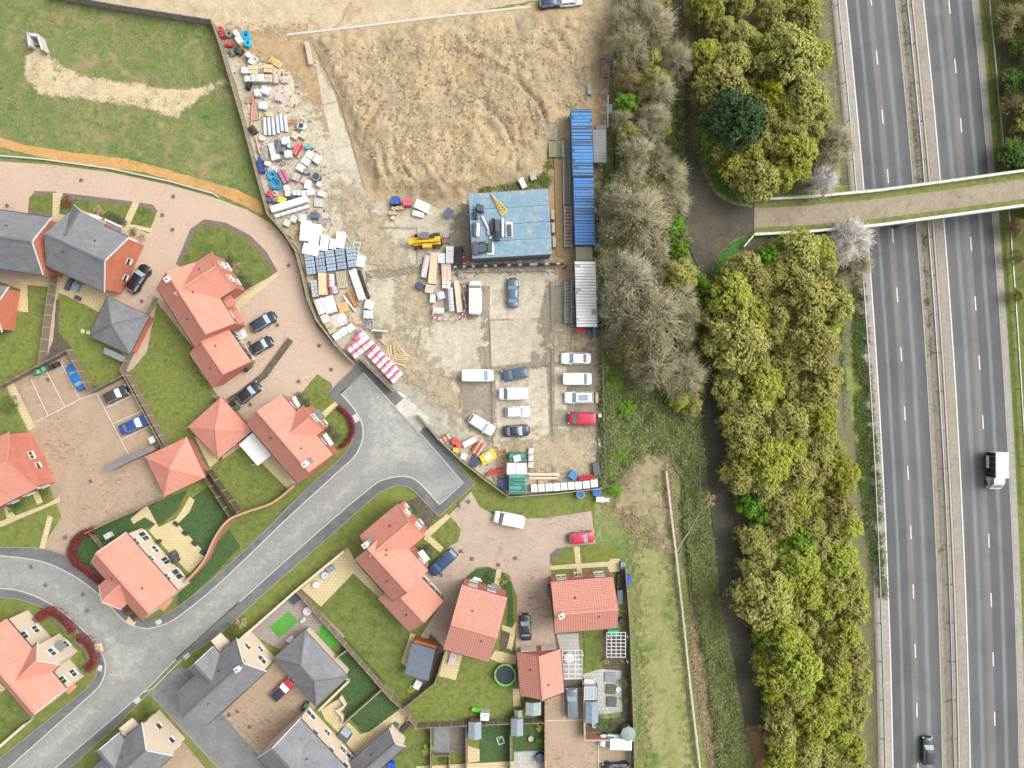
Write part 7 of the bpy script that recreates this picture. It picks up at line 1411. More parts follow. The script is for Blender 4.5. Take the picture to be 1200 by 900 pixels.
# trampoline
p = P(592, 791, .8); t = thing('trampoline', 'round black trampoline with lime green edge', 'trampoline', (p[0], p[1], 0)); MB().cyl((p[0], p[1], .8), 1.45, .05, 32).build('jumping_mat', paint(44, 52, 66, .7), t); MB().torus((p[0], p[1], .84), 1.62, .15, 36).build('edge_pad', paint(130, 210, 110, .5, .1), t)
for k in range(8): a = k * math.pi / 4; MB().box((p[0] + 1.7 * math.cos(a), p[1] + 1.7 * math.sin(a), 1.2), (.06, .06, 2.4)).build('pole', BLK, t)
MB().torus((p[0], p[1], 2.35), 1.7, .03, 36, 4).build('net_hoop', paint(60, 110, 70, .6), t)
def pergola(label, x0, y0, x1, y1, nx, ny):
    t = thing('pergola', label, 'pergola', P((x0 + x1) / 2, (y0 + y1) / 2, 0)); m = paint(234, 234, 238, .6, .1); z = 2.2
    for i in range(nx + 1): x = x0 + (x1 - x0) * i / nx; MB().bar(P(x, y0, z), P(x, y1, z), .09, .14).build('rafter', m, t)
    for j in range(ny + 1): y = y0 + (y1 - y0) * j / ny; MB().bar(P(x0, y, z + .1), P(x1, y, z + .1), .09, .08).build('batten', m, t)
    for x, y in ((x0, y0), (x1, y0), (x1, y1), (x0, y1)): c = P(x, y, 0); MB().box((c[0], c[1], z / 2), (.12, .12, z)).build('leg', m, t)
pergola('white pergola beside the terracotta double garage', 659, 762, 682, 795, 3, 6); pergola('white pergola in the corner by the meadow fence', 711, 741, 733, 770, 4, 7)
p = P(667, 771, .75); t = thing('oval_table', 'oval white table beneath the left pergola', 'table', (p[0], p[1], 0)); MB().cyl((p[0], p[1], .74), .8, .06, 20).build('table_top', WHT, t); MB().cyl((p[0], p[1], .36), .1, .7, 8).build('leg', WHT, t)
p = P(719, 742, 1.); t = thing('green_playhouse', 'green covered sandpit at the top of the right pergola', 'sandpit', (p[0], p[1], 0)); MB().bbox((p[0], p[1], .5), (1.7, .9, 1.0), 0, .1).build('body', paint(50, 190, 140, .5), t); MB().bbox((p[0], p[1], 1.02), (1.75, .95, .08), 0, .02).build('lid', paint(60, 200, 150, .5), t)
# wheelie bins
def bin_(x, y, a, c, lab):
    p = P(x, y, 1.); t = thing('wheelie_bin', lab, 'bin', (p[0], p[1], 0), 'wheelie bins', math.radians(a), local=True); MB().box((0, 0, .5), (.5, .58, 1.), 0, 1.12).build('body', paint(*c, .5, .1), t); MB().bbox((0, 0, 1.04), (.58, .68, .08), 0, .02).build('lid', paint(*c, .5, .1), t)
    for s in (-1, 1): MB().cyl((s * .22, .3, .12), .12, .06, 10, axis='x').build('wheel', TYRE, t)
GR, BK = (66, 124, 90), (48, 50, 56)
for b_ in ((40, 437.5, 25, GR, 'green wheelie bin, first along the car park fence'), (44.5, 435.5, 25, (120, 190, 150), 'pale green wheelie bin, second along the car park fence'), (51, 432.5, 25, (110, 176, 140), 'pale green wheelie bin beside grey ones'), (55.5, 431, 25, (86, 92, 104), 'grey wheelie bin on the car park fence'), (59, 429.8, 25, BK, 'black wheelie bin on the car park fence'), (65, 427, 25, BK, 'black wheelie bin nearest the bright blue saloon'),
           (178, 505.5, 65, GR, 'green wheelie bin above the white wrapped sofa'), (185, 522, 25, GR, 'green wheelie bin by the curved wall'), (181, 523.5, 25, BK, 'black wheelie bin by the curved wall'), (291.5, 429.5, -35, GR, 'green wheelie bin beside the annex gable'), (287.5, 433, -35, BK, 'black wheelie bin beside the annex gable'), (272, 473, 50, BK, 'black wheelie bin beside the small dark car'), (277, 478, 50, GR, 'green wheelie bin beside the small dark car'), (358.5, 827, -30, GR, 'green wheelie bin at the foot of the slate garage'), (354.5, 830.5, -30, BK, 'black wheelie bin at the foot of the slate garage'), (150, 445, 0, (120, 180, 150), 'pale green wheelie bin at the car park corner')): bin_(*b_)
# ================================================================ trees and plants
def leafmat(name, cols, tr=.25):
    m, t, b = newmat(name); oi = t.nodes.new('ShaderNodeObjectInfo'); v = tcoord(t)
    f = noise(t, v, .9, 3, .6); c = mixc(t, sharp(t, f, .38, .62), cols[0], cols[1])
    f2 = noise(t, v, 6., 2, .6); c = mixc(t, sharp(t, f2, .45, .7), c, cols[2])
    hsv = t.nodes.new('ShaderNodeHueSaturation'); mr = t.nodes.new('ShaderNodeMapRange'); t.links.new(oi.outputs['Random'], mr.inputs[0]); mr.inputs[3].default_value = .88; mr.inputs[4].default_value = 1.14
    mh = t.nodes.new('ShaderNodeMapRange'); t.links.new(oi.outputs['Random'], mh.inputs[0]); mh.inputs[3].default_value = .485; mh.inputs[4].default_value = .512
    t.links.new(mr.outputs[0], hsv.inputs['Value']); t.links.new(mh.outputs[0], hsv.inputs['Hue']); t.links.new(c, hsv.inputs['Color']); t.links.new(hsv.outputs[0], b.inputs['Base Color'])
    b.inputs['Roughness'].default_value = .8; b.inputs['Specular IOR Level'].default_value = .15
    return m
def cc(r, g, b): return col(r, g, b, 1.15)
L_OLIVE = leafmat('budding_olive_leaves', [cc(148, 148, 76), cc(124, 124, 66), cc(184, 180, 102)])
L_YEL = leafmat('yellow_green_leaves', [cc(146, 154, 58), cc(124, 134, 52), cc(182, 184, 84)])
L_BRIGHT = leafmat('bright_green_leaves', [cc(92, 132, 36), cc(76, 112, 32), cc(124, 160, 52)])
L_LIME = leafmat('lime_leaves', [cc(166, 180, 46), cc(148, 164, 42), cc(194, 202, 68)])
L_DARK = leafmat('dark_evergreen_leaves', [cc(50, 72, 40), cc(60, 80, 48), cc(80, 96, 62)])
L_BLOSS = leafmat('white_blossom', [cc(200, 196, 186), cc(166, 160, 148), cc(236, 232, 228)])
L_SAGE = leafmat('grey_green_buds', [cc(146, 152, 116), cc(130, 138, 98), cc(168, 172, 140)])
L_RED = leafmat('red_leaves', [cc(112, 44, 42), cc(88, 36, 34), cc(136, 66, 56)])
L_BUSH = leafmat('bush_leaves', [cc(74, 100, 44), cc(60, 84, 40), cc(106, 128, 62)])
L_HEATH = leafmat('dark_heather', [cc(74, 78, 72), cc(62, 66, 62), cc(100, 98, 96)])
L_BRAM = leafmat('bramble_leaves', [cc(86, 110, 52), cc(108, 118, 70), cc(140, 148, 96)])
L_STRAW = leafmat('dry_stems', [cc(168, 144, 116), cc(150, 128, 100), cc(190, 170, 140)])
T_GREY = leafmat('grey_twigs', [cc(158, 151, 125), cc(132, 126, 102), cc(190, 183, 158)]); T_BROWN = leafmat('brown_twigs', [cc(136, 122, 86), cc(116, 104, 74), cc(164, 150, 112)])
BARK = ground('bark', [col(110, 100, 84), col(88, 80, 66), col(128, 118, 100)], big=1, mid=3, fine=12)
def fastmesh(name, V, F, mat, smooth=False):
    me = bpy.data.meshes.new(name); n = len(F); k = F.shape[1]
    me.vertices.add(len(V)); me.vertices.foreach_set('co', V.astype(np.float32).ravel()); me.loops.add(n * k); me.loops.foreach_set('vertex_index', F.astype(np.int32).ravel())
    me.polygons.add(n); me.polygons.foreach_set('loop_start', np.arange(0, n * k, k, dtype=np.int32)); me.update(calc_edges=True); me.materials.append(mat); me.validate(); return me
def leaves(cen, nrm, size, rng, aspect=1.5):
    """one small quad per centre, facing roughly along nrm"""
    n = len(cen); nv = nrm + rng.normal(0, .55, (n, 3)); nv /= np.linalg.norm(nv, axis=1, keepdims=True) + 1e-9
    r = rng.normal(0, 1, (n, 3)); t = np.cross(nv, r); t /= np.linalg.norm(t, axis=1, keepdims=True) + 1e-9; b = np.cross(nv, t)
    s = (size * rng.uniform(.6, 1.3, n))[:, None]; V = np.stack([cen - t * s * aspect / 2 - b * s * .15, cen - b * s / 2, cen + t * s * aspect / 2 + b * s * .1, cen + b * s / 2], 1).reshape(-1, 3)
    return V, np.arange(4 * n).reshape(n, 4)
def twigs(p0, p1, w, rng):
    """thin tapered three sided twigs"""
    n = len(p0); d = p1 - p0; d /= np.linalg.norm(d, axis=1, keepdims=True) + 1e-9; r = rng.normal(0, 1, (n, 3)); u = np.cross(d, r); u /= np.linalg.norm(u, axis=1, keepdims=True) + 1e-9; v = np.cross(d, u); w = (np.ones(n) * w)[:, None]
    V = np.stack([p0 + u * w, p0 - u * w * .5 + v * w * .87, p0 - u * w * .5 - v * w * .87, p1], 1).reshape(-1, 3); b = np.arange(n)[:, None] * 4
    F = np.concatenate([b + np.array([[0, 1, 3]]), b + np.array([[1, 2, 3]]), b + np.array([[2, 0, 3]])]); return V, F
def limbs(tips, base, R0, rng, bend=.35):
    mb = MB()
    for tp in tips:
        a = Vector(base); c = Vector(tp); m = a.lerp(c, .5) + Vector((rng.normal(0, .15), rng.normal(0, .15), .35 * (c - a).length * bend)); ws = (R0 * .5, R0 * .32, R0 * .14)
        m1 = a.lerp(m, .6); mb.bar(a, m1, ws[0] * 2); mb.bar(m1, m, ws[1] * 2); mb.bar(m, m.lerp(c, .6), ws[2] * 2.2); mb.bar(m.lerp(c, .6), c, ws[2] * 1.2)
    return mb
def lobeset(R, Hh, n, rng, flat=.55):
    L = []
    for i in range(n):
        r = R * math.sqrt((i + .4) / n) * .86; a = i * 2.39996 + rng.uniform(-.35, .35); x, y = r * math.cos(a), r * math.sin(a)
        z = Hh * (1 - flat * (r / R) ** 2) * rng.uniform(.90, 1.03) - R * .22; L.append((x, y, z, R * rng.uniform(.17, .31) * (1.15 if n < 20 else 1)))
    return np.array(L)
def crown(kind, seed, R=2.9, Hh=7.5):
    rng = np.random.default_rng(seed); nl = {'leafy': 34, 'bright': 22, 'bare': 16, 'dense': 36, 'bush': 12}[kind]; Lb = lobeset(R, Hh, nl, rng, .5 if kind != 'bush' else .35); Vs = []; Fs = []; o = 0; T = []; 
    leafV, leafN = [], []; tw0, tw1 = [], []
    base = np.array([0, 0, Hh * .35])
    for (x, y, z, lr) in Lb:
        c = np.array([x, y, z]); out = c - np.array([0, 0, Hh * .3]); out /= np.linalg.norm(out)
        n = int({'leafy': 900, 'bright': 700, 'bare': 60, 'dense': 700, 'bush': 420}[kind] * (lr / (R * .3)) ** 2)
        # small tufts on the lobe surface, leaves gathered in tufts
        nt = max(10, n // 22); d = rng.normal(0, 1, (nt, 3)); d /= np.linalg.norm(d, axis=1, keepdims=True); d[:, 2] = np.abs(d[:, 2]) * 1.1 - .25; d += out * .35; d /= np.linalg.norm(d, axis=1, keepdims=True)
        tc = c + d * lr * rng.uniform(.72, 1.08, (nt, 1)) * np.array([1, 1, .85])
        if kind != 'bare':
            k = rng.integers(0, nt, n); p = tc[k] + rng.normal(0, lr * .085, (n, 3)) * np.array([1, 1, 1.3]); leafV.append(p); leafN.append(d[k] * .7 + np.array([0, 0, .5]))
        m = nt if kind != 'bare' else nt * 4
        if kind == 'bare': pass
        else:
            tw0.append(np.repeat((c - out * lr * .8)[None], nt, 0)); tw1.append(tc + d * .1)
    if kind == 'bare':
        # starburst of forked branches reaching the dome of the crown
        nb = 80; a = rng.uniform(0, 6.283, nb); rr = R * np.sqrt(rng.uniform(.03, 1, nb)); e = np.stack([rr * np.cos(a), rr * np.sin(a), Hh * (1 - .5 * (rr / R) ** 2) * rng.uniform(.85, 1.03, nb) - R * .1], 1)
        s0 = np.stack([rng.normal(0, R * .06, nb), rng.normal(0, R * .06, nb), rng.uniform(Hh * .35, Hh * .7, nb)], 1); mid = s0 + (e - s0) * .55 + np.array([0, 0, R * .12]); tw0 = [s0, mid]; tw1 = [mid + (e - mid) * .1, e]; WD = [np.full(nb, .07), np.full(nb, .05)]
        for gen, (cnt, ln, wd) in enumerate(((12, .34, .034), (17, .18, .026))):
            i = np.repeat(np.arange(nb), cnt); f = rng.uniform(.25 if gen == 0 else .35, 1.02, len(i))[:, None]; b0 = mid[i] + (e[i] - mid[i]) * f; d = (e - mid)[i]; d /= np.linalg.norm(d, axis=1, keepdims=True); d = d + rng.normal(0, .55 if gen == 0 else .8, d.shape); d[:, 2] += .25
            if gen: b0 = b0 + rng.normal(0, R * .1, b0.shape)
            tw0.append(b0); tw1.append(b0 + d * R * ln * rng.uniform(.5, 1.1, (len(i), 1))); WD.append(np.full(len(i), wd))
        WD = np.concatenate(WD)
    res = {}
    if leafV: V, F = leaves(np.concatenate(leafV), np.concatenate(leafN), {'leafy': .125, 'bright': .16, 'dense': .14, 'bush': .13}[kind], rng); res['leaf'] = (V, F)
    if kind in ('leafy', 'dense', 'bright'):
        # loose outer sprays that break the outline and fill between the clumps
        nb = 110; a = rng.uniform(0, 6.283, nb); rr = R * np.sqrt(rng.uniform(.02, 1.12, nb)); e = np.stack([rr * np.cos(a), rr * np.sin(a), Hh * (.97 - .5 * (rr / R) ** 2) * rng.uniform(.82, 1.02, nb) - R * .2], 1); s0 = np.stack([rr * .3 * np.cos(a), rr * .3 * np.sin(a), np.full(nb, Hh * .55)], 1)
        tw0.append(s0); tw1.append(e); i = np.repeat(np.arange(nb), 42); f = rng.uniform(.45, 1.05, len(i))[:, None]; p = s0[i] + (e - s0)[i] * f + rng.normal(0, R * .05, (len(i), 3)); V2, F2 = leaves(p, np.tile([[0, 0, .8]], (len(i), 1)), .12, rng); V, F = res['leaf']; res['leaf'] = (np.concatenate([V, V2]), np.concatenate([F, F2 + len(V)]))
    res['twig'] = twigs(np.concatenate(tw0), np.concatenate(tw1), .024 if kind != 'bare' else WD, rng)
    res['limb'] = [tuple(l[:3]) for l in Lb]
    return res
def treeproto(kind, seed, lm, tm=None, R=2.9, Hh=7.5):
    """meshes of one tree: crown (leaves or bare twigs), twigs, trunk with limbs"""
    rng = np.random.default_rng(seed + 100); c = crown(kind, seed, R, Hh); out = []
    if 'leaf' in c: out.append(('crown', fastmesh('crown', *c['leaf'], lm)))
    out.append(('twigs' if 'leaf' in c else 'crown', fastmesh('twigs', *c['twig'], tm or T_BROWN)))
    if 'leaf' not in c and lm:   # sparse buds on the bare crown
        V = c['twig'][0][3::4]; k = rng.choice(len(V), int(len(V) * .55)); lv, lf = leaves(V[k] + rng.normal(0, .04, (len(k), 3)), np.tile([[0, 0, 1.]], (len(k), 1)), .085, rng, 1.2); out.append(('buds', fastmesh('buds', lv, lf, lm)))
    mb = limbs(c['limb'], (0, 0, Hh * .32), R * .075, rng); mb.cyl((0, 0, Hh * .17), R * .085, Hh * .34, 8, R * .06); o = mb.build('trunk', BARK, None); me = o.data; bpy.data.objects.remove(o)
    out.append(('trunk', me)); return out
PR = {}
def proto(k):
    if k in PR: return PR[k]
    sp, v = k
    spec = {'olive': ('leafy', L_OLIVE, T_BROWN), 'yellow': ('leafy', L_YEL, T_BROWN), 'lime': ('bright', L_LIME, None), 'green': ('bright', L_BRIGHT, None), 'dark': ('dense', L_DARK, None),
            'bare': ('bare', L_OLIVE, T_GREY), 'brown': ('bare', L_OLIVE, T_BROWN), 'sage': ('bare', L_SAGE, T_GREY), 'blossom': ('bare', L_BLOSS, L_BLOSS), 'bush': ('bush', L_BUSH, None), 'redbush': ('bush', L_RED, None), 'heather': ('bush', L_HEATH, None), 'darkwood': ('dense', L_BUSH, None), 'yellowbush': ('bush', L_YEL, None), 'strawbush': ('bush', L_STRAW, None)}[sp]
    PR[k] = treeproto(spec[0], 11 * v + len(sp) * 7, spec[1], spec[2]); return PR[k]
def plant(sp, px, py, rad, label, cat='tree', group=None, name='tree', hz=1.0, v=None, ht=7.5):
    """tree whose crown top shows at this survey point"""
    r = random.Random(int(px * 13 + py * 7)); v = r.randrange(3 if sp in ('olive', 'yellow', 'bare') else 2 if sp in ('brown', 'sage', 'green', 'bush') else 1) if v is None else v; k = rad * S / 2.9; top = ht * .85 * k * hz
    x, y, _ = P(px, py, 0); g = zt(x, y)
    for _ in range(3): q = P(px, py, g + top); g = zt(q[0], q[1])
    t = thing(name, label, cat, (q[0], q[1], g - .05), group, r.uniform(0, 6.28), local=True); t.scale = (k, k, k * hz)
    for nm, me in proto((sp, v)): o = bpy.data.objects.new(nm, me); C.objects.link(o); o.parent = t
    return t
DESC = {'olive': 'olive brown budding tree', 'yellow': 'yellow green tree', 'lime': 'bright lime tree', 'green': 'fresh green tree', 'dark': 'dark evergreen tree', 'bare': 'bare grey twigged tree', 'brown': 'bare brown twigged tree', 'sage': 'grey green budding tree', 'blossom': 'white blossom tree', 'darkwood': 'deep green tree'}
CNT = {}
def where(px, py):
    if px < 830 and py < 500: return 'west of the lane ' + ('above the cabins' if py < 125 else 'by the northern blue cabin' if py < 205 else 'by the southern blue cabin' if py < 290 else 'by the white cabin' if py < 385 else 'by the parked cars')
    if px > 1150: return 'on the far motorway bank ' + ('above the bridge' if py < 210 else 'below the bridge')
    side = 'lane side' if px < (850 if py < 240 else 880 + (py - 500) * .05) else 'motorway side' if px > (940 if py < 500 else 970) else 'middle'
    return side + ' of ' + ('northern wood, top' if py < 70 else 'northern wood, centre' if py < 150 else 'northern wood, near bridge') if py < 240 else side + ' of belt ' + ('below the bridge' if py < 350 else 'near its upper end' if py < 450 else 'level with the vans' if py < 550 else 'level with the lorry' if py < 650 else 'level with the pergola' if py < 760 else 'level with the patio' if py < 840 else 'at the bottom')
PLACED = []; PEND = []
def T(sp, px, py, rad, hz=1.0, grp='trees of the wood belts', ht=7.5):
    PLACED.append((px, py, rad)); size = 'small' if rad < 15 else 'broad' if rad > 25 else 'medium'
    PEND.append((f'{size} {DESC[sp]}', where(px, py), py, plant(sp, px, py, rad, 'x', group=grp, hz=hz, ht=ht)))
# marked individuals
for a in [('dark', 868, 132, 34, 1.25), ('lime', 909, 102, 15, 1.5), ('lime', 914, 114, 10, 1.6), ('yellow', 938, 178, 26), ('yellow', 918, 200, 20), ('olive', 850, 90, 28), ('olive', 935, 52, 34), ('olive', 950, 108, 26), ('olive', 895, 205, 24), ('yellow', 862, 190, 18), ('green', 832, 158, 14), ('green', 736, 118, 15, 1.0), ('lime', 775, 148, 12),
          ('olive', 945, 290, 24), ('yellow', 966, 292, 18), ('green', 905, 300, 16), ('yellow', 862, 345, 26), ('olive', 955, 345, 30), ('olive', 962, 405, 30), ('olive', 872, 400, 34), ('yellow', 898, 452, 26), ('olive', 925, 425, 20), ('olive', 912, 368, 22), ('olive', 890, 330, 20), ('olive', 930, 335, 18),
          ('green', 868, 541, 14), ('green', 884, 592, 16), ('green', 895, 606, 14), ('yellow', 905, 545, 28), ('green', 898, 752, 14), ('yellow', 990, 660, 22), ('yellow', 942, 792, 28), ('yellow', 918, 800, 24), ('lime', 914, 822, 14), ('yellow', 985, 800, 22), ('yellow', 995, 745, 20), ('yellow', 924, 890, 18), ('olive', 904, 712, 32), ('yellow', 992, 560, 22),
          ('bare', 795, 65, 20), ('bare', 765, 20, 28), ('olive', 770, 90, 18), ('bare', 775, 100, 20), ('bare', 770, 135, 20), ('bare', 750, 175, 22), ('bare', 785, 200, 22), ('bare', 745, 205, 20), ('bare', 752, 250, 36), ('bare', 790, 235, 20), ('green', 798, 292, 12), ('green', 790, 262, 14), ('sage', 738, 325, 34), ('bare', 770, 372, 36), ('sage', 735, 370, 26), ('green', 824, 333, 12), ('olive', 800, 320, 20), ('green', 826, 395, 9), ('bare', 800, 350, 22), ('bare', 802, 395, 18), ('bare', 775, 428, 28), ('bare', 805, 438, 26), ('brown', 745, 400, 24), ('green', 793, 425, 9), ('yellow', 800, 468, 14), ('olive', 812, 475, 14), ('bare', 742, 45, 26), ('brown', 738, 85, 18), ('sage', 760, 150, 18), ('olive', 742, 155, 16), ('bare', 728, 20, 18)]: T(*a)
for a in [('blossom', 968, 205, 19), ('blossom', 1003, 278, 25, 1.0), ('bare', 985, 165, 24), ('bare', 1008, 310, 20), ('bare', 975, 185, 20), ('blossom', 988, 290, 18), ('blossom', 1012, 262, 16)]: T(*a)
def fill(poly, sp_fn, rmin, rmax, n, sep=.62, seed=1):
    r = random.Random(seed); xs = [p[0] for p in poly]; ys = [p[1] for p in poly]; c = 0
    for _ in range(n * 60):
        if c >= n: break
        x, y = r.uniform(min(xs), max(xs)), r.uniform(max(-40, min(ys)), min(940, max(ys)))
        if not inpoly(x, y, poly): continue
        rad = r.uniform(rmin, rmax)
        if any(math.hypot(x - a, y - b) < sep * (rad + q) for a, b, q in PLACED): continue
        T(sp_fn(r, x, y), x, y, rad, r.uniform(.92, 1.12) * (.6 if x > 1150 else 1)); c += 1
FN = [(826, -30), (960, -30), (962, 60), (968, 160), (935, 212), (890, 224), (855, 205), (840, 180), (830, 110), (826, 40)]
FS = [(856, 315), (890, 288), (975, 282), (990, 330), (982, 420), (985, 520), (1000, 620), (1010, 760), (1012, 930), (920, 930), (908, 850), (894, 735), (876, 600), (860, 490), (850, 430), (848, 340)]
FWW = [(730, -30), (782, -30), (784, 120), (786, 200), (806, 300), (812, 350), (812, 450), (772, 455), (722, 410), (714, 320), (712, 250), (730, 200)]
FE = [(1184, -30), (1235, -30), (1235, 195), (1194, 195), (1186, 110)]
pick = lambda *w: (lambda r, x, y: r.choices([a for a, _ in w], [b for _, b in w])[0])
fill(FN, pick(('olive', 6), ('yellow', 2), ('green', .25)), 14, 22, 36, .5, 2)
fill(FS, lambda r, x, y: r.choices(['olive', 'yellow', 'lime', 'green'], [6, 3 if y > 500 else 1.6, .25, .15])[0], 14.5, 23, 128, .52, 3)
fill(FWW, pick(('bare', 4), ('sage', 3), ('brown', 3), ('olive', 2), ('green', .7)), 13, 20, 32, .6, 4)
fill(FE, pick(('darkwood', 5), ('brown', 2), ('olive', 1)), 14, 22, 16, .62, 5)
for a in [('brown', 1196, 265, 12), ('brown', 1198, 300, 10), ('olive', 1199, 345, 9)]: T(*a)
ORD = ('topmost', 'second', 'third', 'fourth', 'fifth', 'sixth', 'seventh', 'eighth', 'ninth', 'tenth', 'eleventh', 'twelfth')
KEY = {}
for d_, w_, y_, o_ in PEND: KEY.setdefault((d_, w_), []).append((y_, o_))
for (d_, w_), l_ in KEY.items():
    l_.sort(key=lambda q: q[0])
    for i_, (y_, o_) in enumerate(l_): o_['label'] = (f'{ORD[min(i_, 11)]} ' if len(l_) > 1 else '') + f'{d_}, {w_}'
def bush(sp, px, py, rad, label, cat='shrub', name='shrub', hz=.45, grp=None): plant(sp, px, py, rad, label, cat, grp, name, hz, ht=7.5)
for b_ in [('redbush', 77, 237, 8, 'round red leaved shrub on the cream front path'), ('strawbush', 113, 245, 5, 'pale feathery grass clump beside the slate porch'), ('strawbush', 117, 249, 4.5, 'second pale feathery clump beside the first'), ('heather', 128, 252, 6, 'left dark lavender bush in front of the slate house'), ('heather', 136, 256, 6, 'middle dark lavender bush in front of the slate house'), ('heather', 143, 260, 6, 'right dark lavender bush in front of the slate house'), ('bush', 155, 272, 5, 'dark green bush at the end of the slate house path'), ('strawbush', 166, 277, 5, 'buff clump at the corner of the orange brick gable'),
           ('heather', 270, 305, 6, 'upper grey bush along the big terracotta house front'), ('strawbush', 277, 313, 6, 'buff bush along the big terracotta house front'), ('heather', 284, 325, 6, 'dark bush along the big terracotta house front'), ('heather', 290, 334, 5, 'lowest dark bush along the big terracotta house front'),
           ('heather', 349, 464, 6, 'left dark bush at the bend house front'), ('heather', 358, 472, 6, 'dark bush beside the white bay of the bend house'), ('heather', 388, 502, 6, 'dark bush right of the grey porch'), ('heather', 394, 512, 6, 'lower dark bush right of the grey porch'), ('heather', 499, 645, 9, 'dark round bush at the middle house door'), ('bush', 504, 655, 6, 'green bush beside the dark round one'),
           ('redbush', 148, 716, 6, 'red bush under the terrace house roof corner'), ('redbush', 156, 724, 5, 'small red bush by the crossing paving'), ('yellowbush', 481, 809, 5, 'yellow green shrub in the corner of the mossy lawn'), ('bush', 272, 738, 8, 'dark brown bush beside the cream garden wall'), ('strawbush', 282, 730, 7, 'russet bush above the cream garden wall'), ('bush', 170, 832, 8, 'dark bush on the verge corner by the side drive'),
           ('bush', 575, 674, 5, 'green bush in front of the turned house'), ('yellowbush', 590, 682, 5, 'yellow shrub beside the turned house porch'), ('bush', 705, 848, 9, 'wild green shrub in the walled garden'), ('bush', 716, 852, 7, 'second green shrub in the walled garden'), ('bush', 732, 800, 7, 'green shrub along the meadow fence'), ('bush', 734, 820, 6, 'lower shrub along the meadow fence'), ('yellowbush', 709, 775, 4, 'yellow tuft beside the right pergola'), ('yellowbush', 729, 774, 4, 'yellow tuft below the right pergola'),
           ('yellowbush', 500, 880, 7, 'yellow green shrub by the small garden fence'), ('bush', 520, 891, 6, 'dark green shrub in the fenced bed'), ('yellowbush', 633, 853, 6, 'light green shrub behind the last small lawn'), ('bush', 632, 868, 5, 'green shrub on the fence of the last small lawn'), ('bush', 8, 475, 12, 'dark green shrub at the left edge by the car park'), ('bush', 60, 350, 4, 'small shrub against the fence'), ('bush', 14, 575 + 20, 7, 'green bush in the left front garden'), ('bush', 22, 590, 6, 'second green bush in the left front garden'), ('bush', 50, 577, 6, 'bush beside the path of the left house'),
           ('strawbush', 830, 586, 9, 'straw coloured clump hanging over the lane'), ('green', 728, 532, 9, 'upper bright green shrub in the brambles'), ('green', 715, 552, 7, 'middle bright green shrub in the brambles'), ('green', 722, 575, 8, 'lower bright green shrub in the brambles'), ('green', 735, 480, 12, 'fresh green shrub in the upper brambles'), ('green', 722, 450, 10, 'fresh green shrub beside the wire fence'), ('bush', 486, 600, 9, 'pale shrub at the corner of the middle house')]:
    bush(*b_)
def hedge(label, pts, w, lm, h=1.2, seed=1, name='hedge', dens=260, size=.12):
    q = [Vector(P(x, y, h)) for x, y in catmull(pts, 4)]; rng = np.random.default_rng(seed); cen = []; nr = []
    for a, b in zip(q[:-1], q[1:]):
        L = (b - a).length; n = int(dens * L); f = rng.uniform(0, 1, n); d = (b - a).normalized(); s = np.array([-d.y, d.x]); u = rng.uniform(-1, 1, n); zz = rng.uniform(0, 1, n) ** .5
        prof = w / 2 * (1 + .18 * np.sin(f * 9 + seed)) ; top = h * (1 - .35 * u ** 4) * (.92 + .12 * rng.normal(0, 1, n) * .6)
        x = a.x + (b.x - a.x) * f + s[0] * u * prof; y = a.y + (b.y - a.y) * f + s[1] * u * prof; z = np.where(np.abs(u) > .8, top * zz, top)
        cen.append(np.stack([x, y, z], 1)); nr.append(np.stack([s[0] * u, s[1] * u, np.ones(n)], 1))
    V, F = leaves(np.concatenate(cen) + rng.normal(0, .05, (sum(len(c) for c in cen), 3)), np.concatenate(nr), size, rng)
    t = thing(name, label, 'hedge', tuple(Vector(P(*pts[0], 0)))); o = bpy.data.objects.new('foliage', fastmesh('foliage', V - np.array(t.location), F, lm)); C.objects.link(o); o.parent = t
    strip('stems', pts, w * .6, BARK, 0, h * .6, parent=t, kind=None)
hedge('long red hedge curving round the terrace house', [(110, 622), (96, 626), (87, 634), (82, 648), (86, 660), (100, 670), (112, 680), (119, 684)], 1.2, L_RED)
hedge('red hedge on the left of the cream front path', [(42, 727), (52, 718), (60, 718), (70, 724), (80, 735), (84, 742)], 1.5, L_RED, 1.3, 2)
hedge('red hedge on the right of the cream front path', [(90, 747), (102, 756), (108, 768), (108, 778), (99, 786)], 1.5, L_RED, 1.3, 3)
hedge('thin red hedge edging the bend house lawn', [(396, 477), (407, 487), (412, 498), (412, 508), (405, 519), (398, 524)], .7, L_RED, .9, 4)
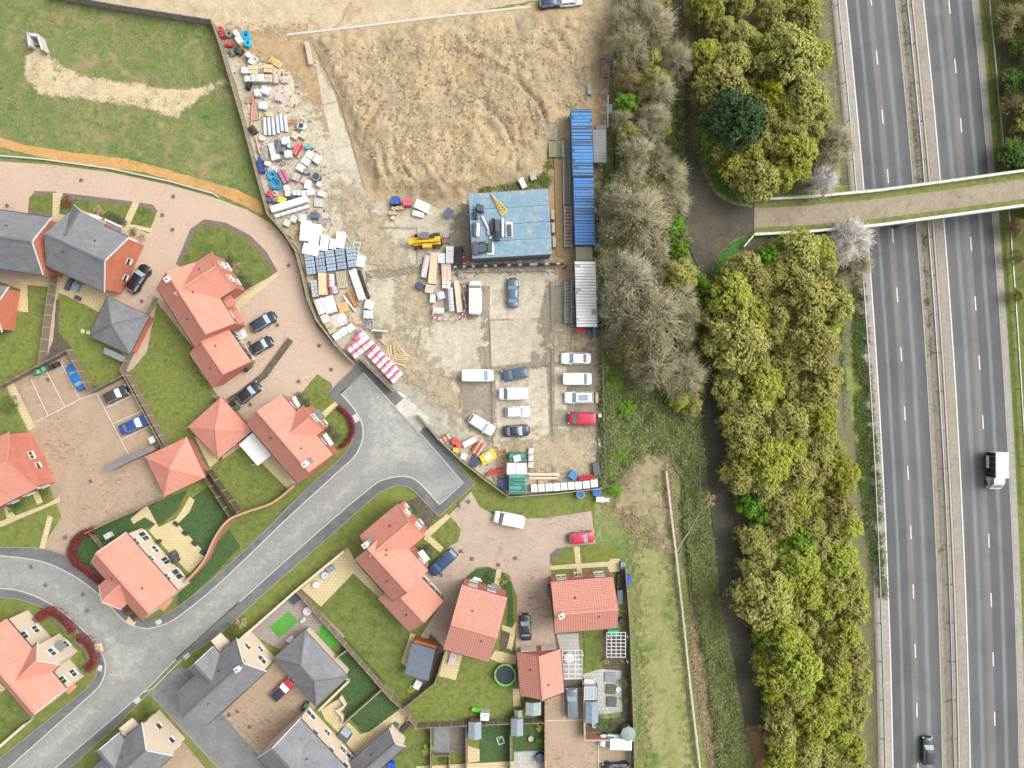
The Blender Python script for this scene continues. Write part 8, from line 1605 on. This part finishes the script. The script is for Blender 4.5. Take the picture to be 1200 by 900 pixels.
# scrub: countless stems and bramble leaves
def scrub(name, poly, n, lm, h, size, seed, twig=None, cluster=.0):
    rng = np.random.default_rng(seed); xs = np.array([p[0] for p in poly]); ys = np.array([p[1] for p in poly]); pts = []
    while len(pts) < n:
        x, y = rng.uniform(xs.min(), xs.max()), rng.uniform(max(-20, ys.min()), min(920, ys.max()))
        if inpoly(x, y, poly): pts.append(P(x, y, MZ if x > 1000 else 0)[:2])
    from mathutils import noise as mn
    p = np.array(pts); hn = np.array([mn.noise((a * .55, b * .55, seed)) for a, b in pts]); keep = hn > -.28 + cluster; p = p[keep]; hn = hn[keep]
    k = 9; n2 = len(p); hh = h * (.45 + .9 * np.clip(hn + .3, 0, 1)); P3 = np.repeat(np.stack([p[:, 0], p[:, 1], np.zeros(n2)], 1), k, 0); H3 = np.repeat(hh, k); th = rng.uniform(.35, 1.0, len(P3))
    sp = rng.normal(0, .32, (len(P3), 2)); cen = P3 + np.stack([sp[:, 0], sp[:, 1], H3 * th], 1); cen[:, 2] += np.array([zt(a, b) for a, b in p]).repeat(k)
    V, F = leaves(cen, np.tile([[0, 0, .8]], (len(cen), 1)), size, rng, 1.9); o = bpy.data.objects.new(name, fastmesh(name, V, F, lm)); C.objects.link(o); o['kind'] = 'stuff'
    if twig:
        m = n2 * 2; b0 = np.repeat(np.stack([p[:, 0], p[:, 1], np.zeros(n2)], 1), 2, 0); d = rng.normal(0, .55, (m, 2)); e = b0 + np.stack([d[:, 0], d[:, 1], np.repeat(hh, 2) * 1.2], 1)
        V, F = twigs(b0, e, .018, rng); o = bpy.data.objects.new(name + '_stems', fastmesh(name, V, F, twig)); C.objects.link(o); o['kind'] = 'stuff'
S1 = [(706, 385), (745, 420), (790, 478), (816, 482), (822, 540), (829, 600), (818, 600), (812, 560), (790, 528), (752, 528), (735, 545), (715, 574), (706, 570)]
S2 = [(806, 548), (820, 560), (830, 620), (839, 700), (854, 780), (868, 860), (876, 920), (846, 920), (836, 830), (824, 750), (812, 680), (802, 600)]
scrub('brambles', S1, 12000, L_BRAM, 1.1, .19, 21, T_GREY); scrub('bright_nettles', S1, 1400, L_BRIGHT, .7, .14, 22, None, .3)
scrub('bank_brambles', S2, 10000, L_BRAM, 1.0, .18, 23, T_GREY)
scrub('field_tufts', [(0, 0), (60, 0), (248, 30), (300, 245), (200, 200), (0, 158)], 2600, L_BRIGHT, .16, .1, 41, None, .62)
scrub('field_stalks', [(0, 0), (60, 0), (248, 30), (300, 245), (200, 200), (0, 158)], 2200, L_STRAW, .14, .08, 42, None, .3)
scrub('understory', WOOD_W[2:], 5200, L_BRAM, 1.6, .17, 51, T_BROWN)
scrub('meadow_tufts', [(745, 590), (800, 660), (822, 900), (744, 900), (742, 660)], 1000, L_STRAW, .16, .09, 43, None, .2)
scrub('weeds', [(640, 145), (652, 145), (648, 200), (642, 220), (560, 226), (566, 214), (612, 214), (632, 190)], 700, L_BUSH, .25, .1, 24)
scrub('dry_grass', [(812, 640), (822, 650), (834, 760), (846, 850), (852, 920), (836, 920), (826, 860), (810, 760)], 3200, L_STRAW, .3, .12, 31)
scrub('dry_grass', [(752, 524), (786, 524), (796, 650), (780, 660), (748, 630), (708, 600), (706, 580), (735, 550)], 1800, L_STRAW, .22, .12, 32, T_BROWN)
scrub('weeds', [(694, 195), (716, 195), (716, 300), (700, 300)], 350, L_BUSH, .3, .1, 25)
scrub('slope_scrub', [(968, 0), (974, 60), (984, 150), (978, 200), (960, 150), (950, 60)], 1500, L_BRAM, .9, .15, 26, T_GREY)
scrub('slope_scrub', [(1000, 330), (1012, 330), (1020, 440), (1030, 560), (1038, 700), (1030, 700), (1005, 560), (992, 420)], 2200, L_BUSH, .6, .13, 27)
scrub('median_weeds', [(1055, 0), (1058, 0), (1076, 180), (1083, 250), (1092, 420), (1089, 420), (1079, 250), (1072, 180)], 260, L_BUSH, .25, .1, 28, None, .2); scrub('lane_edge_growth', [(802, 0), (808, 0), (812, 110), (826, 190), (842, 224), (830, 216), (812, 170), (806, 100)], 500, T_BROWN, .5, .12, 29)
for o in bpy.data.objects:
    if '_w' in o: del o['_w']

def heap_z(x, y):
    hit, loc, _, _ = HEAP.ray_cast(Vector((x, y, 50)), Vector((0, 0, -1))); return loc.z - .06 if hit else 0
HEAP = bpy.data.objects['spoil_heap']; bpy.context.view_layer.update()
# loose chips and litter on the yard floor
def litter(name, poly, n, mats, seed, smin=.06, smax=.3, onheap=0):
    r = random.Random(seed); xs = [p[0] for p in poly]; ys = [p[1] for p in poly]; mbs = [MB() for _ in mats]; c = 0
    while c < n:
        x, y = r.uniform(min(xs), max(xs)), r.uniform(min(ys), max(ys))
        if not inpoly(x, y, poly): continue
        c += 1; p = P(x, y, .05); hz_ = heap_z(p[0], p[1]) if onheap else 0; s = r.uniform(smin, smax) * r.random() + smin; mbs[r.randrange(len(mats))].box((p[0], p[1], .06 + hz_ + s * .12), (s * r.uniform(.5, 2.2), s * .7, s * .35), r.uniform(0, 3))
    for mb, m in zip(mbs, mats): mb.build(name, m, None, kind='stuff')
YS = [(256, 40), (300, 55), (345, 90), (372, 150), (386, 200), (392, 250), (425, 290), (436, 330), (442, 390), (470, 420), (474, 440), (462, 452), (420, 424), (397, 403), (375, 372), (360, 320), (350, 288), (320, 254), (304, 200), (278, 104)]
litter('yard_litter', YS, 1500, [paint(232, 226, 220, .8), paint(176, 150, 120, .9), paint(120, 110, 100, .9), paint(206, 184, 150, .9), paint(190, 120, 100, .8)], 5)
litter('yard_litter', [(480, 318), (545, 290), (550, 376), (500, 378)], 260, [paint(232, 226, 220, .8), paint(160, 134, 108, .9), paint(110, 100, 90, .9)], 6)
litter('yard_litter', [(516, 508), (600, 525), (700, 555), (700, 570), (600, 576), (560, 552)], 260, [paint(226, 200, 170, .8), paint(120, 104, 86, .9), paint(200, 90, 70, .8)], 7)
litter('spoil_stones', [(380, 60), (690, 30), (690, 110), (640, 160), (560, 220), (450, 225), (410, 130)], 2600, [paint(214, 190, 150, .9), paint(170, 140, 104, .9), paint(150, 134, 112, .9)], 8, .08, .35, 1)
